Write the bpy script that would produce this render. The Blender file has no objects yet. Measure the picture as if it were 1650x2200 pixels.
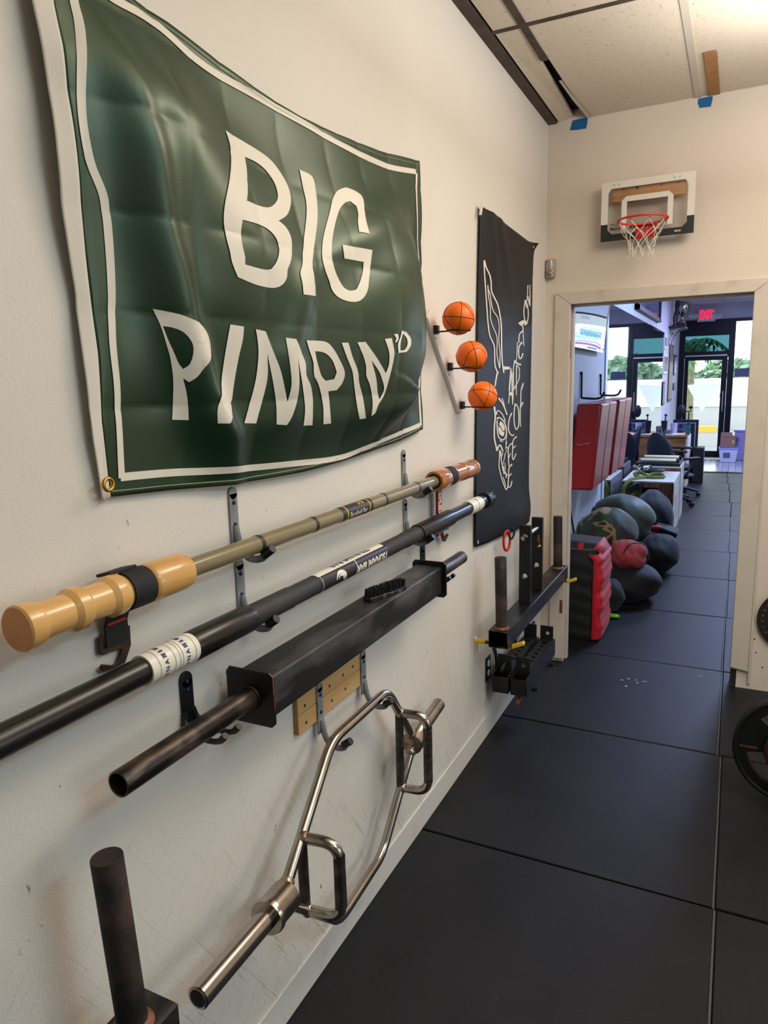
import bpy, bmesh, math, random
from mathutils import Vector, Matrix
from mathutils.geometry import intersect_point_line
random.seed(7)
SC = bpy.context.scene
COL = SC.collection

# ------------------------------------------------------------------ camera
CAM_R = Matrix(((0.8979002568571287, -0.4365091560428959, -0.05687605319131323),
                (0.43949597159874426, 0.8816528507277648, 0.17184743743239717),
                (-0.024868045447484766, -0.17929865446880683, 0.9834803367741001)))
CAM_C = Vector((0.0, 0.0, 1.70))
FPX = 1533.7355
cam_d = bpy.data.cameras.new('camera')
cam_d.sensor_fit = 'HORIZONTAL'
cam_d.sensor_width = 36.0
cam_d.lens = 36.0 * FPX / 1650.0
cam_d.clip_start = 0.02
cam_d.clip_end = 400
cam = bpy.data.objects.new('camera', cam_d)
COL.objects.link(cam)
c0, c1, c2 = CAM_R.col[0], CAM_R.col[1], CAM_R.col[2]
cam.matrix_world = Matrix(((c0[0], c2[0], -c1[0], CAM_C[0]), (c0[1], c2[1], -c1[1], CAM_C[1]),
                           (c0[2], c2[2], -c1[2], CAM_C[2]), (0, 0, 0, 1)))
SC.camera = cam

# ------------------------------------------------------------------ world, light, exposure
W = bpy.data.worlds.new('sky')
SC.world = W
W.use_nodes = True
bgn = W.node_tree.nodes['Background']
bgn.inputs[0].default_value = (0.80, 0.90, 1.0, 1)
bgn.inputs[1].default_value = 4.2


def lamp(name, kind, loc, energy, color, rot=(0, 0, 0), size=None, angle=None):
    d = bpy.data.lights.new(name, kind)
    d.energy = energy
    d.color = color
    if kind == 'AREA':
        d.shape = 'RECTANGLE'
        d.size, d.size_y = size
    if angle is not None:
        d.angle = angle
    o = bpy.data.objects.new(name, d)
    COL.objects.link(o)
    o.location = loc
    o.rotation_euler = rot
    return o


lamp('sun', 'SUN', (0, 0, 30), 2.6, (1.0, 0.96, 0.9), (math.radians(-38), math.radians(-14), 0), angle=0.01)
lamp('warm_ceiling_light', 'AREA', (0.42, 2.8, 3.0), 19, (1.0, 0.90, 0.79), size=(0.5, 1.2))
lamp('ceiling_fill_uplight', 'AREA', (0.55, 2.05, 2.62), 79, (1.0, 0.975, 0.93), rot=(math.pi, 0, 0), size=(1.2, 2.6))  # unseen lamp added to brighten the ceiling and upper walls, no pendant there
lamp('cool_ceiling_light', 'AREA', (1.85, 1.0, 3.0), 38, (0.52, 0.82, 1.0), size=(0.6, 1.2))
lamp('rear_ceiling_light', 'AREA', (1.3, -1.6, 3.0), 6, (0.95, 0.97, 1.0), size=(0.6, 1.2))
lamp('right_fill_light', 'AREA', (3.5, 2.3, 1.75), 22, (0.93, 0.96, 1.0), rot=(0, math.radians(90), 0), size=(1.3, 2.4))  # added general fill from the right side, there is no window behind it
lamp('far_room_light', 'AREA', (0.6, 8.2, 3.03), 150, (0.42, 0.60, 1.0), size=(0.6, 1.2))
lamp('far_room_light', 'AREA', (0.6, 12.2, 3.03), 150, (0.48, 0.50, 1.0), size=(0.6, 1.2))
VS = SC.view_settings
VS.view_transform = 'Standard'
VS.look = 'None'
VS.gamma = 1.0
VS.use_curve_mapping = False
VS.exposure = 0.1

# ------------------------------------------------------------------ helpers
XW = -1.0064      # left wall surface
YB = 4.154        # back wall front surface
YB2 = 4.29        # back wall rear surface
XF = -1.13        # far room left wall surface
YS = 16.0         # storefront
ZC = 3.048        # ceiling


def ray(u, v):
    return CAM_R @ Vector(((u - 825.0) / FPX, 1.0, -(v - 1100.0) / FPX))


def at(ax, val, u, v):
    """point where the sight line through photograph pixel (u, v) meets the plane axis = val"""
    d = ray(u, v)
    return CAM_C + d * ((val - CAM_C[ax]) / d[ax])


def onw(off, u, v):
    return at(0, XW + off, u, v)


LOC = {}


def V(*a):
    return Vector(a)


def tag(o, label=None, cat=None, group=None, kind=None):
    if label: o['label'] = label
    if cat: o['category'] = cat
    if group: o['group'] = group
    if kind: o['kind'] = kind
    return o


def thing(name, label, cat, loc, group=None):
    o = bpy.data.objects.new(name, None)
    o.empty_display_size = 0.05
    COL.objects.link(o)
    o.location = loc
    LOC[o.name] = Vector(loc)
    return tag(o, label, cat, group)


class MB:
    def __init__(s):
        s.v = []
        s.f = []

    def add(s, vs, fs):
        n = len(s.v)
        s.v += [Vector(p) for p in vs]
        s.f += [tuple(i + n for i in f) for f in fs]
        return s

    def box(s, a, b):
        (x0, y0, z0), (x1, y1, z1) = a, b
        if x0 > x1: x0, x1 = x1, x0
        if y0 > y1: y0, y1 = y1, y0
        if z0 > z1: z0, z1 = z1, z0
        return s.add([(x0, y0, z0), (x1, y0, z0), (x1, y1, z0), (x0, y1, z0),
                      (x0, y0, z1), (x1, y0, z1), (x1, y1, z1), (x0, y1, z1)],
                     [(0, 3, 2, 1), (4, 5, 6, 7), (0, 1, 5, 4), (1, 2, 6, 5), (2, 3, 7, 6), (3, 0, 4, 7)])

    def obox(s, c, ex, ey, ez):
        """oriented box: centre and three half-axis vectors"""
        c, ex, ey, ez = Vector(c), Vector(ex), Vector(ey), Vector(ez)
        P = []
        for k in (-1, 1):
            for (i, j) in ((-1, -1), (1, -1), (1, 1), (-1, 1)):
                P.append(c + ex * i + ey * j + ez * k)
        F = [(0, 3, 2, 1), (4, 5, 6, 7), (0, 1, 5, 4), (1, 2, 6, 5), (2, 3, 7, 6), (3, 0, 4, 7)]
        if ex.cross(ey).dot(ez) < 0: F = [f[::-1] for f in F]
        return s.add(P, F)

    def tube(s, pts, r, n=12, closed=False, caps=True):
        pts = [Vector(p) for p in pts]
        m = len(pts)
        rs = r if isinstance(r, (list, tuple)) else [r] * m
        tang = []
        for i in range(m):
            if closed:
                t = pts[(i + 1) % m] - pts[i - 1]
            else:
                t = pts[min(i + 1, m - 1)] - pts[max(i - 1, 0)]
            tang.append(t.normalized())
        up = Vector((0, 0, 1))
        if abs(tang[0].dot(up)) > 0.9: up = Vector((1, 0, 0))
        nrm = (up - tang[0] * up.dot(tang[0])).normalized()
        vs, fs = [], []
        for i in range(m):
            nrm = (nrm - tang[i] * nrm.dot(tang[i])).normalized()
            b = tang[i].cross(nrm)
            for k in range(n):
                a = 2 * math.pi * k / n
                vs.append(pts[i] + (nrm * math.cos(a) + b * math.sin(a)) * rs[i])
        for i in range(m if closed else m - 1):
            i2 = (i + 1) % m
            for k in range(n):
                k2 = (k + 1) % n
                fs.append((i * n + k, i * n + k2, i2 * n + k2, i2 * n + k))
        if caps and not closed:
            fs.append(tuple(range(n - 1, -1, -1)))
            fs.append(tuple((m - 1) * n + k for k in range(n)))
        return s.add(vs, fs)

    def lathe(s, o, axis, prof, n=32, caps=True):
        """prof: list of (t along axis, radius)"""
        o, ax = Vector(o), Vector(axis).normalized()
        up = Vector((0, 0, 1)) if abs(ax.z) < 0.9 else Vector((1, 0, 0))
        e1 = (up - ax * up.dot(ax)).normalized()
        e2 = ax.cross(e1)
        vs, fs = [], []
        for (t, r) in prof:
            for k in range(n):
                a = 2 * math.pi * k / n
                vs.append(o + ax * t + (e1 * math.cos(a) + e2 * math.sin(a)) * max(r, 1e-5))
        m = len(prof)
        for i in range(m - 1):
            for k in range(n):
                k2 = (k + 1) % n
                fs.append((i * n + k, i * n + k2, (i + 1) * n + k2, (i + 1) * n + k))
        if caps:
            fs.append(tuple(range(n - 1, -1, -1)))
            fs.append(tuple((m - 1) * n + k for k in range(n)))
        return s.add(vs, fs)

    def prism(s, poly, d):
        """polygon (3-D points) pushed along vector d"""
        P = [Vector(p) for p in poly]
        d = Vector(d)
        n = len(P)
        fs = [tuple(range(n)), tuple(n + i for i in range(n - 1, -1, -1))]
        for i in range(n):
            j = (i + 1) % n
            fs.append((i, i + n, j + n, j))
        return s.add(P + [p + d for p in P], fs)

    def ball(s, c, r, nu=24, nv=14, fn=None):
        c = Vector(c)
        r = Vector(r) if not isinstance(r, (int, float)) else Vector((r, r, r))
        vs, fs = [], []
        for j in range(nv + 1):
            th = math.pi * j / nv
            for i in range(nu):
                ph = 2 * math.pi * i / nu
                d = Vector((math.sin(th) * math.cos(ph), math.sin(th) * math.sin(ph), math.cos(th)))
                q = fn(d) if fn else d
                vs.append(c + Vector((q.x * r.x, q.y * r.y, q.z * r.z)))
        for j in range(nv):
            for i in range(nu):
                i2 = (i + 1) % nu
                fs.append((j * nu + i, (j + 1) * nu + i, (j + 1) * nu + i2, j * nu + i2))
        return s.add(vs, fs)

    def grid(s, fn, nu, nv):
        vs, fs = [], []
        for j in range(nv + 1):
            for i in range(nu + 1):
                vs.append(fn(i / nu, j / nv))
        for j in range(nv):
            for i in range(nu):
                a = j * (nu + 1) + i
                fs.append((a, a + 1, a + nu + 2, a + nu + 1))
        return s.add(vs, fs)

    def build(s, name, mat, parent=None, smooth=None, bevel=0, seg=2, merge=False, loc=None, fix=True):
        if parent is not None:
            base = LOC[parent.name]
        elif loc is not None:
            base = Vector(loc)
        else:
            lo = Vector((min(p.x for p in s.v), min(p.y for p in s.v), min(p.z for p in s.v)))
            hi = Vector((max(p.x for p in s.v), max(p.y for p in s.v), max(p.z for p in s.v)))
            base = Vector(((lo.x + hi.x) / 2, (lo.y + hi.y) / 2, lo.z))
        me = bpy.data.meshes.new(name)
        me.from_pydata([p - base for p in s.v], [], s.f)
        if fix or merge:
            bm = bmesh.new()
            bm.from_mesh(me)
            if merge: bmesh.ops.remove_doubles(bm, verts=bm.verts, dist=1e-5)
            if fix: bmesh.ops.recalc_face_normals(bm, faces=bm.faces)
            bm.to_mesh(me)
            bm.free()
        if smooth is not None:
            for p in me.polygons: p.use_smooth = True
            me.set_sharp_from_angle(angle=math.radians(smooth))
        if mat: me.materials.append(mat)
        me.update()
        o = bpy.data.objects.new(name, me)
        COL.objects.link(o)
        if parent is not None:
            o.parent = parent
        else:
            o.location = base
        LOC[o.name] = base if parent is None else LOC[parent.name]
        if bevel:
            b = o.modifiers.new('bevel', 'BEVEL')
            b.width = bevel
            b.segments = seg
            b.limit_method = 'ANGLE'
            b.angle_limit = math.radians(40)
            if smooth is None:
                for p in me.polygons: p.use_smooth = True
                me.set_sharp_from_angle(angle=math.radians(35))
        return o


def struct(name, mb, mat, parent=None, **k):
    o = mb.build(name, mat, parent, **k)
    if parent is None: o['kind'] = 'structure'
    return o


def copy_tree(o, parent=None, off=None):
    c = o.copy()
    COL.objects.link(c)
    if parent is not None: c.parent = parent
    if off is not None: c.location = Vector(o.location) + Vector(off)
    for ch in list(o.children): copy_tree(ch, c)
    LOC[c.name] = Vector(c.location)
    return c


def poly_fill(loops):
    """2-D loops (outer + holes) -> verts, tris"""
    bm = bmesh.new()
    es = []
    for lp in loops:
        vs = [bm.verts.new((p[0], p[1], 0)) for p in lp]
        for i in range(len(vs)):
            es.append(bm.edges.new((vs[i], vs[(i + 1) % len(vs)])))
    bmesh.ops.triangle_fill(bm, use_beauty=True, use_dissolve=False, edges=es)
    return bm


def cut_grid(bm, stepx, stepy):
    if not bm.verts: return
    for ax, st in ((0, stepx), (1, stepy)):
        if not st: continue
        lo = min(v.co[ax] for v in bm.verts)
        hi = max(v.co[ax] for v in bm.verts)
        k = math.ceil(lo / st)
        while k * st < hi:
            n = [0, 0, 0]
            n[ax] = 1
            p = [0, 0, 0]
            p[ax] = k * st
            bmesh.ops.bisect_plane(bm, geom=bm.verts[:] + bm.edges[:] + bm.faces[:], plane_co=p, plane_no=n, dist=1e-6)
            k += 1


def bm_mb(bm, fn):
    mb = MB()
    bm.verts.ensure_lookup_table()
    bm.verts.index_update()
    mb.add([fn(v.co.x, v.co.y) for v in bm.verts], [tuple(v.index for v in f.verts) for f in bm.faces])
    bm.free()
    return mb


def text_bm(txt, size, bold=0.0, align='CENTER'):
    cu = bpy.data.curves.new('lettering', 'FONT')
    cu.body = txt
    cu.size = size
    cu.align_x = align
    cu.align_y = 'CENTER'
    cu.offset = bold
    cu.resolution_u = 3
    o = bpy.data.objects.new('lettering', cu)
    COL.objects.link(o)
    dg = bpy.context.evaluated_depsgraph_get()
    me = o.evaluated_get(dg).to_mesh()
    bm = bmesh.new()
    bm.from_mesh(me)
    o.evaluated_get(dg).to_mesh_clear()
    bpy.data.objects.remove(o)
    bpy.data.curves.remove(cu)
    bmesh.ops.remove_doubles(bm, verts=bm.verts, dist=1e-6)
    return bm


def ribbon2(pts, w):
    """2-D polyline -> list of quads strips verts/faces (mitred), w may be list"""
    n = len(pts)
    ws = w if isinstance(w, (list, tuple)) else [w] * n
    P = [Vector((p[0], p[1])) for p in pts]
    L, Rr = [], []
    for i in range(n):
        t = (P[min(i + 1, n - 1)] - P[max(i - 1, 0)])
        if t.length < 1e-9: t = Vector((1, 0))
        t.normalize()
        nn = Vector((-t.y, t.x))
        L.append(P[i] + nn * ws[i] / 2)
        Rr.append(P[i] - nn * ws[i] / 2)
    return L, Rr


def densify(pts, k):
    """Catmull-Rom"""
    P = [Vector(p) for p in pts]
    out = []
    n = len(P)
    for i in range(n - 1):
        p0, p1, p2, p3 = P[max(i - 1, 0)], P[i], P[i + 1], P[min(i + 2, n - 1)]
        for j in range(k):
            t = j / k
            out.append(0.5 * ((2 * p1) + (p2 - p0) * t + (2 * p0 - 5 * p1 + 4 * p2 - p3) * t * t +
                              (3 * p1 - p0 - 3 * p2 + p3) * t ** 3))
    out.append(P[-1])
    return out


def round_loop(q, corner):
    """closed 2-D loop: gentle bends become curves, bends sharper than `corner` degrees stay corners"""
    n = len(q)
    P = [Vector(p) for p in q]
    cs = []
    for i in range(n):
        a, b = P[i] - P[i - 1], P[(i + 1) % n] - P[i]
        if a.length > 0 and b.length > 0 and math.degrees(a.angle(b)) > corner: cs.append(i)
    if not cs: cs = [0]
    out = []
    for k in range(len(cs)):
        i0, i1 = cs[k], cs[(k + 1) % len(cs)]
        if i1 <= i0: i1 += n
        seg = [P[i % n] for i in range(i0, i1 + 1)]
        out += [tuple(p) for p in densify(seg, 4)[:-1]]
    return out


def fillet(pts, r, k=6):
    """round the inner corners of a 3-D polyline"""
    P = [Vector(p) for p in pts]
    out = [P[0]]
    for i in range(1, len(P) - 1):
        a, b, c = P[i - 1], P[i], P[i + 1]
        d1, d2 = (a - b), (c - b)
        rr = min(r, d1.length * 0.48, d2.length * 0.48)
        p1, p2 = b + d1.normalized() * rr, b + d2.normalized() * rr
        for j in range(k + 1):
            t = j / k
            out.append(p1 * (1 - t) ** 2 + b * 2 * t * (1 - t) + p2 * t * t)
    out.append(P[-1])
    return out


# ------------------------------------------------------------------ materials
MATS = {}


def lin(c):
    return tuple(((x / 255) / 12.92 if x / 255 <= 0.04045 else ((x / 255 + 0.055) / 1.055) ** 2.4) for x in c)


def mat(name, c, rough=0.5, metal=0.0, c2=None, ns=8.0, thr=(0.35, 0.7), stretch=None, bump=0.0, bs=60.0, spec=0.5,
        coat=0.0, sheen=0.0, emit=0.0, rvar=0.0, detail=4.0, coords='Object'):
    """principled material; c, c2 are sRGB 0-255 mixed by noise"""
    m = bpy.data.materials.new(name)
    m.use_nodes = True
    nt = m.node_tree
    B = nt.nodes['Principled BSDF']
    B.inputs['Roughness'].default_value = rough
    B.inputs['Metallic'].default_value = metal
    B.inputs['Specular IOR Level'].default_value = spec
    B.inputs['Coat Weight'].default_value = coat
    B.inputs['Sheen Weight'].default_value = sheen
    col = lin(c) + (1,)
    B.inputs['Base Color'].default_value = col
    tc = nt.nodes.new('ShaderNodeTexCoord')
    mp = nt.nodes.new('ShaderNodeMapping')
    nt.links.new(tc.outputs[coords], mp.inputs[0])
    if stretch: mp.inputs['Scale'].default_value = stretch
    if c2 is not None:
        n = nt.nodes.new('ShaderNodeTexNoise')
        n.inputs['Scale'].default_value = ns
        n.inputs['Detail'].default_value = detail
        nt.links.new(mp.outputs[0], n.inputs['Vector'])
        r = nt.nodes.new('ShaderNodeValToRGB')
        r.color_ramp.elements[0].position = thr[0]
        r.color_ramp.elements[1].position = thr[1]
        r.color_ramp.elements[0].color = col
        r.color_ramp.elements[1].color = lin(c2) + (1,)
        nt.links.new(n.outputs[0], r.inputs[0])
        nt.links.new(r.outputs[0], B.inputs['Base Color'])
        if rvar:
            mr = nt.nodes.new('ShaderNodeMapRange')
            mr.inputs['To Min'].default_value = rough - rvar
            mr.inputs['To Max'].default_value = rough + rvar
            nt.links.new(n.outputs[0], mr.inputs[0])
            nt.links.new(mr.outputs[0], B.inputs['Roughness'])
    if bump:
        n2 = nt.nodes.new('ShaderNodeTexNoise')
        n2.inputs['Scale'].default_value = bs
        n2.inputs['Detail'].default_value = 3
        nt.links.new(mp.outputs[0], n2.inputs['Vector'])
        bp = nt.nodes.new('ShaderNodeBump')
        bp.inputs['Strength'].default_value = bump
        bp.inputs['Distance'].default_value = 0.004
        nt.links.new(n2.outputs[0], bp.inputs['Height'])
        nt.links.new(bp.outputs[0], B.inputs['Normal'])
    if emit:
        B.inputs['Emission Color'].default_value = col
        B.inputs['Emission Strength'].default_value = emit
    MATS[name] = m
    return m


def node(m, t, **k):
    n = m.node_tree.nodes.new(t)
    for a, b in k.items(): setattr(n, a, b)
    return n


def link(m, a, b):
    m.node_tree.links.new(a, b)


def wall_paint(name, base, low_scuff=True):
    m = mat(name, base, rough=0.5, bump=0.22, bs=170, spec=0.35)
    B = m.node_tree.nodes['Principled BSDF']
    tc = node(m, 'ShaderNodeTexCoord')
    # faint roller mottling
    n1 = node(m, 'ShaderNodeTexNoise')
    n1.inputs['Scale'].default_value = 1.6
    n1.inputs['Detail'].default_value = 5
    link(m, tc.outputs['Object'], n1.inputs['Vector'])
    r1 = node(m, 'ShaderNodeValToRGB')
    c = lin(base)
    r1.color_ramp.elements[0].position = 0.3
    r1.color_ramp.elements[1].position = 0.75
    r1.color_ramp.elements[0].color = tuple(x * 0.93 for x in c) + (1,)
    r1.color_ramp.elements[1].color = c + (1,)
    link(m, n1.outputs[0], r1.inputs[0])
    last = r1.outputs[0]
    if low_scuff:
        # long thin scratches (rubbed streaks) in several directions, and small chips
        def mask(scale, rot, sc, lo, hi, zlo, zhi):
            mp = node(m, 'ShaderNodeMapping')
            mp.vector_type = 'TEXTURE'
            mp.inputs['Rotation'].default_value = rot
            mp.inputs['Scale'].default_value = tuple(1.0 / q for q in sc)
            link(m, tc.outputs['Object'], mp.inputs[0])
            n = node(m, 'ShaderNodeTexNoise')
            n.inputs['Scale'].default_value = scale
            n.inputs['Detail'].default_value = 5
            n.inputs['Roughness'].default_value = 0.6
            link(m, mp.outputs[0], n.inputs['Vector'])
            a = node(m, 'ShaderNodeMapRange')
            a.inputs['From Min'].default_value = lo
            a.inputs['From Max'].default_value = hi
            link(m, n.outputs[0], a.inputs[0])
            g = node(m, 'ShaderNodeNewGeometry')
            sx = node(m, 'ShaderNodeSeparateXYZ')
            link(m, g.outputs['Position'], sx.inputs[0])
            b = node(m, 'ShaderNodeMapRange')
            b.inputs['From Min'].default_value = zlo
            b.inputs['From Max'].default_value = zhi
            b.inputs['To Min'].default_value = 1
            b.inputs['To Max'].default_value = 0
            link(m, sx.outputs['Z'], b.inputs[0])
            mu = node(m, 'ShaderNodeMath', operation='MULTIPLY')
            link(m, a.outputs[0], mu.inputs[0])
            link(m, b.outputs[0], mu.inputs[1])
            return mu.outputs[0]

        def over(fac, colr, amt):
            nonlocal last
            mu = node(m, 'ShaderNodeMath', operation='MULTIPLY')
            mu.inputs[1].default_value = amt
            link(m, fac, mu.inputs[0])
            mx = node(m, 'ShaderNodeMix', data_type='RGBA')
            link(m, mu.outputs[0], mx.inputs[0])
            link(m, last, mx.inputs[6])
            mx.inputs[7].default_value = lin(colr) + (1,)
            last = mx.outputs[2]
        over(mask(5.0, (0.55, 0, 0), (1, 34, 1.2), 0.60, 0.68, 0.12, 0.85), (70, 68, 66), 0.55)
        over(mask(6.0, (-0.75, 0, 0), (1, 30, 1.4), 0.61, 0.68, 0.1, 1.0), (95, 92, 90), 0.5)
        over(mask(24.0, (0.2, 0, 0), (1, 1.8, 1), 0.70, 0.74, 1.0, 2.1), (110, 90, 74), 0.8)
        over(mask(3.0, (0, 0, 0), (1, 1, 1), 0.45, 0.8, 0.0, 0.6), (150, 152, 152), 0.35)
    link(m, last, B.inputs['Base Color'])
    return m


M_wall = wall_paint('wall_paint', (226, 219, 208))
M_bwall = wall_paint('back_wall_paint', (222, 208, 192), low_scuff=False)
M_trim = mat('trim_paint', (206, 194, 179), 0.45, c2=(180, 165, 143), ns=9, thr=(0.55, 0.9), bump=0.1, bs=40)
M_rawwood = mat('raw_wood', (110, 62, 34), 0.7, c2=(70, 38, 22), ns=30, bump=0.3)
M_base = mat('baseboard_paint', (214, 210, 202), 0.5, c2=(186, 184, 178), ns=9, thr=(0.55, 0.9), bump=0.1)


def rubber(name, base, fleck):
    m = mat(name, base, 0.5, c2=tuple(int(x * 1.35 + 3) for x in base), ns=3.0, thr=(0.3, 0.8), bump=0.25, bs=320, spec=0.22)
    B = m.node_tree.nodes['Principled BSDF']
    src = B.inputs['Base Color'].links[0].from_socket
    tc = node(m, 'ShaderNodeTexCoord')
    n = node(m, 'ShaderNodeTexNoise')
    n.inputs['Scale'].default_value = 150
    n.inputs['Detail'].default_value = 2
    link(m, tc.outputs['Object'], n.inputs['Vector'])
    a = node(m, 'ShaderNodeMapRange')
    a.inputs['From Min'].default_value = 0.70
    a.inputs['From Max'].default_value = 0.80
    link(m, n.outputs[0], a.inputs[0])
    mx = node(m, 'ShaderNodeMix', data_type='RGBA')
    link(m, a.outputs[0], mx.inputs[0])
    link(m, src, mx.inputs[6])
    mx.inputs[7].default_value = lin(fleck) + (1,)
    link(m, mx.outputs[2], B.inputs['Base Color'])
    return m


M_rubber = rubber('black_rubber_mat', (22, 22, 23), (105, 105, 105))
M_seam = mat('mat_seam', (16, 16, 17), 0.8)


def ceiling_tile_mat():
    m = mat('ceiling_tile', (206, 192, 174), 0.85, bump=0.3, bs=90)
    B = m.node_tree.nodes['Principled BSDF']
    tc = node(m, 'ShaderNodeTexCoord')
    v = node(m, 'ShaderNodeTexVoronoi')
    v.inputs['Scale'].default_value = 100
    link(m, tc.outputs['Object'], v.inputs['Vector'])
    n = node(m, 'ShaderNodeTexNoise')
    n.inputs['Scale'].default_value = 38
    link(m, tc.outputs['Object'], n.inputs['Vector'])
    a = node(m, 'ShaderNodeMapRange')
    a.inputs['From Min'].default_value = 0.30
    a.inputs['From Max'].default_value = 0.22
    a.clamp = True
    link(m, v.outputs['Distance'], a.inputs[0])
    b = node(m, 'ShaderNodeMapRange')
    b.inputs['From Min'].default_value = 0.55
    b.inputs['From Max'].default_value = 0.62
    link(m, n.outputs[0], b.inputs[0])
    mu = node(m, 'ShaderNodeMath', operation='MULTIPLY')
    link(m, a.outputs[0], mu.inputs[0])
    link(m, b.outputs[0], mu.inputs[1])
    mx = node(m, 'ShaderNodeMix', data_type='RGBA')
    link(m, mu.outputs[0], mx.inputs[0])
    mx.inputs[6].default_value = lin((206, 192, 174)) + (1,)
    mx.inputs[7].default_value = lin((150, 126, 102)) + (1,)
    link(m, mx.outputs[2], B.inputs['Base Color'])
    return m


M_tile = ceiling_tile_mat()
M_grid = mat('brown_grid', (74, 60, 50), 0.7, c2=(48, 38, 32), ns=14)
M_gridw = mat('pale_grid', (190, 178, 164), 0.6)
M_dark = mat('dark_void', (18, 16, 15), 0.9)
M_card = mat('cardboard', (164, 116, 70), 0.8, c2=(146, 100, 58), ns=20)
M_tape = mat('blue_tape', (10, 92, 150), 0.55, bump=0.1, bs=40)

M_black = mat('black_vinyl', (20, 20, 21), 0.45, bump=0.05)
M_steel_blk = mat('black_steel', (15, 15, 15), 0.45, metal=0.0, c2=(30, 29, 29), ns=5, thr=(0.45, 0.8), bump=0.08, bs=60, spec=0.4)
M_beam = mat('chalky_black_steel', (18, 18, 18), 0.5, c2=(104, 101, 100), ns=4.2, thr=(0.46, 0.84), bump=0.12, bs=70, stretch=(2.2, 1.0, 3.2), spec=0.45, detail=9)
M_steel_worn = mat('worn_black_steel', (30, 28, 28), 0.4, metal=0.6, c2=(100, 88, 78), ns=14, thr=(0.5, 0.85), bump=0.1, bs=90, stretch=(1, 0.25, 1))
M_pipe = mat('worn_steel_pipe', (50, 44, 41), 0.38, metal=0.75, c2=(138, 118, 102), ns=26, thr=(0.46, 0.8), stretch=(1, 0.3, 1), rvar=0.12)
M_rust = mat('rusted_steel', (70, 53, 44), 0.7, metal=0.3, c2=(28, 25, 24), ns=11, thr=(0.36, 0.58), bump=0.35, bs=120)
M_rustedge = mat('rust_edge', (140, 82, 48), 0.6, metal=0.3, c2=(80, 46, 30), ns=30)
M_chrome = mat('chrome_steel', (182, 173, 163), 0.2, metal=1.0, c2=(126, 112, 98), ns=9, thr=(0.5, 0.9), rvar=0.08)
M_chromerust = mat('rust_stained_chrome', (168, 150, 132), 0.34, metal=0.9, c2=(112, 68, 40), ns=34, thr=(0.5, 0.68), rvar=0.1)
M_grip = mat('knurled_worn_grip', (66, 58, 54), 0.5, metal=0.7, c2=(120, 112, 104), ns=24, thr=(0.45, 0.8), bump=0.2, bs=400)
M_greyhook = mat('grey_vinyl_hook', (142, 144, 144), 0.5, c2=(104, 106, 108), ns=20)
M_zinc = mat('zinc_screw', (190, 190, 190), 0.35, metal=0.9)
M_bluescrew = mat('blue_screw', (28, 40, 96), 0.4, metal=0.4)
M_wood = mat('lacquered_maple', (226, 178, 108), 0.3, c2=(204, 148, 80), ns=7, thr=(0.3, 0.75), stretch=(3, 0.35, 3), coat=0.4, bump=0.05, bs=30)
M_woodend = mat('end_grain', (206, 142, 82), 0.5, c2=(184, 120, 66), ns=6)
M_woodfar = mat('amber_lacquered_wood', (178, 112, 56), 0.2, c2=(150, 88, 40), ns=7, stretch=(3, 0.35, 3), coat=0.5)
M_pole = mat('olive_pole', (134, 122, 88), 0.3, c2=(122, 110, 78), ns=6, stretch=(2, 0.3, 2), coat=0.3)
M_band = mat('dark_band', (46, 34, 30), 0.4)
M_ply = mat('plywood', (206, 166, 112), 0.55, c2=(190, 146, 92), ns=6, stretch=(4, 0.4, 4))
M_plyedge = mat('plywood_edge', (160, 112, 66), 0.7)
M_nylon = mat('black_nylon_webbing', (16, 16, 17), 0.7, bump=0.4, bs=500)
M_brownsteel = mat('brown_steel_hook', (70, 44, 34), 0.6, metal=0.3, c2=(52, 32, 26), ns=20)
M_redtag = mat('red_tag', (176, 44, 34), 0.6)
M_white = mat('white_plastic', (226, 220, 208), 0.4)
M_sticker = mat('cream_sticker', (232, 224, 205), 0.35)
M_ink = mat('navy_ink', (34, 40, 92), 0.5)
M_ink2 = mat('slate_ink', (96, 102, 124), 0.5)
M_print = mat('white_print', (232, 226, 212), 0.5)
M_yellow = mat('yellow_vinyl', (226, 184, 22), 0.45)
M_yelprint = mat('yellow_print', (214, 184, 60), 0.45)
M_red = mat('red_anodised', (190, 34, 28), 0.35)
M_redrim = mat('red_rim_paint', (214, 62, 40), 0.4)
M_orange = mat('orange_ball_rubber', (250, 112, 0), 0.40, c2=(242, 104, 0), ns=5, bump=0.12, bs=500)
M_seamblk = mat('ball_seam', (58, 22, 12), 0.6)
M_brass = mat('brass', (200, 152, 60), 0.28, metal=1.0)
M_gold = mat('brass_ring', (176, 140, 70), 0.3, metal=1.0)
M_bristle = mat('black_bristle', (14, 14, 14), 0.5)


def flag_mat():
    m = mat('green_satin', (10, 44, 21), 0.38, c2=(8, 36, 17), ns=3, bump=0.05, bs=300, spec=0.8, sheen=0.0)
    B = m.node_tree.nodes['Principled BSDF']
    B.inputs['Sheen Roughness'].default_value = 0.5
    B.inputs['Specular Tint'].default_value = (0.82, 1.0, 0.76, 1)
    return m


M_flag = flag_mat()
M_flagw = mat('white_flag_print', (226, 218, 202), 0.5, sheen=0.1)
M_flaghdr = mat('white_canvas', (222, 214, 200), 0.7, bump=0.1, bs=200)
M_banner = mat('black_banner_vinyl', (15, 15, 16), 0.5, bump=0.08, bs=160, spec=0.35)
M_stitch = mat('pale_stitch', (160, 168, 140), 0.8)


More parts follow.
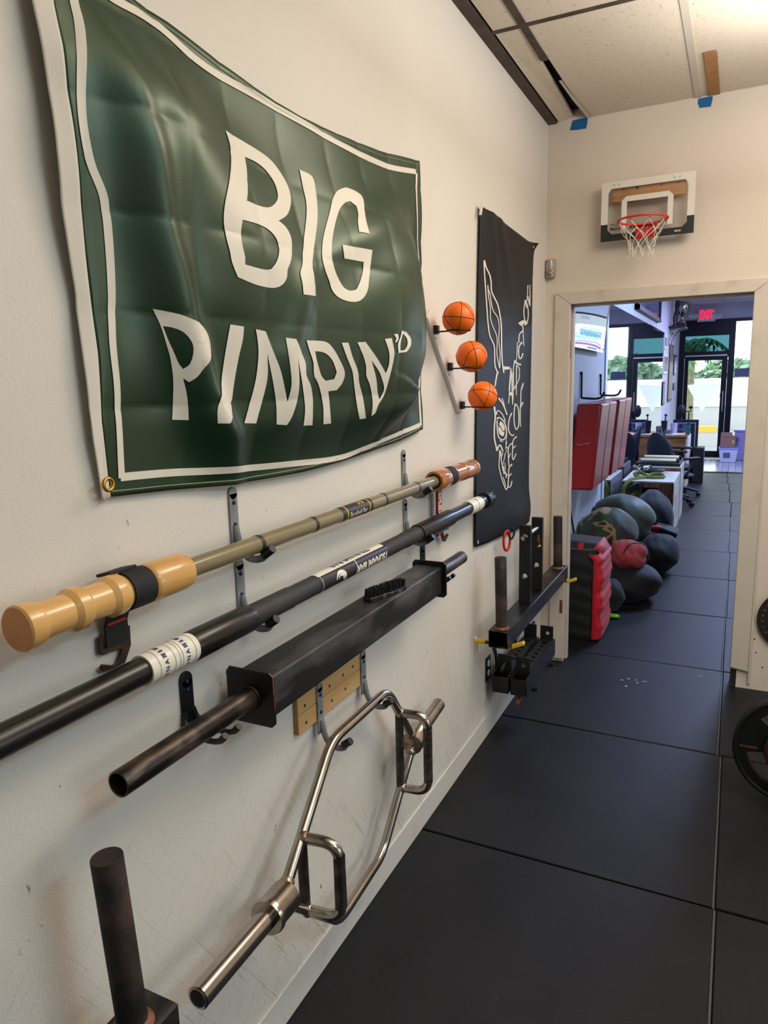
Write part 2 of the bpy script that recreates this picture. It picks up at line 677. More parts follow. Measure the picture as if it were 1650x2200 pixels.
def glass_mat(name, tint=(1, 1, 1), refl=0.08):
    m = bpy.data.materials.new(name)
    m.use_nodes = True
    nt = m.node_tree
    nt.nodes.remove(nt.nodes['Principled BSDF'])
    t = nt.nodes.new('ShaderNodeBsdfTransparent')
    t.inputs[0].default_value = tint + (1,)
    g = nt.nodes.new('ShaderNodeBsdfGlossy')
    g.inputs['Roughness'].default_value = 0.03
    fr = nt.nodes.new('ShaderNodeFresnel')
    fr.inputs[0].default_value = 1.45
    mx = nt.nodes.new('ShaderNodeMixShader')
    nt.links.new(fr.outputs[0], mx.inputs[0])
    nt.links.new(t.outputs[0], mx.inputs[1])
    nt.links.new(g.outputs[0], mx.inputs[2])
    nt.links.new(mx.outputs[0], nt.nodes['Material Output'].inputs[0])
    return m


M_glass = glass_mat('clear_glass', (0.96, 0.99, 0.98))
M_teal = glass_mat('teal_tinted_glass', (0.17, 0.29, 0.30))
M_acryl = glass_mat('clear_acrylic', (0.97, 0.97, 0.97))
M_mirror = mat('mirror_silver', (205, 214, 228), 0.02, metal=1.0)

# ================================================================== SETTING
mb = MB()
mb.box((-3.0, -3.2, -0.16), (5.2, YS + 0.1, -0.022))
FLOOR = struct('floor', mb, M_seam)
LOC[FLOOR.name] = Vector(FLOOR.location)
# rubber mats, one object each: rows along the room, two columns in view
seamY = [-3.1, -1.88, -0.84, 0.205, 1.245, 2.283, 3.327, 4.352, 5.385, 6.425, 7.46, 8.53, 9.42, 10.47, 11.5, 12.34, 13.10, 13.62]
seamX = [0.03, 0.03, 0.03, 0.028, 0.026, 0.022, 0.008, 0.006, 0.010, 0.008, -0.004, -0.008, -0.004, -0.03, -0.05, -0.08, -0.10]
for i in range(len(seamY) - 1):
    y0, y1 = seamY[i] + 0.004, seamY[i + 1] - 0.003
    sx = seamX[min(i, len(seamX) - 1)]
    xl = XW + 0.002 if y1 < YB2 + 0.1 else XF + 0.002
    if seamY[i] < YB2 and y1 > YB2: xl = XW + 0.002
    for (xa, xb) in ((xl, sx - 0.004), (sx + 0.004, sx + 1.21), (sx + 1.218, sx + 2.42), (sx + 2.43, sx + 3.6)):
        dz = random.uniform(-0.0015, 0.0)
        mb = MB()
        mb.box((xa + random.uniform(0, 0.002), y0 + random.uniform(0, 0.003), -0.0215), (xb, y1, dz))
        mb.build('mat', M_rubber, FLOOR, bevel=0.003, seg=1)
    if i < 12:   # thin pale worn lip between the two columns
        mb = MB()
        mb.box((sx + 0.005 - 0.009, y0, -0.02), (sx + 0.002, y1, -0.004))
        mb.build('seam_strip', MATS.get('lip') or mat('lip', (70, 70, 72), 0.6), FLOOR)

# --- left wall (front room)
mb = MB()
mb.box((XW - 0.12, -3.2, -0.02), (XW, YB2, ZC + 0.25))
struct('wall_left', mb, M_wall)
mb = MB()
mb.box((XW, -3.2, 0.0), (XW + 0.006, YB - 0.02, 0.105))
struct('baseboard_left', mb, M_base, bevel=0.002)

# --- back wall with doorway
DX0, DX1, DZ = -0.868, 0.046, 2.10
mb = MB()
mb.box((XW - 0.12, YB, -0.02), (DX0 - 0.03, YB2, ZC + 0.2))
mb.box((DX1 + 0.03, YB, -0.02), (4.0, YB2, ZC + 0.2))
mb.box((DX0 - 0.03, YB, DZ + 0.03), (DX1 + 0.03, YB2, ZC + 0.2))
struct('wall_back', mb, M_bwall)
mb = MB()   # jamb lining
mb.box((DX0 - 0.03, YB - 0.004, 0.0), (DX0, YB2 + 0.01, DZ + 0.03))
mb.box((DX1, YB - 0.004, 0.10), (DX1 + 0.03, YB2 + 0.01, DZ + 0.03))
mb.box((DX0, YB - 0.004, DZ), (DX1, YB2 + 0.01, DZ + 0.03))
mb.box((DX0, YB + 0.05, 0.0), (DX0 + 0.012, YB + 0.09, DZ))
mb.box((DX0, YB + 0.05, DZ - 0.012), (DX1, YB + 0.09, DZ))
FR = struct('door_1', mb, M_trim, bevel=0.003)
LOC[FR.name] = Vector(FR.location)
mb = MB()   # casing, mitred pieces
tw = 0.083
mb.prism([V(DX0 - tw, YB, 0.02), V(DX0 + 0.004, YB, 0.02), V(DX0 + 0.004, YB, DZ - 0.004), V(DX0 - tw, YB, DZ + tw * 0.75)], (0, -0.018, 0))
TR = struct('trim_1', mb, M_trim, bevel=0.004)
mb = MB()
mb.prism([V(DX1 - 0.004, YB, 0.115), V(DX1 + 0.085, YB, 0.10), V(DX1 + 0.085, YB, DZ + tw * 0.75), V(DX1 - 0.004, YB, DZ - 0.004)], (0, -0.018, 0))
struct('trim_2', mb, M_trim, bevel=0.004)
mb = MB()
mb.prism([V(DX0 - tw, YB, DZ + tw * 0.75), V(DX0 + 0.004, YB, DZ - 0.004), V(DX1 - 0.004, YB, DZ - 0.004), V(DX1 + 0.085, YB, DZ + tw * 0.75)], (0, -0.018, 0))
struct('trim_3', mb, M_trim, bevel=0.004)
# outer thin stop moulding of the right casing
mb = MB()
mb.box((DX1 + 0.085, YB - 0.012, 0.03), (DX1 + 0.10, YB, DZ + 0.1))
struct('trim_4', mb, M_trim, bevel=0.003)
# rotten raw base of the right jamb
mb = MB()
mb.prism([V(DX1, YB + 0.005, 0.0), V(DX1 + 0.075, YB + 0.005, 0.0), V(DX1 + 0.08, YB + 0.005, 0.11), V(DX1 + 0.05, YB + 0.005, 0.13), V(DX1, YB + 0.005, 0.12)], (0, 0.1, 0))
mb.build('splintered_foot', mat('rotten_wood', (58, 44, 36), 0.9, c2=(30, 24, 20), ns=40, bump=0.5), FR)
# raw strike recess and a rusty patch on the left jamb
mb = MB()
mb.box((DX0 - 0.004, YB - 0.007, 1.80), (DX0 + 0.0015, YB + 0.03, 1.905))
mb.build('strike_plate', M_rawwood, FR, bevel=0.002)
mb = MB()
mb.box((DX0 - 0.022, YB - 0.0195, 0.31), (DX0 - 0.006, YB - 0.0175, 0.39))
mb.build('scraped_patch', M_rustedge, FR)
# casing strip of the left wall corner (wall end seen left of the doorway)
# --- ceiling
mb = MB()
mb.box((XW - 0.12, -3.2, ZC + 0.05), (4.0, YB2, ZC + 0.16))
CEIL = struct('ceiling', mb, M_dark)
LOC[CEIL.name] = Vector(CEIL.location)
gx = [-0.832, -0.262, 0.348, 0.958, 1.568, 2.178, 2.788, 3.4]
gy = [-1.88, -0.66, 0.56, 1.78, 3.005]
xs = [XW + 0.045] + gx
ys = [-3.1] + gy + [YB - 0.004]
for i in range(len(xs) - 1):
    for j in range(len(ys) - 1):
        if xs[i] > 2.0 and ys[j] < 1.0 and False: continue
        a, b = xs[i] + 0.012, xs[i + 1] - 0.012
        c, d = ys[j] + 0.012, ys[j + 1] - (0.012 if j < len(ys) - 2 else 0.0)
        z0 = ZC
        lower = MB()
        if i == 0 and j == len(ys) - 2:
            lower.add([(a, c, z0), (b, c, z0), (b - 0.03, d, z0 + 0.012), (a, d, z0), (a, c, z0 + .02), (b, c, z0 + .02), (b - 0.03, d, z0 + .032), (a, d, z0 + .02)],
                      [(0, 3, 2, 1), (4, 5, 6, 7), (0, 1, 5, 4), (1, 2, 6, 5), (2, 3, 7, 6), (3, 0, 4, 7)])
        elif i == 1 and j == len(ys) - 2:
            lower.add([(a, c, z0), (b, c, z0), (b, d, z0), (a + 0.02, d, z0 - 0.003), (a, c, z0 + .02), (b, c, z0 + .02), (b, d, z0 + .02), (a + 0.02, d, z0 + .017)],
                      [(0, 3, 2, 1), (4, 5, 6, 7), (0, 1, 5, 4), (1, 2, 6, 5), (2, 3, 7, 6), (3, 0, 4, 7)])
        else:
            lower.box((a, c, z0), (b, d, z0 + 0.02))
        lower.build('ceiling_tile', M_tile, CEIL)
for i, x in enumerate(gx):
    m_ = M_grid if i == 0 else M_gridw
    y1 = YB - 0.80 if i == 0 else YB - 0.002
    mb = MB()
    mb.box((x - 0.015, -3.1, ZC - 0.004), (x + 0.015, y1, ZC + 0.03))
    mb.build('grid_runner', m_, CEIL)
for j, y in enumerate(gy):
    for i in range(len(xs) - 1):
        mb = MB()
        mb.box((xs[i] + 0.013 - (0.013 if i == 0 else 0), y - 0.013, ZC - 0.003), (xs[i + 1] - 0.013, y + 0.013, ZC + 0.03))
        mb.build('grid_tee', M_grid if i < 2 else M_gridw, CEIL)
mb = MB()
mb.box((XW, -3.1, ZC - 0.006), (XW + 0.047, YB, ZC + 0.02))
mb.build('wall_angle', M_grid, CEIL)
mb = MB()   # buckled strip hanging in the open joint by the back wall
mb.add([(-0.826, YB - 0.56, ZC - 0.004), (-0.812, YB - 0.56, ZC - 0.004), (-0.80, YB - 0.3, ZC - 0.010), (-0.812, YB - 0.3, ZC - 0.012),
        (-0.775, YB - 0.02, ZC - 0.012), (-0.792, YB - 0.02, ZC - 0.014)], [(0, 1, 2, 3), (3, 2, 4, 5)])
mb.build('buckled_strip', M_gridw, CEIL)
# --- other walls of the front room (out of the frame, they close the room)
mb = MB()
mb.box((3.6, -3.2, -0.02), (3.72, YB2, ZC + 0.2))
struct('wall_right', mb, M_bwall)
mb = MB()
mb.box((XW - 0.12, -3.3, -0.02), (3.72, -3.1, ZC + 0.2))
struct('wall_rear', mb, M_bwall)

# ================================================================== GREEN FLAG
def crop(pts, x0, y0, s):
    return [(x0 + p[0] * s, y0 + p[1] * s) for p in pts]


def wyz(p, off=0.015):
    q = onw(off, p[0], p[1])
    return (q.y, q.z)


def smooth(a, b, x):
    t = max(0.0, min(1.0, (x - a) / (b - a)))
    return t * t * (3 - 2 * t)


def polydist(y, z, line):
    """signed distance and run parameter along a 2-D polyline"""
    best = (9, 0, 0)
    n = len(line) - 1
    for i in range(n):
        ax, az = line[i]
        bx, bz = line[i + 1]
        dx, dz = bx - ax, bz - az
        L2 = dx * dx + dz * dz
        t = max(0, min(1, ((y - ax) * dx + (z - az) * dz) / L2))
        px, pz = ax + dx * t, az + dz * t
        d = math.hypot(y - px, z - pz)
        if d < best[0]:
            sgn = 1 if (dx * (z - az) - dz * (y - ax)) > 0 else -1
            best = (d, sgn * d, (i + t) / n)
    return best[1], best[2]


RID = []   # (line in y,z ; height ; width left ; width right ; fade start, fade end)
for pts, A, wl, wr in (
        ([(140, -60), (215, 150), (262, 330), (300, 520), (345, 690), (400, 830), (470, 960), (500, 1030)], 0.034, 0.035, 0.060),
        ([(165, -30), (235, 150), (310, 290), (407, 442), (470, 540), (600, 690), (760, 790)], 0.078, 0.20, 0.34),
        ([(908, 420), (905, 560), (872, 700), (838, 820), (800, 950)], 0.022, 0.012, 0.10),
        ([(890, 380), (780, 480), (700, 520), (600, 600), (560, 760), (600, 960)], 0.016, 0.05, 0.05),
        ([(120, 120), (160, 420), (200, 700), (230, 1000)], 0.014, 0.03, 0.03)):
    RID.append(([wyz(p) for p in pts], A, wl, wr))
RBOX = []
for (ln, A, wl, wr) in RID:
    RBOX.append((min(p[0] for p in ln) - 0.3, max(p[0] for p in ln) + 0.3))


FTOP, FBOT = [], []


def edge_z(line, y):
    if y <= line[0][0]: return line[0][1]
    for a, b in zip(line, line[1:]):
        if y <= b[0]: return a[1] + (b[1] - a[1]) * (y - a[0]) / (b[0] - a[0])
    return line[-1][1]


def flag_d(y, z):
    d = 0.012
    ef = 1.0
    if FTOP:
        ef = smooth(-0.01, 0.20, edge_z(FTOP, y) - z) * (0.25 + 0.75 * smooth(0, 0.14, z - edge_z(FBOT, y))) * (0.15 + 0.85 * smooth(0.0, 0.22, 2.37 - y)) * (0.3 + 0.7 * smooth(0.86, 1.14, y))
    for k, (ln, A, wl, wr) in enumerate(RID):
        if not (RBOX[k][0] < y < RBOX[k][1]): continue
        sd, t = polydist(y, z, ln)
        w = wl if sd > 0 else wr
        e = math.exp(-(sd / w) ** 2)
        fade = 1.0
        if k == 2: fade = smooth(0, 0.35, t)
        if k == 1: fade = 1 - 0.35 * smooth(0.7, 1.0, t)
        if k == 3: fade = smooth(0, .2, t) * (1 - smooth(.8, 1, t))
        d += A * e * fade * ef
    hy_, hz_ = (y - 2.05) / (0.45 if y < 2.05 else 0.17), (z - 1.98) / (0.24 if z > 1.98 else 0.34)
    d += 0.115 * math.exp(-hy_ * hy_ - hz_ * hz_) * ef
    # storage creases: shallow square pillows
    py, pz = (y - 0.90) / 0.200, (z - 1.50) / 0.165
    fy, fz = py - math.floor(py), pz - math.floor(pz)
    d += 0.0055 * (math.sin(math.pi * fy) ** 0.5) * (math.sin(math.pi * fz) ** 0.5)
    d += 0.004 * math.sin(9 * y + 5 * z) + 0.003 * math.sin(17 * z - 11 * y + 1.0)
    return d


def fx(y, z, e=0.0):
    return Vector((XW + flag_d(y, z) + e, y, z))


def flag_px(p):
    """photo point on the flag -> (y, z) on its rippled surface"""
    o = 0.02
    for _ in range(5):
        q = onw(o, p[0], p[1])
        o = 0.5 * o + 0.5 * flag_d(q.y, q.z)
    q = onw(o, p[0], p[1])
    return (q.y, q.z)


topE = [wyz(p) for p in ((291, 0), (361, 47), (436, 105), (547, 186), (646, 250), (721, 288), (815, 323), (900, 346))]
# the flag goes on above the frame: carry the top edge on to the header corner
s0 = (topE[1][1] - topE[0][1]) / (topE[1][0] - topE[0][0])
topE = [(0.875, topE[0][1] + (0.875 - topE[0][0]) * s0 + 0.02)] + topE
botE = [wyz(p) for p in ((241, 1068), (361, 1054), (500, 1041), (640, 1015), (727, 992), (803, 966), (860, 945), (908, 922))]
lefE = [wyz(p) for p in ((241, 1068), (218, 908), (209, 756), (192, 628), (169, 378), (145, 204), (113, 0))] + [topE[0]]
rigE = [wyz(p) for p in ((908, 922), (908, 800), (906, 650), (903, 500), (900, 346))]
botE[0] = lefE[0]
botE[-1] = rigE[0]
topE[-1] = rigE[-1]
FTOP.extend(topE)
FBOT.extend(botE)
LEFT_PX = ((241, 1068), (218, 908), (209, 756), (192, 628), (169, 378), (145, 204), (113, 0))


def alongp(line, s):
    n = len(line) - 1
    L = [0]
    for i in range(n): L.append(L[-1] + math.dist(line[i], line[i + 1]))
    x = s * L[-1]
    for i in range(n):
        if x <= L[i + 1] + 1e-9:
            t = (x - L[i]) / (L[i + 1] - L[i])
            return (line[i][0] * (1 - t) + line[i + 1][0] * t, line[i][1] * (1 - t) + line[i + 1][1] * t)
    return line[-1]


def flag_st(s, t):
    b, tp = alongp(botE, s), alongp(topE, s)
    l, r = alongp(lefE, t), alongp(rigE, t)
    c = [(1 - s) * (1 - t), s * (1 - t), (1 - s) * t, s * t]
    P = []
    for k in (0, 1):
        P.append((1 - t) * b[k] + t * tp[k] + (1 - s) * l[k] + s * r[k] -
                 (c[0] * botE[0][k] + c[1] * botE[-1][k] + c[2] * topE[0][k] + c[3] * topE[-1][k]))
    return P


lefE = [botE[0]] + [flag_px(p) for p in LEFT_PX[1:]] + [(0.9, topE[0][1])]
topE[0] = lefE[-1]
FL = thing('wall_flag', 'large green satin flag with white lettering hung on the white wall', 'flag', (XW, 1.6, 1.5))
NU, NV = 200, 130
mb = MB()


def fgrid(u, v):
    y, z = flag_st(u, v)
    return fx(y, z)


mb.grid(fgrid, NU, NV)
o = mb.build('cloth', M_flag, FL, smooth=180, fix=False)
sm = o.modifiers.new('thickness', 'SOLIDIFY')
sm.thickness = 0.0012
sm.offset = -1
# white canvas header along the hoist edge
hl = [flag_px(p) for p in ((222, 1078), (198, 943), (180, 774), (163, 628), (134, 465), (122, 337), (102, 175), (70, 0))]
hl.append((hl[-1][0] - 0.012, topE[0][1] + 0.01))
mb = MB()


def hgrid(u, v):
    a, b = alongp(hl, v), alongp(lefE, v)
    y, z = a[0] * (1 - u) + b[0] * u, a[1] * (1 - u) + b[1] * u
    q = fx(y, z, 0.001)
    q.x += 0.002 * math.sin(v * 14) * (1 - u)
    return q


mb.grid(hgrid, 8, 60)
o = mb.build('header_strip', M_flaghdr, FL, smooth=180, fix=False)
sm = o.modifiers.new('thickness', 'SOLIDIFY')
sm.thickness = 0.002
g = onw(0.03, 229, 1041)
mb = MB()
mb.tube([g + Vector((0.004, 0.0105 * math.cos(a), 0.0105 * math.sin(a))) for a in [i * math.pi / 12 for i in range(24)]], 0.0035, 8, closed=True)
mb.build('grommet', M_brass, FL, smooth=60)


def flag_ribbon(pts_px, w, name, m, e=0.0016):
    P = densify([flag_px(p) for p in pts_px], 8)
    P2 = []
    for i in range(len(P) - 1):
        n = max(1, int((P[i + 1] - P[i]).length / 0.008))
        for j in range(n): P2.append(P[i].lerp(P[i + 1], j / n))
    P2.append(P[-1])
    L, Rr = ribbon2([(p.x, p.y) for p in P2], w)
    mb = MB()
    vs, fs = [], []
    for a, b in zip(L, Rr):
        for t in (0, 0.33, 0.67, 1): vs.append(fx(a.x * (1 - t) + b.x * t, a.y * (1 - t) + b.y * t, e))
    for i in range(len(L) - 1):
        for t in range(3):
            k = i * 4 + t
            fs.append((k, k + 1, k + 5, k + 4))
    mb.add(vs, fs)
    return mb.build(name, m, FL, smooth=180)


k1 = 960 / 1650
flag_ribbon(crop([(330, -70), (415, -5), (560, 80), (740, 235), (945, 355), (1110, 450), (1240, 525), (1360, 585), (1450, 620), (1535, 635)], 0, 0, k1), 0.0155, 'border_line', M_flagw)
flag_ribbon(crop([(262, -60), (272, 10), (292, 100), (297, 300), (302, 450), (332, 600), (382, 740), (400, 900), (410, 1100), (415, 1280), (432, 1480), (448, 1765)], 0, 0, k1), 0.0150, 'border_line', M_flagw)
flag_ribbon(crop([(444, 1762), (620, 1746), (860, 1735), (1100, 1710), (1250, 1690), (1345, 1655), (1450, 1610), (1550, 1568)], 0, 0, k1), 0.0150, 'border_line', M_flagw)
flag_ribbon(crop([(1536, 640), (1538, 760), (1540, 880), (1548, 1000), (1552, 1110), (1552, 1300), (1548, 1480), (1553, 1572)], 0, 0, k1), 0.0125, 'border_line', M_flagw)
for e_line, tt in ((topE, 0.012), (botE, -0.010)):   # hem stitching
    st = [alongp(e_line, i / 60) for i in range(61)]
    mb = MB()
    mb.tube([fx(p[0], p[1] - tt, 0.0012) for p in st], 0.0009, 4)
    mb.build('hem_stitch', M_stitch, FL)

kb, kp = 360 / 1650, 600 / 1650
LET = {
    'B': ([(90, 50), (250, 140), (450, 260), (560, 350), (650, 470), (720, 600), (745, 720), (730, 820), (690, 890), (610, 938), (680, 1000), (730, 1090), (745, 1200), (735, 1330), (705, 1420), (700, 1500), (660, 1565), (590, 1597), (500, 1592), (380, 1562), (220, 1492), (165, 1350), (140, 1230), (100, 1080), (80, 920), (90, 760), (115, 560), (132, 350), (130, 200)],
          [(290, 310), (400, 360), (500, 440), (580, 560), (612, 670), (600, 740), (550, 795), (490, 808), (400, 785), (288, 743), (298, 650), (305, 500)],
          [(258, 930), (380, 965), (480, 1005), (560, 1075), (605, 1160), (612, 1260), (590, 1350), (545, 1415), (480, 1420), (380, 1395), (290, 1368), (288, 1290), (262, 1180), (248, 1060)]),
    'I': ([(833, 433), (940, 485), (980, 560), (1005, 740), (1010, 880), (1000, 1020), (965, 1250), (950, 1400), (960, 1480), (968, 1683), (862, 1663), (850, 1540), (832, 1450), (848, 1380), (855, 1260), (885, 1020), (900, 880), (898, 760), (870, 620)],),
    'G': ([(1520, 1063), (1480, 900), (1455, 720), (1390, 650), (1290, 608), (1210, 640), (1160, 720), (1130, 850), (1085, 1020), (1060, 1150), (1055, 1300), (1080, 1430), (1120, 1530), (1145, 1610), (1200, 1680), (1290, 1725), (1390, 1735), (1460, 1700), (1505, 1620), (1520, 1500), (1550, 1225), (1255, 1172), (1272, 1308), (1465, 1342), (1455, 1440), (1425, 1550), (1390, 1615), (1330, 1625), (1270, 1595), (1225, 1530), (1175, 1420), (1150, 1290), (1155, 1130), (1185, 960), (1225, 830), (1280, 760), (1330, 745), (1390, 790), (1410, 870), (1408, 950), (1420, 1045)],),
}
LET2 = {
    'P': ([(45, 65), (150, 85), (240, 110), (320, 160), (365, 220), (378, 300), (360, 390), (310, 465), (260, 498), (225, 475), (245, 560), (255, 640), (258, 722), (160, 720), (165, 600), (166, 480), (150, 360), (125, 270), (92, 165)],
          [(105, 166), (170, 178), (230, 205), (275, 260), (285, 320), (265, 390), (225, 420), (198, 385), (170, 320), (138, 250)]),
    'I': ([(502, 157), (582, 170), (575, 250), (550, 360), (520, 540), (495, 742), (430, 742), (428, 640), (455, 440), (480, 280)],),
    'M': ([(652, 185), (712, 198), (760, 320), (805, 440), (840, 615), (862, 520), (858, 430), (845, 330), (830, 235), (887, 243), (910, 310), (940, 390), (945, 455), (975, 520), (990, 610), (988, 752), (933, 755), (940, 640), (912, 470), (893, 345), (902, 480), (893, 600), (865, 700), (835, 752), (776, 748), (775, 640), (760, 520), (723, 330), (725, 460), (700, 580), (655, 742), (585, 740), (640, 540), (662, 420), (668, 300)],),
    'P2': ([(943, 252), (1060, 258), (1110, 300), (1150, 370), (1178, 440), (1165, 500), (1130, 545), (1080, 552), (1090, 640), (1098, 742), (1052, 747), (1050, 640), (1025, 520), (995, 450), (990, 380), (965, 310)],
           [(1000, 315), (1060, 325), (1105, 370), (1130, 440), (1115, 480), (1065, 490), (1040, 460), (1020, 390)]),
    'I2': ([(1160, 265), (1200, 265), (1225, 350), (1260, 440), (1265, 500), (1290, 600), (1305, 712), (1268, 717), (1250, 620), (1230, 480), (1222, 430), (1190, 350)],),
    'N': ([(1252, 263), (1302, 260), (1370, 355), (1422, 445), (1440, 390), (1440, 320), (1415, 243), (1455, 238), (1468, 310), (1468, 345), (1450, 440), (1425, 540), (1405, 590), (1380, 630), (1360, 680), (1337, 698), (1345, 620), (1330, 520), (1308, 460), (1305, 400), (1285, 330)],
          [(1338, 370), (1380, 430), (1400, 480), (1412, 540), (1385, 600), (1375, 560), (1365, 470)]),
    "'": ([(1468, 215), (1488, 212), (1492, 240), (1482, 262), (1473, 262), (1480, 240)],),
    'D': ([(1510, 193), (1535, 203), (1553, 240), (1553, 285), (1535, 320), (1492, 326), (1488, 275), (1503, 230)],
          [(1516, 212), (1536, 240), (1538, 280), (1525, 308), (1504, 312), (1503, 270)]),
}
for L_, x0, y0, sc in ((LET, 460, 270, kb), (LET2, 310, 640, kp)):
    for ch, loops in L_.items():
        wl = []
        for lp in loops:
            q = crop(lp, x0, y0, sc)
            w2 = []
            for p in round_loop(q, 38): w2.append(flag_px(p))
            wl.append(w2)
        bm = poly_fill(wl)
        cut_grid(bm, 0.011, 0.011)
        bm_mb(bm, lambda a, b: fx(a, b, 0.0018)).build('letter', M_flagw, FL, smooth=180)

# ================================================================== BLACK BANNER
BN = thing('wall_banner', 'tall black vinyl banner with white rabbit skull line drawing, by the doorway', 'banner', (XW, 3.3, 1.6))


def ban_d(y, z):
    t = smooth(2.0, 2.42, z)
    r1 = math.exp(-((y - 3.10 - (2.40 - z) * 0.35) / 0.05) ** 2)
    r2 = math.exp(-((y - 3.20 - (2.40 - z) * 0.75) / 0.06) ** 2)
    cur = 0.025 * math.exp(-((y - 3.88) / 0.05) ** 2) * smooth(2.3, 2.42, z)
    return 0.012 + t * (0.013 * r1 + 0.012 * r2) + 0.004 * math.sin(z * 3.1 + y * 2) + cur + 0.012 * math.exp(-((z - 1.0) / 0.08) ** 2) * smooth(3.2, 3.6, y)


bt = [wyz(p) for p in ((1033, 441), (1060, 462), (1090, 484), (1115, 503), (1135, 518), (1151, 523))]
bb = [wyz(p) for p in ((1022, 1176), (1050, 1166), (1080, 1151), (1110, 1139), (1130, 1128), (1138, 1120))]
bl = [wyz(p) for p in ((1022, 1176), (1026, 900), (1029, 650), (1033, 441))]
br = [wyz(p) for p in ((1138, 1120), (1140, 950), (1142, 750), (1144, 600), (1147, 540), (1151, 523))]


def bgrid(s, t):
    b, tp, l, r = alongp(bb, s), alongp(bt, s), alongp(bl, t), alongp(br, t)
    P = []
    for k in (0, 1):
        P.append((1 - t) * b[k] + t * tp[k] + (1 - s) * l[k] + s * r[k] -
                 ((1 - s) * (1 - t) * bb[0][k] + s * (1 - t) * bb[-1][k] + (1 - s) * t * bt[0][k] + s * t * bt[-1][k]))
    return Vector((XW + ban_d(*P), P[0], P[1]))


mb = MB()
mb.grid(bgrid, 50, 90)
o = mb.build('sheet', M_banner, BN, smooth=180, fix=False)
sm = o.modifiers.new('thickness', 'SOLIDIFY')
sm.thickness = 0.001
sm.offset = -1
mb = MB()   # pale curled corner at the top left
q = [onw(0.02, *p) for p in ((1029, 462), (1033, 436), (1035, 440), (1032, 462))]
mb.prism(q, (0.006, 0, 0))
mb.build('curled_corner', M_white, BN)
for p in ((1146, 531), (1027, 1165)):
    g = onw(0.02, *p)
    mb = MB()
    mb.tube([g + Vector((0, 0.006 * math.cos(a), 0.006 * math.sin(a))) for a in [i * math.pi / 6 for i in range(12)]], 0.002, 6, closed=True)
    mb.build('eyelet', M_zinc, BN, smooth=60)
S3 = [([(75, 140), (80, 330), (95, 560), (115, 850), (135, 1130), (165, 1330), (230, 1480), (240, 1640), (245, 1800), (282, 1910), (265, 2010), (250, 2110)], 20),
      ([(280, 1912), (305, 1902)], 20),
      ([(75, 140), (110, 260), (165, 380), (185, 500), (190, 620), (235, 730), (285, 830), (320, 980), (345, 1180), (350, 1500), (360, 1740), (385, 1915)], 22),
      ([(370, 1840), (480, 1838)], 46),
      ([(133, 530), (145, 720), (170, 860), (175, 1050), (210, 1180), (265, 1310), (280, 1420), (275, 1600), (295, 1740), (318, 1840)], 15),
      ([(318, 1840), (325, 1600), (305, 1400), (312, 1180), (285, 1040), (220, 940), (190, 830), (170, 680), (140, 600), (133, 530)], 15),
      ([(764, 530), (757, 680), (745, 790)], 13), ([(760, 700), (795, 860)], 18), ([(795, 860), (798, 530)], 14),
      ([(715, 765), (745, 820), (770, 950), (762, 1080), (738, 1115), (710, 1060), (700, 930), (718, 790)], 19), ([(728, 780), (745, 890)], 18),
      ([(640, 1160), (690, 1110), (745, 1150)], 62),
      ([(685, 1170), (690, 1330), (700, 1490)], 15), ([(690, 1250), (630, 1310), (622, 1440)], 19),
      ([(675, 1430), (625, 1500), (618, 1620), (635, 1690), (665, 1670), (685, 1605)], 22),
      ([(598, 1430), (585, 1720)], 13), ([(550, 1720), (600, 1770), (655, 1785)], 32),
      ([(560, 1720), (535, 1850), (530, 2190)], 17), ([(575, 1800), (620, 1830), (632, 1930), (620, 2020), (585, 2090), (545, 2180)], 17),
      ([(585, 1790), (580, 2190)], 15), ([(497, 1840), (480, 2000), (465, 2200)], 16), ([(497, 1840), (510, 2050), (512, 2200)], 16),
      ([(690, 2075), (655, 2200)], 22)]
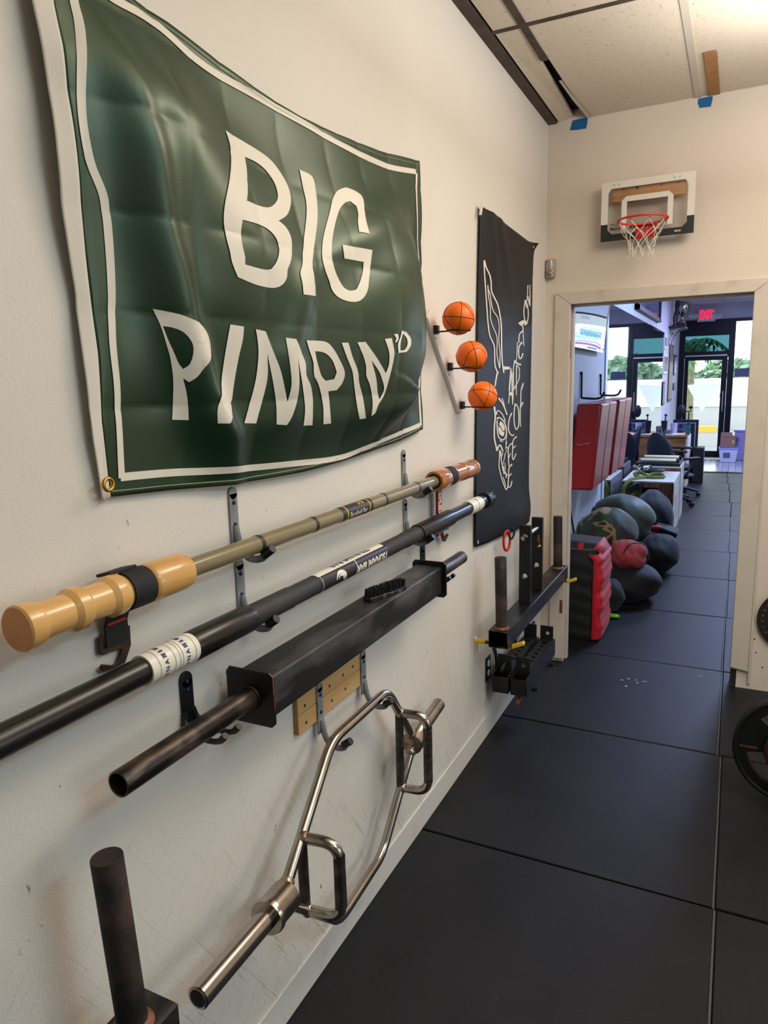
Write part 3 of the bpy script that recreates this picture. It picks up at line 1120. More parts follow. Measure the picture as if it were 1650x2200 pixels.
S4 = [([(470, 0), (445, 330), (428, 545)], 17), ([(485, 0), (490, 330), (500, 565)], 19), ([(440, 365), (512, 392)], 50),
      ([(515, 0), (510, 400), (500, 560)], 15), ([(565, 0), (565, 400)], 15), ([(620, 0), (600, 140), (530, 260)], 15),
      ([(690, 190), (650, 290), (640, 520), (632, 700), (635, 950)], 20), ([(680, 520), (640, 610)], 22),
      ([(550, 545), (530, 640), (522, 800), (535, 930), (565, 1000), (600, 940), (608, 780), (595, 620), (552, 552)], 22),
      ([(485, 710), (440, 820), (425, 960), (445, 1060), (500, 1110), (518, 1080)], 22),
      ([(572, 1120), (510, 1190), (500, 1330), (495, 1480), (515, 1525), (560, 1420)], 20), ([(505, 1330), (560, 1280)], 16),
      ([(490, 1240), (430, 1310), (425, 1500), (435, 1640)], 20), ([(425, 1510), (465, 1415)], 16),
      ([(395, 1210), (380, 1330), (405, 1400)], 14), ([(390, 1300), (430, 1350)], 16),
      ([(490, 1605), (435, 1680), (430, 1830), (420, 1980), (440, 2010), (470, 1980), (488, 1900)], 22), ([(435, 1820), (485, 1765)], 18),
      ([(235, 0), (205, 130), (190, 250)], 24),
      ([(180, 600), (195, 780), (180, 950), (180, 1150), (210, 1290), (225, 1370), (250, 1300), (285, 1275), (330, 1385)], 28),
      ([(255, 450), (320, 540), (365, 640), (402, 745)], 25), ([(315, 450), (360, 590)], 14),
      ([(215, 740), (235, 670), (290, 700), (340, 770), (372, 865)], 19),
      ([(225, 820), (260, 790), (320, 830), (365, 900), (390, 1000), (385, 1100), (350, 1170), (290, 1170), (250, 1120), (235, 1040), (228, 930), (228, 840)], 24),
      ([(395, 1080), (385, 1200), (380, 1330)], 11), ([(270, 1200), (335, 1205)], 16),
      ([(275, 1360), (268, 1500), (262, 1640), (290, 1780), (330, 1920), (385, 2050), (410, 2010), (425, 1960)], 20),
      ([(290, 1380), (300, 1520), (320, 1640), (330, 1720)], 20), ([(330, 1400), (300, 1500)], 12), ([(375, 1400), (330, 1620)], 12),
      ([(335, 1640), (350, 1780)], 26), ([(365, 1580), (375, 1760)], 11), ([(350, 1740), (410, 1800)], 20), ([(385, 1780), (390, 1850)], 20),
      ([(335, 1830), (380, 1990)], 13)]


def ban_pt(p):
    o = 0.014
    for _ in range(3):
        q = onw(o, p[0], p[1])
        o = ban_d(q.y, q.z)
    return onw(o + 0.0015, p[0], p[1])


mbL, mbD = MB(), MB()
for S, x0, y0, sc in ((S3, 1030, 540, 120 / 880), (S4, 1040, 800, 110 / 896)):
    for pts, w in S:
        P = densify([(p[0], p[1]) for p in pts], 4)
        L, Rr = ribbon2(P, [w * 1.2 * (0.75 + 0.25 * math.sin(math.pi * min(1, (i + 1) / 4))) for i in range(len(P))])
        vs = []
        for a, b in zip(L, Rr):
            for q in (a, b): vs.append(ban_pt((x0 + q.x * sc, y0 + q.y * sc)))
        fs = [(2 * i, 2 * i + 1, 2 * i + 3, 2 * i + 2) for i in range(len(L) - 1)]
        (mbL if S is S4 and min(p[0] for p in pts) > 415 or S is S3 and min(p[0] for p in pts) > 460 else mbD).add(vs, fs)
for poly in ([(285, 850), (340, 900), (365, 960), (360, 1030), (330, 1020), (290, 950), (262, 910)],
             [(255, 935), (290, 975), (325, 1035), (358, 1050), (345, 1110), (315, 1120), (270, 1080), (250, 1010)]):
    bm = poly_fill([poly])
    m2 = bm_mb(bm, lambda a, b: ban_pt((1040 + a * 110 / 896, 800 + b * 110 / 896)))
    mbD.add(m2.v, m2.f)
mbD.build('printed_drawing', M_print, BN, fix=False)
mbL.build('printed_lettering', M_print, BN, fix=False)

# ================================================================== WALL EQUIPMENT
# ---------- grey J hooks
def j_hook(y, ztop, zbend, tip_off, name, label, group, mstrap=None, cap=M_black, screws=M_bluescrew, lean=0.0):
    t = thing(name, label, 'hook', (XW, y, zbend), group)
    mm = mstrap or M_greyhook
    mb = MB()
    mb.box((XW + 0.0005, y - 0.0145, zbend + 0.035), (XW + 0.0055, y + 0.0145, ztop - 0.0145))
    mb.lathe((XW + 0.0005, y, ztop - 0.0145), (1, 0, 0), [(0, 0.0145), (0.005, 0.0145)], 20)
    mb.build('mounting_strip', mm, t, bevel=0.001)
    path = [(0.006, zbend + 0.075), (0.009, zbend + 0.055), (0.016, zbend + 0.028), (0.03, zbend + 0.008), (0.052, zbend), (0.075, zbend + 0.005), (tip_off - 0.022, zbend + 0.014)]
    P = densify([V(XW + a, y, b) for a, b in path], 4)
    end = V(XW + tip_off - 0.022, y, zbend + 0.014)
    mb = MB()
    mb.tube(P, 0.0085, 12)
    mb.build('arm', mm, t, smooth=50)
    dr = V(0.75, 0, 0.55).normalized()
    mb = MB()
    mb.tube([end - dr * 0.004, end + dr * 0.026], 0.0105, 14)
    mb.build('rubber_cap', cap, t, smooth=50, bevel=0.001)
    for zz in (ztop - 0.035, ztop - 0.085):
        if zz > zbend + 0.05:
            mb = MB()
            mb.ball((XW + 0.0065, y, zz), (0.003, 0.0055, 0.0055), 12, 8)
            mb.build('screw', screws, t, smooth=60)
    return t


j_hook(1.265, 1.478, 1.316, 0.105, 'wall_hook', 'grey wall hook under the olive pole, near end below the flag', 'grey hooks holding the two long bars')
j_hook(2.185, 1.474, 1.318, 0.103, 'wall_hook', 'grey wall hook under the olive pole beside its far amber handle', 'grey hooks holding the two long bars')
j_hook(1.273, 1.312, 1.151, 0.100, 'wall_hook', 'grey wall hook cradling the thick black bar, nearer of its two', 'grey hooks holding the two long bars')
j_hook(2.190, 1.305, 1.152, 0.108, 'wall_hook', 'grey wall hook cradling the thick black bar, at its far collar', 'grey hooks holding the two long bars')

# ---------- olive pole with turned wooden handles
PX = XW + 0.066
PZ = 1.3525
PL = thing('pole_bar', 'olive pole with turned wooden handles at both ends, on the upper wall hooks', 'barbell', (PX, 0.66, PZ))
mb = MB()
mb.lathe((PX, 0.9, PZ), (0, 1, 0), [(0, 0.0198), (1.5, 0.0198)], 28)
mb.build('tube', M_pole, PL, smooth=40)


def ypx(u, v, x=None):   # y of a point of the pole seen at that pixel
    return at(0, PX + 0.012, u, v).y


HN = [(0, 0.034), (0.002, 0.0365), (0.018, 0.0368), (0.030, 0.0345), (0.034, 0.0300), (0.085, 0.0295), (0.090, 0.0335), (0.094, 0.0362), (0.112, 0.0362),
      (0.118, 0.0325), (0.121, 0.0298), (0.162, 0.0298), (0.168, 0.0335), (0.172, 0.0360), (0.190, 0.0360), (0.196, 0.0345), (0.200, 0.0310), (0.258, 0.0310),
      (0.262, 0.0345), (0.268, 0.0362), (0.345, 0.0362), (0.358, 0.0335), (0.364, 0.0270), (0.366, 0.0198)]
hy0 = 0.664
mb = MB()
mb.lathe((PX, hy0, PZ), (0, 1, 0), HN, 40)
mb.build('near_handle', M_wood, PL, smooth=30)
mb = MB()
mb.lathe((PX, hy0 - 0.0008, PZ), (0, 1, 0), [(0, 0.0335), (0.0012, 0.0338)], 40)
mb.build('end_face', M_woodend, PL, smooth=30)
hyf = 2.31
HF = [(0, 0.0240), (-0.012, 0.0245), (-0.012, 0.0345), (-0.006, 0.0370), (0.085, 0.0370), (0.092, 0.0340), (0.094, 0.0310), (0.150, 0.0310), (0.156, 0.0350), (0.235, 0.0350),
      (0.240, 0.0310), (0.262, 0.0310), (0.268, 0.0350), (0.345, 0.0350), (0.352, 0.0320), (0.365, 0.0320), (0.371, 0.0352), (0.395, 0.0352), (0.402, 0.032)]
mb = MB()
mb.lathe((PX, hyf, PZ), (0, 1, 0), HF, 40, caps=True)
mb.build('far_handle', M_woodfar, PL, smooth=30)
mb = MB()
mb.lathe((PX, hyf - 0.0125, PZ), (0, 1, 0), [(0, 0.0205), (0, 0.027), (0.002, 0.0272), (0.002, 0.0205)], 32, caps=False)
mb.build('socket_rim', M_dark, PL, smooth=30)
for p in ((562, 1164), (678, 1120), (828, 1066), (899, 1042)):
    yy = ypx(*p)
    mb = MB()
    mb.lathe((PX, yy - 0.006, PZ), (0, 1, 0), [(0, 0.0198), (0, 0.0204), (0.012, 0.0204), (0.012, 0.0198)], 28, caps=False)
    mb.build('tape_band', M_band, PL, smooth=40)
ya, yb = ypx(733, 1102), ypx(797, 1078)
mb = MB()
mb.lathe((PX, ya, PZ), (0, 1, 0), [(0, 0.0198), (0, 0.0205), (yb - ya, 0.0205), (yb - ya, 0.0198)], 32, caps=False)
mb.build('printed_sleeve', M_band, PL, smooth=40)
for yy in (ya + 0.022, yb - 0.022):
    mb = MB()
    mb.lathe((PX, yy, PZ), (0, 1, 0), [(0, 0.0204), (0, 0.0209), (0.005, 0.0209), (0.005, 0.0204)], 32, caps=False)
    mb.build('yellow_ring', M_yelprint, PL, smooth=40)


def wrap(bm, y0, ang0, r, cx, cz, flip=1, step=0.004, around=False):
    """bend flat lettering on a bar lying along y. flip -1: upside down. around: letters run round the bar"""
    if around:
        cut_grid(bm, step, None)
        return bm_mb(bm, lambda a, b: Vector((cx + r * math.cos(ang0 - flip * a / r), y0 + flip * b, cz + r * math.sin(ang0 - flip * a / r))))
    cut_grid(bm, None, step)
    return bm_mb(bm, lambda a, b: Vector((cx + r * math.cos(ang0 + flip * b / r), y0 + flip * a, cz + r * math.sin(ang0 + flip * b / r))))


wrap(text_bm('Bandbell Bar', 0.020), (ya + yb) / 2, math.radians(-12), 0.0209, PX, PZ).build('lettering', M_print, PL, fix=False)
wrap(text_bm('27 lb', 0.016, 0.0006), (ya + yb) / 2 + 0.025, math.radians(62), 0.0209, PX, PZ).build('lettering', M_yelprint, PL, fix=False)
wrap(text_bm('DT', 0.045), hyf + 0.045, math.radians(20), 0.0373, PX, PZ).build('carved_letters', M_plyedge, PL, fix=False)


# ---------- webbing straps with steel hooks on the handles
def strap(yc, w, r, tail_off, z_end, label, tag_col, text):
    t = thing('hook_strap', label, 'strap', (PX, yc, PZ), 'webbing straps on the pole handles')
    n = 28
    a0, a1 = math.radians(-95), math.radians(178)
    inner, outer = r + 0.0006, r + 0.0042

    def arc(rad, k):
        a = a0 + (a1 - a0) * k / n
        return (PX + rad * math.cos(a), PZ + rad * math.sin(a))
    prof_o = [arc(outer, k) for k in range(n + 1)]
    prof_i = [arc(inner, k) for k in range(n + 1)]
    mb = MB()
    vs, fs = [], []
    for k in range(n + 1):
        for (q, dy) in ((prof_o[k], -w / 2), (prof_o[k], w / 2), (prof_i[k], w / 2), (prof_i[k], -w / 2)):
            vs.append((q[0], yc + dy, q[1]))
    for k in range(n):
        for c in range(4):
            d = (c + 1) % 4
            fs.append((k * 4 + c, k * 4 + d, k * 4 + 4 + d, k * 4 + 4 + c))
    fs += [(0, 3, 2, 1), (n * 4, n * 4 + 1, n * 4 + 2, n * 4 + 3)]
    mb.add(vs, fs)
    mb.build('loop', M_nylon, t, smooth=40)
    xo = XW + tail_off
    mb = MB()
    xl = PX - outer + 0.002
    P = [(xl, PZ + 0.004), (xl - 0.001, PZ - 0.03), ((xl + xo) / 2, PZ - 0.05), (xo, PZ - 0.07), (xo, z_end)]
    vs, fs = [], []
    for (x, z) in P:
        for (dx, dy) in ((0.002, -w / 2), (0.002, w / 2), (-0.002, w / 2), (-0.002, -w / 2)): vs.append((x + dx, yc + dy, z))
    for k in range(len(P) - 1):
        for c in range(4):
            d = (c + 1) % 4
            fs.append((k * 4 + c, k * 4 + d, k * 4 + 4 + d, k * 4 + 4 + c))
    fs += [(0, 3, 2, 1), (16, 17, 18, 19)]
    mb.add(vs, fs)
    mb.build('tail', M_nylon, t)
    return t, xo


syn = hy0 + 0.229
ST, xo = strap(syn, 0.052, 0.0312, 0.016, 1.243, 'black webbing strap on the pale near wooden handle, with brown steel hook', None, None)
mb = MB()   # folded free end on top with a pale edge
mb.obox((PX - 0.020, syn - 0.014, PZ + 0.0335), (0.018, 0, 0.004), (0, 0.030, 0), (-0.0006, 0, 0.0028))
mb.build('folded_end', M_nylon, ST, bevel=0.0015)
mb = MB()
mb.obox((PX - 0.003, syn - 0.027, PZ + 0.0350), (0.0008, 0, 0), (0, 0.028, 0), (0, 0, 0.0012))
mb.build('pale_edging', mat('pale_edging', (206, 170, 140), 0.6), ST)
mb = MB()
mb.obox((xo + 0.003, syn, PZ - 0.058), (0.0012, 0, 0.0003), (0, 0.022, 0), (0, 0, 0.012))
mb.build('red_label', M_redtag, ST, bevel=0.0006)
HK = [(90, 1370), (160, 1325), (190, 1480), (530, 1375), (535, 1180), (575, 1175), (592, 1475), (500, 1755), (340, 1830), (160, 1880), (118, 1840), (150, 1778), (320, 1790), (390, 1740), (450, 1560), (440, 1530), (300, 1580), (150, 1640), (105, 1610)]
hp = [at(0, xo - 0.004, *p) for p in crop(HK, 200, 1180, 230 / 1650)]
mb = MB()
bm = poly_fill([[(p.y, p.z) for p in hp]])
top = bm_mb(bm, lambda a, b: Vector((xo - 0.004, a, b)))
n = len(hp)
mb.prism(hp, (-0.006, 0, 0))
mb.build('steel_hook', M_brownsteel, ST, bevel=0.0012, seg=1)

syf = hyf + 0.122
ST2, xo2 = strap(syf, 0.050, 0.0312, 0.030, 1.13, 'narrow red and black strap hanging from the amber far handle', None, None)
a_, b_ = at(0, xo2 + 0.003, 962, 1046), at(0, xo2 + 0.003, 956, 1098)
mb = MB()
mb.obox((xo2 + 0.003, syf, PZ - 0.135), (0.0008, 0, 0), (0, 0.019, 0), (0, 0, 0.085))
mb.build('red_band', mat('red_band', (190, 60, 40), 0.6), ST2)
bm = text_bm('SPUD INC', 0.034, 0.001)
bm_mb(bm, lambda a, b: Vector((xo2 + 0.0042, syf + b, PZ - 0.135 - a))).build('lettering', M_print, ST2, fix=False)
HK2 = [(560, 1480), (615, 1470), (615, 1590), (500, 1640), (540, 1770), (585, 1690), (620, 1700), (550, 1850), (510, 1850), (450, 1640), (455, 1590), (560, 1560)]
hp = [at(0, xo2, *p) for p in crop(HK2, 900, 970, 170 / 1626)]
mb = MB()
mb.prism(hp, (-0.006, 0, 0))
mb.build('steel_hook', M_brownsteel, ST2, bevel=0.001, seg=1)

# ---------- thick black flexible bar with printed sleeve and cream ring stickers
TX, TZ = XW + 0.064, 1.1955
TB = thing('flexible_bar', 'long thick black flexible bar with cream ring stickers on the lower grey hooks', 'barbell', (TX, 1.7, TZ))


def tpx(u, v): return at(0, TX + 0.016, u, v).y


M_tbar = mat('glossy_black_tube', (26, 25, 25), 0.30, metal=0.35, c2=(52, 44, 38), ns=10, thr=(0.45, 0.9), stretch=(1, 0.2, 1), spec=0.7)
M_tgrip = mat('matt_black_grip', (38, 36, 36), 0.62, c2=(50, 46, 44), ns=20, bump=0.1, bs=200)
M_tprint = mat('printed_black_film', (32, 29, 32), 0.35)
yr0, yr1 = tpx(318, 1436), tpx(420, 1375)
y_c1 = tpx(545, 1317)
y_c1b = tpx(552, 1300)
y_p0, y_p1 = tpx(683, 1238), tpx(830, 1168)
y_c2 = tpx(905, 1130)
y_r2, y_r2b = tpx(1012, 1085), tpx(1035, 1072)
y_end = tpx(1047, 1072)
mb = MB()
mb.lathe((TX, 0.0, TZ), (0, 1, 0), [(0.30, 0.0255), (yr0 + 0.02, 0.0255)], 36)
mb.build('near_sleeve', M_tbar, TB, smooth=40)
mb = MB()
mb.lathe((TX, 0.0, TZ), (0, 1, 0), [(yr1 - 0.002, 0.022), (yr1 - 0.001, 0.0300), (yr1 + 0.004, 0.0312), (y_c1 - 0.004, 0.0312), (y_c1, 0.0300), (y_c1, 0.024)], 36)
mb.build('collar', M_tbar, TB, smooth=40)
mb = MB()
mb.lathe((TX, 0.0, TZ), (0, 1, 0), [(y_c1 - 0.01, 0.0262), (y_c1 + 0.16, 0.0262), (y_c1 + 0.166, 0.0245), (y_p0, 0.0245)], 36)
mb.build('grip', M_tgrip, TB, smooth=40)
mb = MB()
mb.lathe((TX, 0.0, TZ), (0, 1, 0), [(y_p1, 0.0245), (y_c2 - 0.11, 0.0245), (y_c2 - 0.104, 0.0262), (y_c2 + 0.01, 0.0262)], 36)
mb.build('grip', M_tgrip, TB, smooth=40)
mb = MB()
mb.lathe((TX, 0.0, TZ), (0, 1, 0), [(y_p0, 0.024), (y_p0, 0.0250), (y_p1, 0.0250), (y_p1, 0.024)], 36)
mb.build('printed_film', M_tprint, TB, smooth=40)
mb = MB()
mb.lathe((TX, 0.0, TZ), (0, 1, 0), [(y_c2, 0.024), (y_c2, 0.0302), (y_c2 + 0.004, 0.0315), (y_c2 + 0.30, 0.0315), (y_c2 + 0.303, 0.0255), (y_end, 0.0255)], 36)
mb.build('far_sleeve', M_tbar, TB, smooth=40)


def ring_sticker(y0, y1, txt, big):
    mb = MB()
    mb.lathe((TX, 0.0, TZ), (0, 1, 0), [(y0, 0.0250), (y0, 0.0292), (y0 + 0.004, 0.0298), (y1 - 0.004, 0.0298), (y1, 0.0292), (y1, 0.0250)], 40)
    rg = mb.build('ring_sticker', M_sticker, TB, smooth=40)
    ym, q = (y0 + y1) / 2, (y1 - y0)
    for f in ((0.14, 0.44, 0.54, 0.60, 0.88) if big else (0.2, 0.8)):
        mb = MB()
        yy = y0 + q * f
        mb.lathe((TX, yy, TZ), (0, 1, 0), [(0, 0.0297), (0, 0.0301), (0.0011, 0.0301), (0.0011, 0.0297)], 40, caps=False)
        o = mb.build('printed_line', M_ink2, rg, smooth=40)
    for f in ((0.28, 0.72) if big else (0.5,)):
        for a in (28, 150):
            m2 = wrap(text_bm(txt, 0.0135 if big else 0.014, 0.0004), y0 + q * f, math.radians(a), 0.0302, TX, TZ, -1, 0.002, True)
            m2.build('printed_text', M_ink, rg, fix=False)
    return rg




RG = ring_sticker(yr0, yr1, 'T S U N A M I  B A R', True)
RG2 = ring_sticker(y_r2, y_r2b, 'TSUNAMI', False)
mb = MB()
mb.lathe((TX, 0.0, TZ), (0, 1, 0), [(y_end - 0.005, 0.0235), (y_end - 0.005, 0.034), (y_end + 0.055, 0.0365), (y_end + 0.06, 0.034), (y_end + 0.06, 0.028)], 24)
CO = mb.build('end_collar', M_steel_blk, TB, smooth=30)
for k in range(10):
    a = k * math.pi / 5
    mb = MB()
    mb.ball((TX + 0.035 * math.cos(a), y_end + 0.045, TZ + 0.035 * math.sin(a)), 0.0045, 8, 6)
    mb.build('bolt', M_steel_worn, CO, smooth=60)
# printed film: white strip with navy marks on top, wave emblem, upside-down name
mb = MB()
for side in (0,):
    a0, a1 = math.radians(58), math.radians(112)
    mb.grid(lambda u, v: Vector((TX + 0.0254 * math.cos(a0 + (a1 - a0) * v), y_p0 + 0.005 + (y_p1 - y_p0 - 0.02) * u, TZ + 0.0254 * math.sin(a0 + (a1 - a0) * v))), 2, 8)
mb.build('white_strip', M_sticker, TB, smooth=60)
LW = y_p1 - y_p0
wrap(text_bm('TSUNAMI BAR', 0.034, 0.001), y_p0 + LW * 0.5, math.radians(104), 0.0258, TX, TZ, -1).build('lettering', M_ink, TB, fix=False)
wrap(text_bm('TSUNAMI BAR', 0.030, 0.0012), y_p0 + LW * 0.735, math.radians(-8), 0.0255, TX, TZ, -1).build('lettering', M_print, TB, fix=False)
for yy, ww in ((y_p0 + LW * 0.49, 0.003), (y_p0 + 0.012, 0.0015)):
    mb = MB()
    mb.lathe((TX, yy, TZ), (0, 1, 0), [(0, 0.0249), (0, 0.0254), (ww, 0.0254), (ww, 0.0249)], 36, caps=False)
    mb.build('white_ring', M_print, TB, smooth=40)


def on_bar(a, b, yc, ac, r=0.0255):   # a along +y, b round the bar (metres)
    return Vector((TX + r * math.cos(ac + b / r), yc + a, TZ + r * math.sin(ac + b / r)))


yw, aw = y_p0 + LW * 0.275, math.radians(5)
for rad, w0 in ((0.022, 0.010), (0.0125, 0.007)):   # wave emblem: open crescents
    vs, fs = [], []
    N = 20
    for i in range(N + 1):
        t = math.radians(-35 + 215 * i / N)
        w_ = w0 * (0.25 + 0.75 * math.sin(math.pi * min(1, 0.12 + i / N * 0.88)))
        for rr in (rad, rad - w_): vs.append(on_bar(rr * 1.25 * math.cos(t) - 0.004, rr * math.sin(t) - 0.006, yw, aw))
    for i in range(N): fs.append((2 * i, 2 * i + 1, 2 * i + 3, 2 * i + 2))
    MB().add(vs, fs).build('wave_emblem', M_print, TB, fix=False)

# ---------- square log bar on black double hooks
BX, BZ = XW + 0.088, 1.031
LB = thing('log_bar', 'black square steel log bar with pipe ends and end plates on the wall', 'barbell', (BX, 1.7, BZ))
yN, yF = 1.178, 2.195
mb = MB()
mb.box((BX - 0.0475, yN + 0.003, BZ - 0.0475), (BX + 0.0475, yF - 0.003, BZ + 0.0475))
mb.build('box_tube', M_beam, LB, bevel=0.006, seg=3)
for y_, nm in ((yN, 'near'), (yF, 'far')):
    mb = MB()
    c = 0.010
    h = 0.0625
    mb.prism([V(BX + a, y_ - 0.003, BZ + b) for a, b in ((-h + c, -h), (h - c, -h), (h, -h + c), (h, h - c), (h - c, h), (-h + c, h), (-h, h - c), (-h, -h + c))], (0, 0.006, 0))
    mb.build('end_plate', M_steel_blk, LB, bevel=0.001, seg=1)
    # bare rusty rim of the plate
mb = MB()
h = 0.0632
mb.tube([V(BX + h - 0.012, yN - 0.002, BZ + h), V(BX + h - 0.002, yN - 0.002, BZ + h - 0.008), V(BX + h, yN - 0.002, BZ - 0.02)], 0.0016, 6)
mb.build('bare_edge', M_rustedge, LB, smooth=60)
mb = MB()
mb.tube([V(BX - h, yN - 0.002, BZ + h - 0.02), V(BX - h + 0.01, yN - 0.002, BZ + h), V(BX - h + 0.05, yN - 0.002, BZ + h)], 0.0012, 6)
mb.build('bare_edge', M_rustedge, LB, smooth=60)


def pipe(y0, y1, nm):
    mb = MB()
    ro, ri = 0.0242, 0.0205
    if y0 < y1: pr = [(y0, ri), (y0 + 0.001, ro - 0.0005), (y0 + 0.002, ro), (y1, ro)]
    mb.lathe((BX, 0, BZ), (0, 1, 0), [(y0 + 0.10, ri), (y0, ri), (y0, ro - 0.0006), (y0 + 0.0012, ro), (y1, ro), (y1, ri - 0.002)] if nm == 'n' else
             [(y0, ri), (y0, ro), (y1 - 0.0012, ro), (y1, ro - 0.0006), (y1, ri), (y1 - 0.10, ri)], 36, caps=True)
    return mb.build('pipe_sleeve', M_pipe, LB, smooth=35)


pipe(0.800, yN - 0.003, 'n')
pipe(yF + 0.003, 2.515, 'f')
mb = MB()
mb.tube([V(BX + 0.0255 * math.cos(a), yN - 0.006, BZ + 0.0255 * math.sin(a)) for a in [i * math.pi / 16 for i in range(32)]], 0.0035, 8, closed=True)
mb.build('weld_bead', M_steel_worn, LB, smooth=60)


def black_hook(y, label):
    t = thing('double_hook', label, 'hook', (XW, y, BZ - 0.04), 'black hooks under the log bar')
    mb = MB()
    mb.box((XW + 0.0005, y - 0.018, BZ - 0.03), (XW + 0.007, y + 0.018, BZ + 0.068))
    mb.lathe((XW + 0.0005, y, BZ + 0.068), (1, 0, 0), [(0, 0.018), (0.0065, 0.018)], 24)
    mb.build('backplate', M_steel_blk, t, bevel=0.002)
    for zz in (BZ + 0.064, BZ + 0.045):
        mb = MB()
        mb.ball((XW + 0.008, y, zz), (0.0025, 0.005, 0.005), 12, 8)
        mb.build('screw', M_bluescrew, t, smooth=60)
    for dy in (-0.022, 0.022):
        P = densify([V(XW + a, y + dy * b, BZ + c) for a, b, c in ((0.006, 0.6, 0.0), (0.010, 0.8, -0.02), (0.03, 1, -0.037), (0.07, 1, -0.044), (0.10, 1, -0.040), (0.118, 1, -0.024))], 4)
        mb = MB()
        mb.tube(P, [0.0062] * (len(P) - 4) + [0.0075] * 4, 12)
        mb.build('prong', M_black, t, smooth=50)
    return t


black_hook(1.072, 'black double hook with blue screws under the near pipe of the log bar')
black_hook(2.335, 'black double hook under the far pipe of the log bar')

# ---------- wire brush lying on the log bar
bz = BZ + 0.0475
p0, p1 = at(2, bz + 0.01, 790, 1287), at(2, bz + 0.01, 862, 1262)
BR = thing('wire_brush', 'black brush lying bristles up on the square log bar', 'brush', (p0.x, p0.y, bz))
d = (p1 - p0)
d.z = 0
L = max(d.length, 0.16)
d.normalize()
n_ = V(-d.y, d.x, 0)
mb = MB()
pts = []
for i in range(17):
    t = i / 16
    pts.append((t * L, 0.026 * (0.75 + 0.35 * math.sin(math.pi * t) + 0.12 * math.sin(4 * math.pi * t))))
outl = [p0 + d * a + n_ * w for a, w in pts] + [p0 + d * a - n_ * w * 0.55 for a, w in reversed(pts)]
for p in outl: p.z = bz + 0.0005
mb.prism(outl, (0, 0, 0.013))
mb.build('block', mat('black_lacquer', (22, 20, 19), 0.35, c2=(120, 110, 100), ns=60, thr=(0.55, 0.7)), BR, bevel=0.002)
mb = MB()
for i in range(20):
    for j in range(7):
        t = 0.03 + 0.94 * i / 19
        w = 0.026 * (0.75 + 0.35 * math.sin(math.pi * t) + 0.12 * math.sin(4 * math.pi * t))
        s_ = -0.5 + 1.42 * (j + (0.5 if i % 2 else 0)) / 7
        c = p0 + d * (t * L) + n_ * (w * 0.9 * s_)
        c.z = bz + 0.0135
        mb.obox(c + V(0, 0, 0.011), d * 0.0013, n_ * 0.0013, V(random.uniform(-.0014, .0014), random.uniform(-.0014, .0014), 0.0115 + random.uniform(-.0012, .0012)))
o = mb.build('bristles', M_bristle, BR)
o['kind'] = 'stuff'

# ---------- plywood board with two hooks and the chrome hex bar
PB = thing('hook_board', 'small plywood backing board with two grey hooks below the log bar', 'board', (XW, 1.65, 0.8))
ya_, yb_ = 1.462, 1.850
for (z0, z1) in ((0.786, 0.838), (0.840, 0.892)):
    mb = MB()
    mb.box((XW + 0.0005, ya_, z0), (XW + 0.016, yb_, z1))
    mb.build('board', M_ply, PB, bevel=0.0015)
for dz in (0.788, 0.842):
    for k in range(4):
        mb = MB()
        mb.box((XW + 0.002 + k * 0.0035, ya_ - 0.0006, dz), (XW + 0.0032 + k * 0.0035, ya_ + 0.001, dz + 0.048))
        mb.build('ply_layer', M_plyedge, PB)
for (u, v) in ((655, 1516), (658, 1552), (708, 1474), (713, 1505), (737, 1450), (742, 1480), (758, 1432), (778, 1418), (779, 1446)):
    p = onw(0.0162, u, v)
    mb = MB()
    mb.lathe((XW + 0.0155, p.y, p.z), (1, 0, 0), [(0, 0.0042), (0.0012, 0.0042)], 12)
    mb.build('screw_hole', M_dark, PB, smooth=40)


def board_hook(y, ztop, zb, tip):
    sv = globals()['XW']
    globals()['XW'] = sv + 0.016
    t = j_hook(y, ztop, zb, tip, 'wall_hook', 'grey hook on the plywood board, ' + ('near one with a bare black tip' if y < 1.7 else 'far one holding the top bend of the hex bar'), 'grey hooks on the plywood board')
    globals()['XW'] = sv


board_hook(1.566, 0.894, 0.712, 0.098)
board_hook(1.822, 0.894, 0.720, 0.100)

HX = thing('hex_bar', 'chrome hexagonal trap bar with rusty welds hanging on the plywood board', 'barbell', (XW + 0.1, 1.6, 0.5))


def nd(off, u, v): return onw(off, u, v)


xN, xT1, xT2, xFc, xB = 0.125, 0.078, 0.074, 0.080, 0.070
Nn = nd(xN, 604, 1936)
T1 = V(XW + xT1, 1.532, 0.742)
T1 = nd(xT1, 712, 1592)
T2 = nd(xT2, 832, 1483)
Fc = nd(xFc, 889, 1590)
B2 = nd(xB, 820, 1838)
LJ = nd(0.105, 648, 1999)
dl = (LJ - Nn)
B1 = LJ + dl * ((B2.z - LJ.z) / dl.z if abs(dl.z) > 1e-3 and (B2.z - LJ.z) / dl.z > 0 else 0.8)
B1 = V(XW + 0.085, T1.y - 0.01, B2.z)
FJ = nd(0.074, 857, 1718)
HXR = 0.0145
top = fillet([Nn, T1, T2, Fc], 0.05, 8)
bot = fillet([Nn, B1, B2, Fc], 0.05, 8)
mb = MB()
mb.tube(top, HXR, 16)
mb.tube(bot, HXR, 16)
mb.build('hex_frame', M_chrome, HX, smooth=45)
ydir = (Fc - Nn).normalized()
e1 = nd(xN + 0.012, 424, 2146)
dN = (Nn - e1).normalized()
mb = MB()
mb.lathe(e1, dN, [(0, 0.0205), (0.002, 0.0242), ((Nn - e1).length, 0.0245)], 36)
SLN = mb.build('sleeve', M_chrome, HX, smooth=40)
mb = MB()
mb.lathe(e1 - dN * 0.0006, dN, [(0, 0.013), (0.001, 0.0215), (0.002, 0.0215)], 28)
mb.build('end_cap', M_rust, SLN, smooth=40)
lN = (Nn - e1).length
mb = MB()
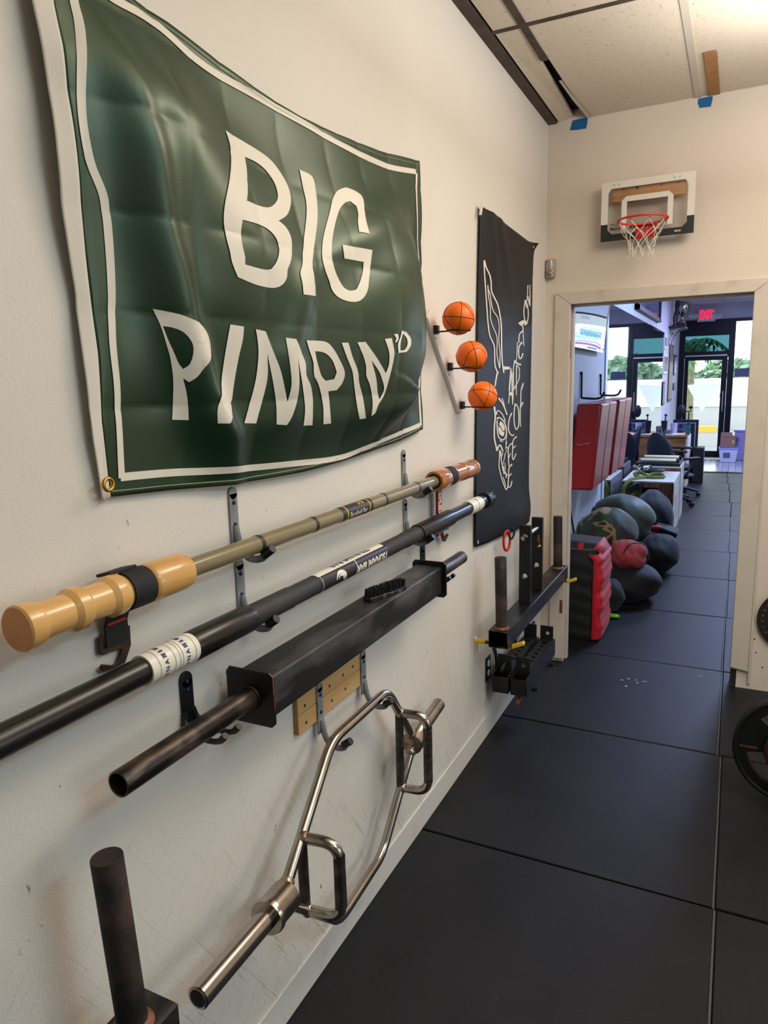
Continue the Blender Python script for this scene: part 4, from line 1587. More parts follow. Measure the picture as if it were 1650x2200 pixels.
mb.lathe(e1, dN, [(lN - 0.062, 0.0246), (lN - 0.062, 0.040), (lN - 0.056, 0.0425), (lN - 0.048, 0.0425), (lN - 0.044, 0.0385), (lN + 0.022, 0.0385), (lN + 0.024, 0.036)], 40)
mb.build('collar', M_chrome, HX, smooth=35)
e2 = nd(xFc - 0.005, 943, 1512)
dF = (e2 - Fc).normalized()
mb = MB()
mb.lathe(Fc, dF, [(-0.02, 0.0235), ((e2 - Fc).length - 0.002, 0.0240), ((e2 - Fc).length, 0.021)], 36)
mb.build('sleeve', M_chrome, HX, smooth=40)
mb = MB()
mb.lathe(Fc, dF, [(-0.026, 0.036), (-0.024, 0.0385), (0.035, 0.0385), (0.04, 0.041), (0.048, 0.041), (0.05, 0.025)], 40)
FCO = mb.build('collar', M_chrome, HX, smooth=35)
mb = MB()
mb.lathe(Fc, dF, [(-0.0268, 0.034), (-0.0258, 0.0365)], 32)
mb.build('end_cap', M_chromerust, FCO, smooth=40)


def closest_on(path, y):
    best = min(range(len(path) - 1), key=lambda i: 0 if (path[i].y - y) * (path[i + 1].y - y) <= 0 else 1 + min(abs(path[i].y - y), abs(path[i + 1].y - y)))
    a, b = path[best], path[best + 1]
    t = 0 if abs(b.y - a.y) < 1e-6 else max(0, min(1, (y - a.y) / (b.y - a.y)))
    return a.lerp(b, t)


for (u, v, ox, prx) in ((645, 1752, 0.108, 0.098), (858, 1528, 0.0775, 0.094)):
    J = nd(ox, u, v)
    Jt = closest_on(top, J.y)
    Jb = closest_on(bot, J.y)
    out = V(prx, 0.012, 0)
    mb = MB()
    mb.tube([Jt, Jb], 0.0135, 16)
    G1 = mb.build('inner_grip', M_grip, HX, smooth=45)
    P = fillet([Jt, Jt + out, Jb + out, Jb], 0.045, 8)
    mb = MB()
    mb.tube(P, 0.0142, 16)
    G2 = mb.build('handle', M_chrome, HX, smooth=45)
    zc = (Jt.z + Jb.z) / 2
    hl_ = (Jt.z - Jb.z) * 0.36
    mb = MB()
    mb.tube([V(Jt.x + prx, Jt.y + 0.012, zc - hl_), V(Jt.x + prx, Jt.y + 0.012, zc + hl_)], 0.0147, 16, caps=False)
    mb.build('worn_grip', M_grip, G2, smooth=45)
    for q in (Jt, Jb):
        mb = MB()
        mb.ball(q + V(0.006, 0, 0), 0.0175, 12, 8)
        mb.build('rusty_weld', M_chromerust, G2, smooth=60)
for q, dd in ((Nn, dN), (Fc, dF)):
    for pth in (top, bot):
        w = pth[0 if q is Nn else -1].lerp(pth[1 if q is Nn else -2], 0.42 * 0 + min(1, 0.040 / max(1e-3, (pth[1] - pth[0]).length if q is Nn else (pth[-2] - pth[-1]).length)))
        mb = MB()
        mb.ball(w, 0.0185, 12, 8)
        mb.build('rusty_weld', M_chromerust, HX, smooth=60)


# ---------- yokes: square tube with posts on yellow wall hooks
def yellow_hook(y, zt, label, reach=0.205):
    t = thing('yellow_hook', label, 'hook', (XW, y, zt - 0.05), 'yellow tipped hooks under the square tube yokes')
    mb = MB()
    mb.box((XW + 0.0005, y - 0.011, zt - 0.055), (XW + 0.009, y + 0.011, zt + 0.012))
    mb.build('bracket', M_white, t, bevel=0.003)
    mb = MB()
    mb.obox((XW + reach * 0.5, y, zt - 0.005), (reach * 0.46, 0, 0), (0, 0.011, 0), (0, 0, 0.0035))
    mb.build('arm', M_rust, t)
    mb = MB()
    mb.obox((XW + 0.03, y, zt - 0.004), (0.022, 0, 0), (0, 0.0165, 0), (0, 0, 0.007))
    mb.build('yellow_sleeve', M_yellow, t, bevel=0.002)
    mb = MB()
    mb.obox((XW + reach - 0.005, y, zt + 0.004), (0.026, 0, 0.012), (0, 0.0135, 0), (-0.0025, 0, 0.007))
    mb.build('yellow_tip', M_yellow, t, bevel=0.002)
    return t


def square_tube(mb, x0, x1, y0, y1, z0, z1, w=0.004):
    mb.box((x0, y0, z0), (x0 + w, y1, z1))
    mb.box((x1 - w, y0, z0), (x1, y1, z1))
    mb.box((x0 + w, y0, z0), (x1 - w, y1, z0 + w))
    mb.box((x0 + w, y0, z1 - w), (x1 - w, y1, z1))


YX, yz0, yz1 = XW + 0.128, 0.545, 0.622
FY = thing('yoke_attachment', 'black square tube with two rusty posts and two drilled uprights, by the doorway', 'gym equipment', (YX, 3.4, yz0))
mb = MB()
square_tube(mb, YX - 0.043, YX + 0.043, 2.858, 4.085, yz0, yz1)
tb = mb.build('square_tube', M_steel_worn, FY, bevel=0.0015, seg=1)
for yy, h in ((2.912, 0.318), (4.015, 0.300)):
    mb = MB()
    mb.lathe((YX, yy, yz1), (-0.02, 0, 1), [(0, 0.0255), (h - 0.002, 0.0255), (h, 0.024)], 28)
    mb.build('post', M_rust, FY, smooth=40)
    mb = MB()
    mb.lathe((YX, yy, yz1), (0, 0, 1), [(0, 0.034), (0.006, 0.028), (0.008, 0.026)], 24)
    mb.build('weld_bead', M_rustedge, FY, smooth=60)


def holed_plate(c0, w, h, holes, thick):
    """upright flat bar facing the camera side (-y); holes: (dx, z, r)"""
    loops = [[(-w / 2, 0), (w / 2, 0), (w / 2, h), (-w / 2, h)]]
    for (dx, z, r) in holes:
        loops.append([(dx + r * math.cos(i * math.pi / 8), z + r * math.sin(i * math.pi / 8)) for i in range(16)])
    bm = poly_fill(loops)
    ret = bmesh.ops.extrude_face_region(bm, geom=bm.faces[:])
    vs = [e for e in ret['geom'] if isinstance(e, bmesh.types.BMVert)]
    bmesh.ops.translate(bm, vec=(0, 0, thick), verts=vs)
    mb = MB()
    bm.verts.index_update()
    mb.add([Vector((c0[0] + v.co.x, c0[1] + v.co.z, c0[2] + v.co.y)) for v in bm.verts], [tuple(v.index for v in f.verts) for f in bm.faces])
    bm.free()
    return mb


for yy, h in ((3.305, 0.385), (3.535, 0.382)):
    mb = holed_plate((YX - 0.002, yy - 0.012, yz1), 0.056, h, [(0.0, 0.135, 0.013)], 0.024)
    mb.build('upright', M_steel_blk, FY, bevel=0.0015, seg=1)
mb = MB()
mb.lathe((YX + 0.002, 3.255, yz1 + 0.335), (0, 1, 0), [(0, 0.010), (0.004, 0.0165), (0.03, 0.0165), (0.03, 0.0135), (0.29, 0.0135)], 20)
mb.build('chrome_pin', M_chrome, FY, smooth=40)
mb = MB()
pq = V(YX + 0.025, 3.45, yz1 + 0.31)
mb.tube([pq, pq + V(0.004, 0.004, -0.03), pq + V(0.002, 0.01, -0.055), pq + V(-0.004, 0.006, -0.035), pq + V(0, 0, -0.002)], 0.003, 8)
mb.ball(pq + V(0.002, 0.008, -0.06), 0.009, 10, 8)
mb.build('brass_clip', M_brass, FY, smooth=60)
yellow_hook(2.925, yz0, 'yellow tipped hook under the near end of the two-post yoke by the doorway')
yellow_hook(4.03, yz0, 'yellow tipped hook at the doorway end of the two-post yoke', 0.21)
# red carabiner and cord hanging behind the uprights
c = V(XW + 0.06, 3.215, 0.945)
CB = thing('carabiner', 'red carabiner on a dark cord beside the black drilled uprights', 'carabiner', c)
P = []
for i in range(28):
    a = 2 * math.pi * i / 28
    P.append(c + V(0.008 * math.cos(a), 0.026 * math.copysign(abs(math.cos(a)) ** 0.8, math.cos(a)), 0.047 * math.sin(a)))
mb = MB()
mb.tube(P, 0.0062, 10, closed=True)
mb.build('ring', M_red, CB, smooth=60)
mb = MB()
mb.tube(densify([c + V(-0.002, 0.02, 0.038), c + V(0.012, 0.025, 0.005), c + V(0.016, 0.05, 0.01), c + V(0.018, 0.06, 0.035), c + V(0.0, 0.04, 0.06), c + V(-0.03, 0.02, 0.05)], 4), 0.005, 8)
mb.build('cord', M_nylon, CB, smooth=60)

LX, lz1 = XW + 0.135, 0.628
NY = thing('yoke_attachment', 'rusty round post on a square tube low on the wall, nearest the camera', 'gym equipment', (LX, 0.4, 0.55))
mb = MB()
square_tube(mb, LX - 0.043, LX + 0.043, -0.45, 0.805, lz1 - 0.078, lz1)
mb.build('square_tube', M_steel_worn, NY, bevel=0.002, seg=1)
for yy in (-0.36, 0.740):
    mb = MB()
    mb.lathe((LX, yy, lz1), (-0.045, -0.02, 1), [(0, 0.0262), (0.318, 0.0262), (0.3195, 0.0255)], 36)
    po = mb.build('post', M_rust, NY, smooth=40)
    mb = MB()
    mb.lathe((LX, yy, lz1), (0, 0, 1), [(0, 0.036), (0.006, 0.030), (0.010, 0.0265)], 24)
    mb.build('weld_bead', M_rustedge, NY, smooth=60)
yellow_hook(0.735, lz1 - 0.078, 'yellow tipped hook under the near rusty post yoke', 0.2)

# ---------- pair of steel safety arms on pegs near the floor
def safety_arm(xc, peg, label):
    t = thing('safety_arm', label, 'gym equipment', (xc, 3.35, 0.24), 'pair of black steel safety arms')
    w = 0.039
    y0, y1 = 3.135, 3.60
    zd = 0.335
    holes = []
    # perforated deck
    loops = [[(-w, y0), (w, y0), (w, y1), (-w, y1)]]
    for k in range(8):
        cy = y0 + 0.035 + k * 0.054
        loops.append([(0.009 * math.cos(i * math.pi / 6), cy + 0.009 * math.sin(i * math.pi / 6)) for i in range(12)])
    bm = poly_fill(loops)
    m2 = bm_mb(bm, lambda a, b: Vector((xc + a, b, zd)))
    n = len(m2.v)
    m2.build('perforated_deck', M_steel_blk, t)
    mb = MB()
    mb.box((xc - w, y0 - 0.075, 0.245), (xc - w + 0.004, y1 + 0.035, zd))
    mb.box((xc + w - 0.004, y0 - 0.075, 0.245), (xc + w, y1 + 0.035, zd))
    mb.box((xc - w + 0.004, y0 - 0.075, 0.245), (xc + w - 0.004, y1 + 0.035, 0.249))
    mb.box((xc - w + 0.004, y0 - 0.075, 0.249), (xc + w - 0.004, y0 - 0.071, zd - 0.012))
    mb.box((xc - w + 0.004, y1 + 0.031, 0.249), (xc + w - 0.004, y1 + 0.035, zd - 0.004))
    mb.build('channel', M_steel_blk, t, bevel=0.001, seg=1)
    mb = holed_plate((xc, y0 - 0.006, 0.252), 2 * w - 0.010, 0.158, [] if peg else [(0.004, 0.118, 0.010)], 0.006)
    mb.build('end_plate', M_steel_blk, t, bevel=0.001, seg=1)
    mb = holed_plate((xc, y1, 0.252), 2 * w - 0.010, 0.158, [(0.006, 0.118, 0.010)] if not peg else [], 0.006)
    mb.build('end_plate', M_steel_blk, t, bevel=0.001, seg=1)
    if peg:
        mb = MB()
        mb.tube([V(xc + 0.002, y0 - 0.062, 0.352), V(xc + 0.002, y0 + 0.0, 0.372)], 0.0085, 12)
        mb.tube([V(xc, y1 + 0.0, 0.375), V(xc, y1 + 0.075, 0.395)], 0.0085, 12)
        mb.build('peg', M_pipe, t, smooth=40)
    return t


safety_arm(XW + 0.078, True, 'black steel safety arm next to the wall, with a peg through its end plate')
safety_arm(XW + 0.166, False, 'black steel safety arm on the floor side, with a round hole in its end plate')
for yy, lb in ((3.19, 'near black wall peg holding the pair of safety arms'), (3.52, 'far black wall peg holding the pair of safety arms')):
    t = thing('wall_peg', lb, 'hook', (XW, yy, 0.2), 'pegs under the safety arms')
    P = densify([V(XW + a, yy, b) for a, b in ((0.002, 0.41), (0.012, 0.40), (0.020, 0.33), (0.022, 0.245), (0.04, 0.228), (0.12, 0.226), (0.20, 0.228))], 4)
    mb = MB()
    mb.tube(P, 0.0085, 10)
    mb.build('rod', M_black, t, smooth=50)
    mb = MB()
    mb.tube([V(XW + 0.198, yy, 0.228), V(XW + 0.224, yy, 0.236)], 0.0105, 12)
    mb.build('cap', M_black, t, smooth=50)
mb = MB()
mb.tube([V(XW + 0.165, 3.03, 0.215), V(XW + 0.160, 3.16, 0.222)], 0.010, 12)
tag(mb.build('steel_rod', M_rustedge, None, smooth=40), 'short rusty rod poking out under the black safety arms', 'rod')

# ---------- black outlet plate
q = onw(0.004, 1049, 1435)
OT = thing('outlet_plate', 'black outlet cover plate low on the left wall', 'outlet', (XW, q.y, q.z - 0.06))
mb = MB()
mb.box((XW + 0.0005, q.y - 0.036, q.z - 0.058), (XW + 0.006, q.y + 0.036, q.z + 0.058))
mb.build('plate', M_black, OT, bevel=0.002)
for dz in (-0.024, 0.024):
    mb = MB()
    mb.lathe((XW + 0.006, q.y, q.z + dz), (1, 0, 0), [(0, 0.017), (0.0015, 0.0165)], 24)
    so = mb.build('socket', M_white, OT, smooth=40)
    for dy in (-0.006, 0.006):
        mb = MB()
        mb.box((XW + 0.0075, q.y + dy - 0.001, q.z + dz - 0.004), (XW + 0.0078, q.y + dy + 0.001, q.z + dz + 0.005))
        mb.build('slot', M_dark, so)

# ================================================================== BALL RACK
ra, rb = onw(0.012, 917, 681), onw(0.012, 987, 889)
RK = thing('ball_rack', 'slanted white board ball rack with three black wire rings', 'rack', (XW, (ra.y + rb.y) / 2, rb.z))
ax = (rb - ra)
ax.x = 0
axn = ax.normalized()
sd = V(0, axn.z, -axn.y)
if sd.y < 0: sd = -sd
mb = MB()
mb.prism([V(XW + 0.0005, *(ra + sd * w)[1:]) if False else V(XW + 0.0005, (p + sd * w).y, (p + sd * w).z) for p, w in ((ra, -0.004), (rb, -0.004), (rb, 0.046), (ra, 0.046))], (0.016, 0, 0))
mb.build('board', M_white, RK, bevel=0.0015)
BALLS = []
for (u, v, bu, bv) in ((931, 713, 985, 684), (960, 793, 1013, 766), (987, 876, 1037, 851)):
    bc = onw(0.108, bu, bv)
    r = 0.0575
    rz = bc.z - 0.0415
    t_ = (ra.z - rz) / (ra.z - rb.z)
    pb = ra + ax * t_
    bk = MB()
    bk.box((XW + 0.0165, bc.y - 0.012, rz - 0.008), (XW + 0.032, bc.y + 0.012, rz + 0.022))
    bk.build('bracket', M_black, RK, bevel=0.002)
    mb = MB()
    rr = 0.0405
    mb.tube([V(XW + 0.03, bc.y, rz), V(bc.x - rr, bc.y, rz)], 0.0028, 8)
    mb.tube([V(bc.x + rr * math.cos(a), bc.y + rr * math.sin(a), rz) for a in [i * math.pi / 16 for i in range(32)]], 0.0034, 8, closed=True)
    mb.build('wire_ring', M_black, RK, smooth=50)
    mb = MB()
    mb.lathe((XW + 0.0162, bc.y + 0.004, rz - 0.022), (1, 0, 0), [(0, 0.003), (0.001, 0.003)], 10)
    mb.build('screw', M_dark, RK)
    BALLS.append((bc, r))


def great(c, R, nrm, ofs, r, n=48, amp=0.0, k=2):
    nrm = nrm.normalized()
    u = nrm.orthogonal().normalized()
    w = nrm.cross(u)
    out = []
    for i in range(n):
        a = 2 * math.pi * i / n
        h = ofs + amp * math.cos(k * a)
        rr = math.sqrt(max(0, 1 - h * h))
        out.append(c + (nrm * h + (u * math.cos(a) + w * math.sin(a)) * rr) * R)
    return out


rots = [Matrix.Rotation(0.45, 3, 'Z') @ Matrix.Rotation(0.12, 3, 'Y'), Matrix.Rotation(0.9, 3, 'X') @ Matrix.Rotation(0.5, 3, 'Z') @ Matrix.Rotation(0.35, 3, 'Y'), Matrix.Rotation(-0.5, 3, 'X') @ Matrix.Rotation(0.7, 3, 'Z')]
for (bc, r), Q, lb in zip(BALLS, rots, ('top mini basketball of three on the slanted white rack', 'middle mini basketball of three on the slanted white rack', 'bottom mini basketball of three on the slanted white rack')):
    t = thing('mini_basketball', 'orange ' + lb, 'ball', (bc.x, bc.y, bc.z - r), 'orange mini basketballs on the rack')
    mb = MB()
    mb.ball(bc, r, 40, 24)
    mb.build('skin', M_orange, t, smooth=180)
    mb = MB()
    mb.tube(great(bc, r * 1.001, Q @ V(0, 0, 1), 0, r), 0.0011, 6, closed=True)
    mb.tube(great(bc, r * 1.001, Q @ V(1, 0.05, 0), 0, r), 0.0011, 6, closed=True)
    for sg in (1, -1):
        mb.tube(great(bc, r * 1.001, Q @ V(0, sg, 0), 0.50, r, amp=0.20), 0.0011, 6, closed=True)
    mb.build('seams', M_seamblk, t, smooth=60)

# ================================================================== MINI HOOP, SENSOR, TAPES
HP = thing('mini_hoop', 'mini basketball hoop on a clear backboard above the doorway', 'basketball hoop', (-0.475, YB, 2.39))
hb0, hb1, hz0, hz1, hy = -0.702, -0.249, 2.398, 2.690, 4.082
mb = MB()
mb.box((hb0, hy, hz0), (hb1, hy + 0.005, hz1))
mb.build('backboard', M_acryl, HP, bevel=0.001)


def flat(loops, y, th, name, m, parent):
    bm = poly_fill(loops)
    ret = bmesh.ops.extrude_face_region(bm, geom=bm.faces[:])
    bmesh.ops.translate(bm, vec=(0, 0, th), verts=[e for e in ret['geom'] if isinstance(e, bmesh.types.BMVert)])
    return bm_mb3(bm, y).build(name, m, parent)


def bm_mb3(bm, y):
    mb = MB()
    bm.verts.index_update()
    mb.add([Vector((v.co.x, y - v.co.z, v.co.y)) for v in bm.verts], [tuple(v.index for v in f.verts) for f in bm.faces])
    bm.free()
    return mb


bw, c = 0.034, 0.022
outer = [(hb0, hz0 + 0.085), (hb0 + bw, hz0 + 0.085), (hb0 + bw, hz1 - bw - c), (hb0 + bw + c * 0.6, hz1 - bw), (hb1 - bw - c * 0.6, hz1 - bw), (hb1 - bw, hz1 - bw - c),
         (hb1 - bw, hz0 + 0.085), (hb1, hz0 + 0.085), (hb1, hz1), (hb0, hz1)]
flat([outer], hy, 0.002, 'white_border', M_white, HP)
low = [(hb0, hz0), (hb1, hz0), (hb1, hz0 + 0.084), (hb1 - bw, hz0 + 0.084), (hb1 - bw, hz0 + bw + c), (hb1 - bw - c, hz0 + bw), (hb0 + bw + c, hz0 + bw), (hb0 + bw, hz0 + bw + c), (hb0 + bw, hz0 + 0.084), (hb0, hz0 + 0.084)]
flat([low], hy, 0.002, 'black_border', M_black, HP)
i0, i1, iz0, iz1, iw = -0.600, -0.350, 2.452, 2.612, 0.026
flat([[(i0, iz0), (i0 + iw, iz0), (i0 + iw, iz1 - iw), (i1 - iw, iz1 - iw), (i1 - iw, iz0), (i1, iz0), (i1, iz1 - c), (i1 - c, iz1), (i0 + c, iz1), (i0, iz1 - c)]], hy, 0.002, 'target_square', M_white, HP)
mb = MB()
mb.box((-0.654, hy + 0.022, 2.594), (-0.294, hy + 0.058, 2.668))
wb = mb.build('wood_block', mat('pine_block', (232, 176, 118), 0.55, c2=(206, 146, 92), ns=5, stretch=(0.5, 4, 6)), HP, bevel=0.004)
for px_ in ((1338, 408), (1369, 403), (1421, 397), (1428, 386), (1458, 391)):
    q = at(1, hy + 0.022, *px_)
    mb = MB()
    r_ = 0.0065 if px_[0] in (1369, 1428) else 0.003
    mb.lathe((q.x, hy + 0.0222, q.z), (0, -1, 0), [(0, r_), (0.0012, r_)], 14)
    mb.build('screw_hole', M_dark, wb)
for x in (-0.628, -0.335):   # over-the-door brackets
    mb = MB()
    mb.box((x - 0.025, hy - 0.0032, hz1 - 0.030), (x + 0.025, hy - 0.002, hz1 + 0.0))
    mb.box((x - 0.025, hy - 0.0032, hz1 - 0.0005), (x + 0.025, YB - 0.001, hz1 + 0.0012))
    br = mb.build('hanger_bracket', M_white, HP)
    for dx in (-0.012, 0.012):
        mb = MB()
        mb.lathe((x + dx, hy - 0.0032, hz1 - 0.016), (0, -1, 0), [(0, 0.0048), (0.002, 0.004)], 12)
        mb.build('bolt', M_zinc, br, smooth=40)
RC = V(-0.477, 3.945, 2.462)
RR = 0.117
mb = MB()
mb.tube([RC + V(RR * math.cos(a), RR * math.sin(a), 0) for a in [i * math.pi / 24 for i in range(48)]], 0.0055, 10, closed=True)
rim = mb.build('rim', M_redrim, HP, smooth=60)
mb = MB()
mb.prism([V(RC.x - 0.048, hy - 0.002, 2.395), V(RC.x + 0.048, hy - 0.002, 2.395), V(RC.x + 0.055, hy - 0.002, 2.462), V(RC.x - 0.055, hy - 0.002, 2.462)], (0, -0.006, 0))
mb.prism([V(RC.x - 0.055, hy - 0.008, 2.458), V(RC.x + 0.055, hy - 0.008, 2.458), V(RC.x + 0.03, RC.y + RR - 0.002, 2.458), V(RC.x - 0.03, RC.y + RR - 0.002, 2.458)], (0, 0, 0.005))
mb.build('rim_bracket', M_red, HP, bevel=0.002)
for dx in (-0.012, 0.012):
    mb = MB()
    P = [V(RC.x + dx * 0.8 + 0.004 * math.cos(i * 0.9), hy - 0.02 - 0.0035 * i / 3, 2.452 - i * 0.0028 + 0.0 * i) for i in range(16)]
    mb.tube(P, 0.0013, 6)
    mb.build('spring', M_zinc, HP, smooth=60)
mb = MB()   # corner glint plate of clear acrylic (right lower gusset)
nets = []
NC = 8
for k in range(NC):
    a0 = 2 * math.pi * (k + 0.5) / NC
    mb = MB()
    mb.tube([RC + V(RR * math.cos(a0) + 0.0, RR * math.sin(a0), -0.004), RC + V((RR - 0.002) * math.cos(a0), (RR - 0.002) * math.sin(a0), -0.018)], 0.003, 6)
    mb.build('net_hook', M_redrim, rim)
mb = MB()
lv = [(0.113, -0.016), (0.088, -0.062), (0.066, -0.104), (0.056, -0.143)]
rnd = random.Random(3)
for k in range(NC):
    for sg in (1, -1):
        P = []
        for j, (rr, zz) in enumerate(lv):
            a = 2 * math.pi * (k + 0.5 + sg * 0.5 * j) / NC
            P.append(RC + V(rr * math.cos(a) + rnd.uniform(-.005, .005) * (j > 0), rr * math.sin(a) + rnd.uniform(-.005, .005) * (j > 0), zz + rnd.uniform(-.008, .008) * (j > 0)))
        mb.tube(densify(P, 4), 0.0017, 5)
    # loose ends
    a = 2 * math.pi * (k + 0.5 + 1.5) / NC
    p = RC + V(0.056 * math.cos(a), 0.056 * math.sin(a), -0.143)
    mb.tube(densify([p, p + V(0.006 * rnd.uniform(-1, 1), 0, -0.016), p + V(0.016 * rnd.uniform(-1, 1), 0.0, -0.036)], 3), 0.0019, 5)
o = mb.build('net', M_print, HP, smooth=60)
o['kind'] = 'stuff'
bm = text_bm('PRO MINI HOOP', 0.020, 0.0012, 'LEFT')
bm_mb(bm, lambda a, b: Vector((hb0 + 0.045 + a, hy - 0.0005, hz0 + 0.058 + b))).build('lettering', M_black, HP, fix=False)
bm = text_bm('SKLZ', 0.017, 0.0002, 'LEFT')
bm_mb(bm, lambda a, b: Vector((hb0 + 0.045 + a * 1.2, hy - 0.0005, hz0 + 0.080 + b))).build('lettering', M_steel_worn, HP, fix=False)
bm = text_bm('SKLZ', 0.010, 0.0004)
bm_mb(bm, lambda a, b: Vector((hb1 - 0.075 + a * 1.3, hy - 0.0024, hz0 + 0.017 + b))).build('lettering', M_print, HP, fix=False)

PS = thing('motion_sensor', 'small silvery motion sensor in the corner left of the doorway', 'sensor', (-0.985, YB, 2.243))
q0, q1 = at(1, 4.12, 1170, 598), at(1, 4.12, 1191, 556)
mb = MB()
mb.prism([V(XW + 0.003, YB - 0.003, q0.z), V(-0.953, YB - 0.003, q0.z), V(-0.953, YB - 0.028, q0.z), V(-0.972, YB - 0.045, q0.z), V(XW + 0.003, YB - 0.030, q0.z)], (0, 0, q1.z - q0.z))
mb.build('housing', mat('aged_silver_plastic', (176, 168, 156), 0.35, metal=0.4, c2=(140, 130, 118), ns=20), PS, bevel=0.006, seg=3)
mb = MB()
mb.grid(lambda u, v: V(-0.992 + 0.032 * u, YB - 0.040 - 0.014 * math.sin(math.pi * u) * math.sin(math.pi * min(1, 0.2 + v)), q0.z + 0.014 + 0.036 * v), 8, 6)
mb.build('lens', mat('lens_film', (150, 138, 122), 0.2, metal=0.5), PS, smooth=180)


def tape(px, label):
    P = [at(1, YB - 0.0012, *p) for p in px]
    mb = MB()
    mb.prism(P, (0, 0.001, 0))
    tag(mb.build('tape_piece', M_tape), label, 'tape', 'blue tape pieces under the ceiling')


tape([(1230, 259), (1247, 255), (1262, 252), (1262, 264), (1259, 276), (1241, 279), (1224, 280)], 'blue tape piece on the back wall by the left ceiling corner')
tape([(1500, 212), (1531, 206), (1531, 213), (1527, 229), (1503, 232), (1499, 222)], 'blue tape piece on the back wall under the cardboard strip')
cA, cB = at(2, ZC - 0.006, 1524, 112), at(2, ZC - 0.006, 1530, 200)
mb = MB()
mb.box((cA.x - 0.022, cA.y, ZC - 0.008), (cA.x + 0.030, YB - 0.012, ZC - 0.005))
tag(mb.build('cardboard_strip', M_card), 'brown cardboard strip tucked under the ceiling tile above the hoop', 'cardboard')

# ================================================================== RIGHT EDGE: plates
def plate_tool(cx, y, cz, R, th, mat_, t, name, slots, hub):
    loops = [[(R * math.cos(i * math.pi / 40), R * math.sin(i * math.pi / 40)) for i in range(80)]]
    for (a0, a1, r0, r1) in slots:
        n = 14
        lp = [(r1 * math.cos(a0 + (a1 - a0) * i / n), r1 * math.sin(a0 + (a1 - a0) * i / n)) for i in range(n + 1)]
        lp += [(r0 * math.cos(a1 - (a1 - a0) * i / n), r0 * math.sin(a1 - (a1 - a0) * i / n)) for i in range(n + 1)]
        loops.append(lp)
    bm = poly_fill(loops)
    ret = bmesh.ops.extrude_face_region(bm, geom=bm.faces[:])
    bmesh.ops.translate(bm, vec=(0, 0, th), verts=[e for e in ret['geom'] if isinstance(e, bmesh.types.BMVert)])
    mb = MB()
    bm.verts.index_update()
    mb.add([Vector((cx + v.co.x, y - v.co.z, cz + v.co.y)) for v in bm.verts], [tuple(v.index for v in f.verts) for f in bm.faces])
    bm.free()
    return mb.build(name, mat_, t, bevel=0.003, seg=2)


M_platebk = mat('black_rubber_plate', (16, 16, 17), 0.5, bump=0.08, bs=90, spec=0.45)
PT = thing('weight_plate', 'large black grip plate with openings standing on the mat at the right edge', 'weight plate', (0.285, 3.05, 0.0))
pc = V(0.285, 3.05, 0.226)
D2 = math.radians
plate_tool(pc.x, pc.y, pc.z, 0.225, 0.032, M_platebk, PT, 'disc', [(D2(60), D2(138), 0.118, 0.178), (D2(190), D2(240), 0.118, 0.178), (D2(285), D2(350), 0.118, 0.178)], None)
mb = MB()
mb.tube([pc + V(0.218 * math.cos(a), -0.032, 0.218 * math.sin(a)) for a in [i * math.pi / 40 for i in range(80)]], 0.010, 8, closed=True)
mb.build('rim_bead', M_platebk, PT, smooth=60)
mb = MB()
mb.lathe(pc + V(0, -0.03, 0), (0, -1, 0), [(0, 0.105), (0.004, 0.105), (0.006, 0.098), (0.006, 0.03)], 40)
mb.build('hub_ring', M_platebk, PT, smooth=30)
mb = MB()
P = [pc + V(0.177 * math.cos(a), -0.034, 0.177 * math.sin(a)) for a in [D2(138) - i * D2(78) / 12 for i in range(13)]]
P2 = [pc + V(0.122 * math.cos(a), -0.034, 0.122 * math.sin(a)) for a in [D2(138) - i * D2(78) / 12 for i in range(13)]]
mb.tube(P2, 0.006, 8)
mb.build('worn_lip', M_zinc, PT, smooth=60)
mb = MB()
mb.box((pc.x - 0.20, pc.y - 0.0345, pc.z - 0.012), (pc.x - 0.135, pc.y - 0.032, pc.z - 0.004))
mb.build('scuff_mark', M_rustedge, PT)
P2_ = thing('weight_plate', 'small rust-red plate against the black grip plate at the right edge', 'weight plate', (pc.x, 2.98, 0.1))
mb = MB()
mb.lathe(pc + V(0, -0.042, 0), (0, -1, 0), [(0, 0.03), (0, 0.110), (0.004, 0.114), (0.024, 0.114), (0.028, 0.110), (0.028, 0.03)], 44)
mb.build('disc', mat('dull_red_iron', (66, 34, 28), 0.55, c2=(40, 26, 22), ns=10), P2_, smooth=30)
mb = MB()
mb.lathe(pc + V(0, -0.07, 0), (0, -1, 0), [(0, 0.03), (0, 0.085), (0.028, 0.085), (0.032, 0.08), (0.032, 0.03)], 40)
mb.build('front_ring', M_platebk, P2_, smooth=30)
SB = thing('plate_sleeve', 'black steel sleeve running through the plates at the right edge', 'barbell', (pc.x, 2.9, pc.z))
mb = MB()
mb.lathe(pc + V(0, 0.10, 0), (0, -1, 0), [(0, 0.0245), (0.34, 0.0245), (0.342, 0.021)], 28)
mb.build('tube', M_steel_blk, SB, smooth=40)
mb = MB()
mb.box((pc.x - 0.05, 3.09, 0.0), (pc.x + 0.05, 3.15, pc.z - 0.0245))
mb.build('stand', M_steel_blk, SB, bevel=0.004)

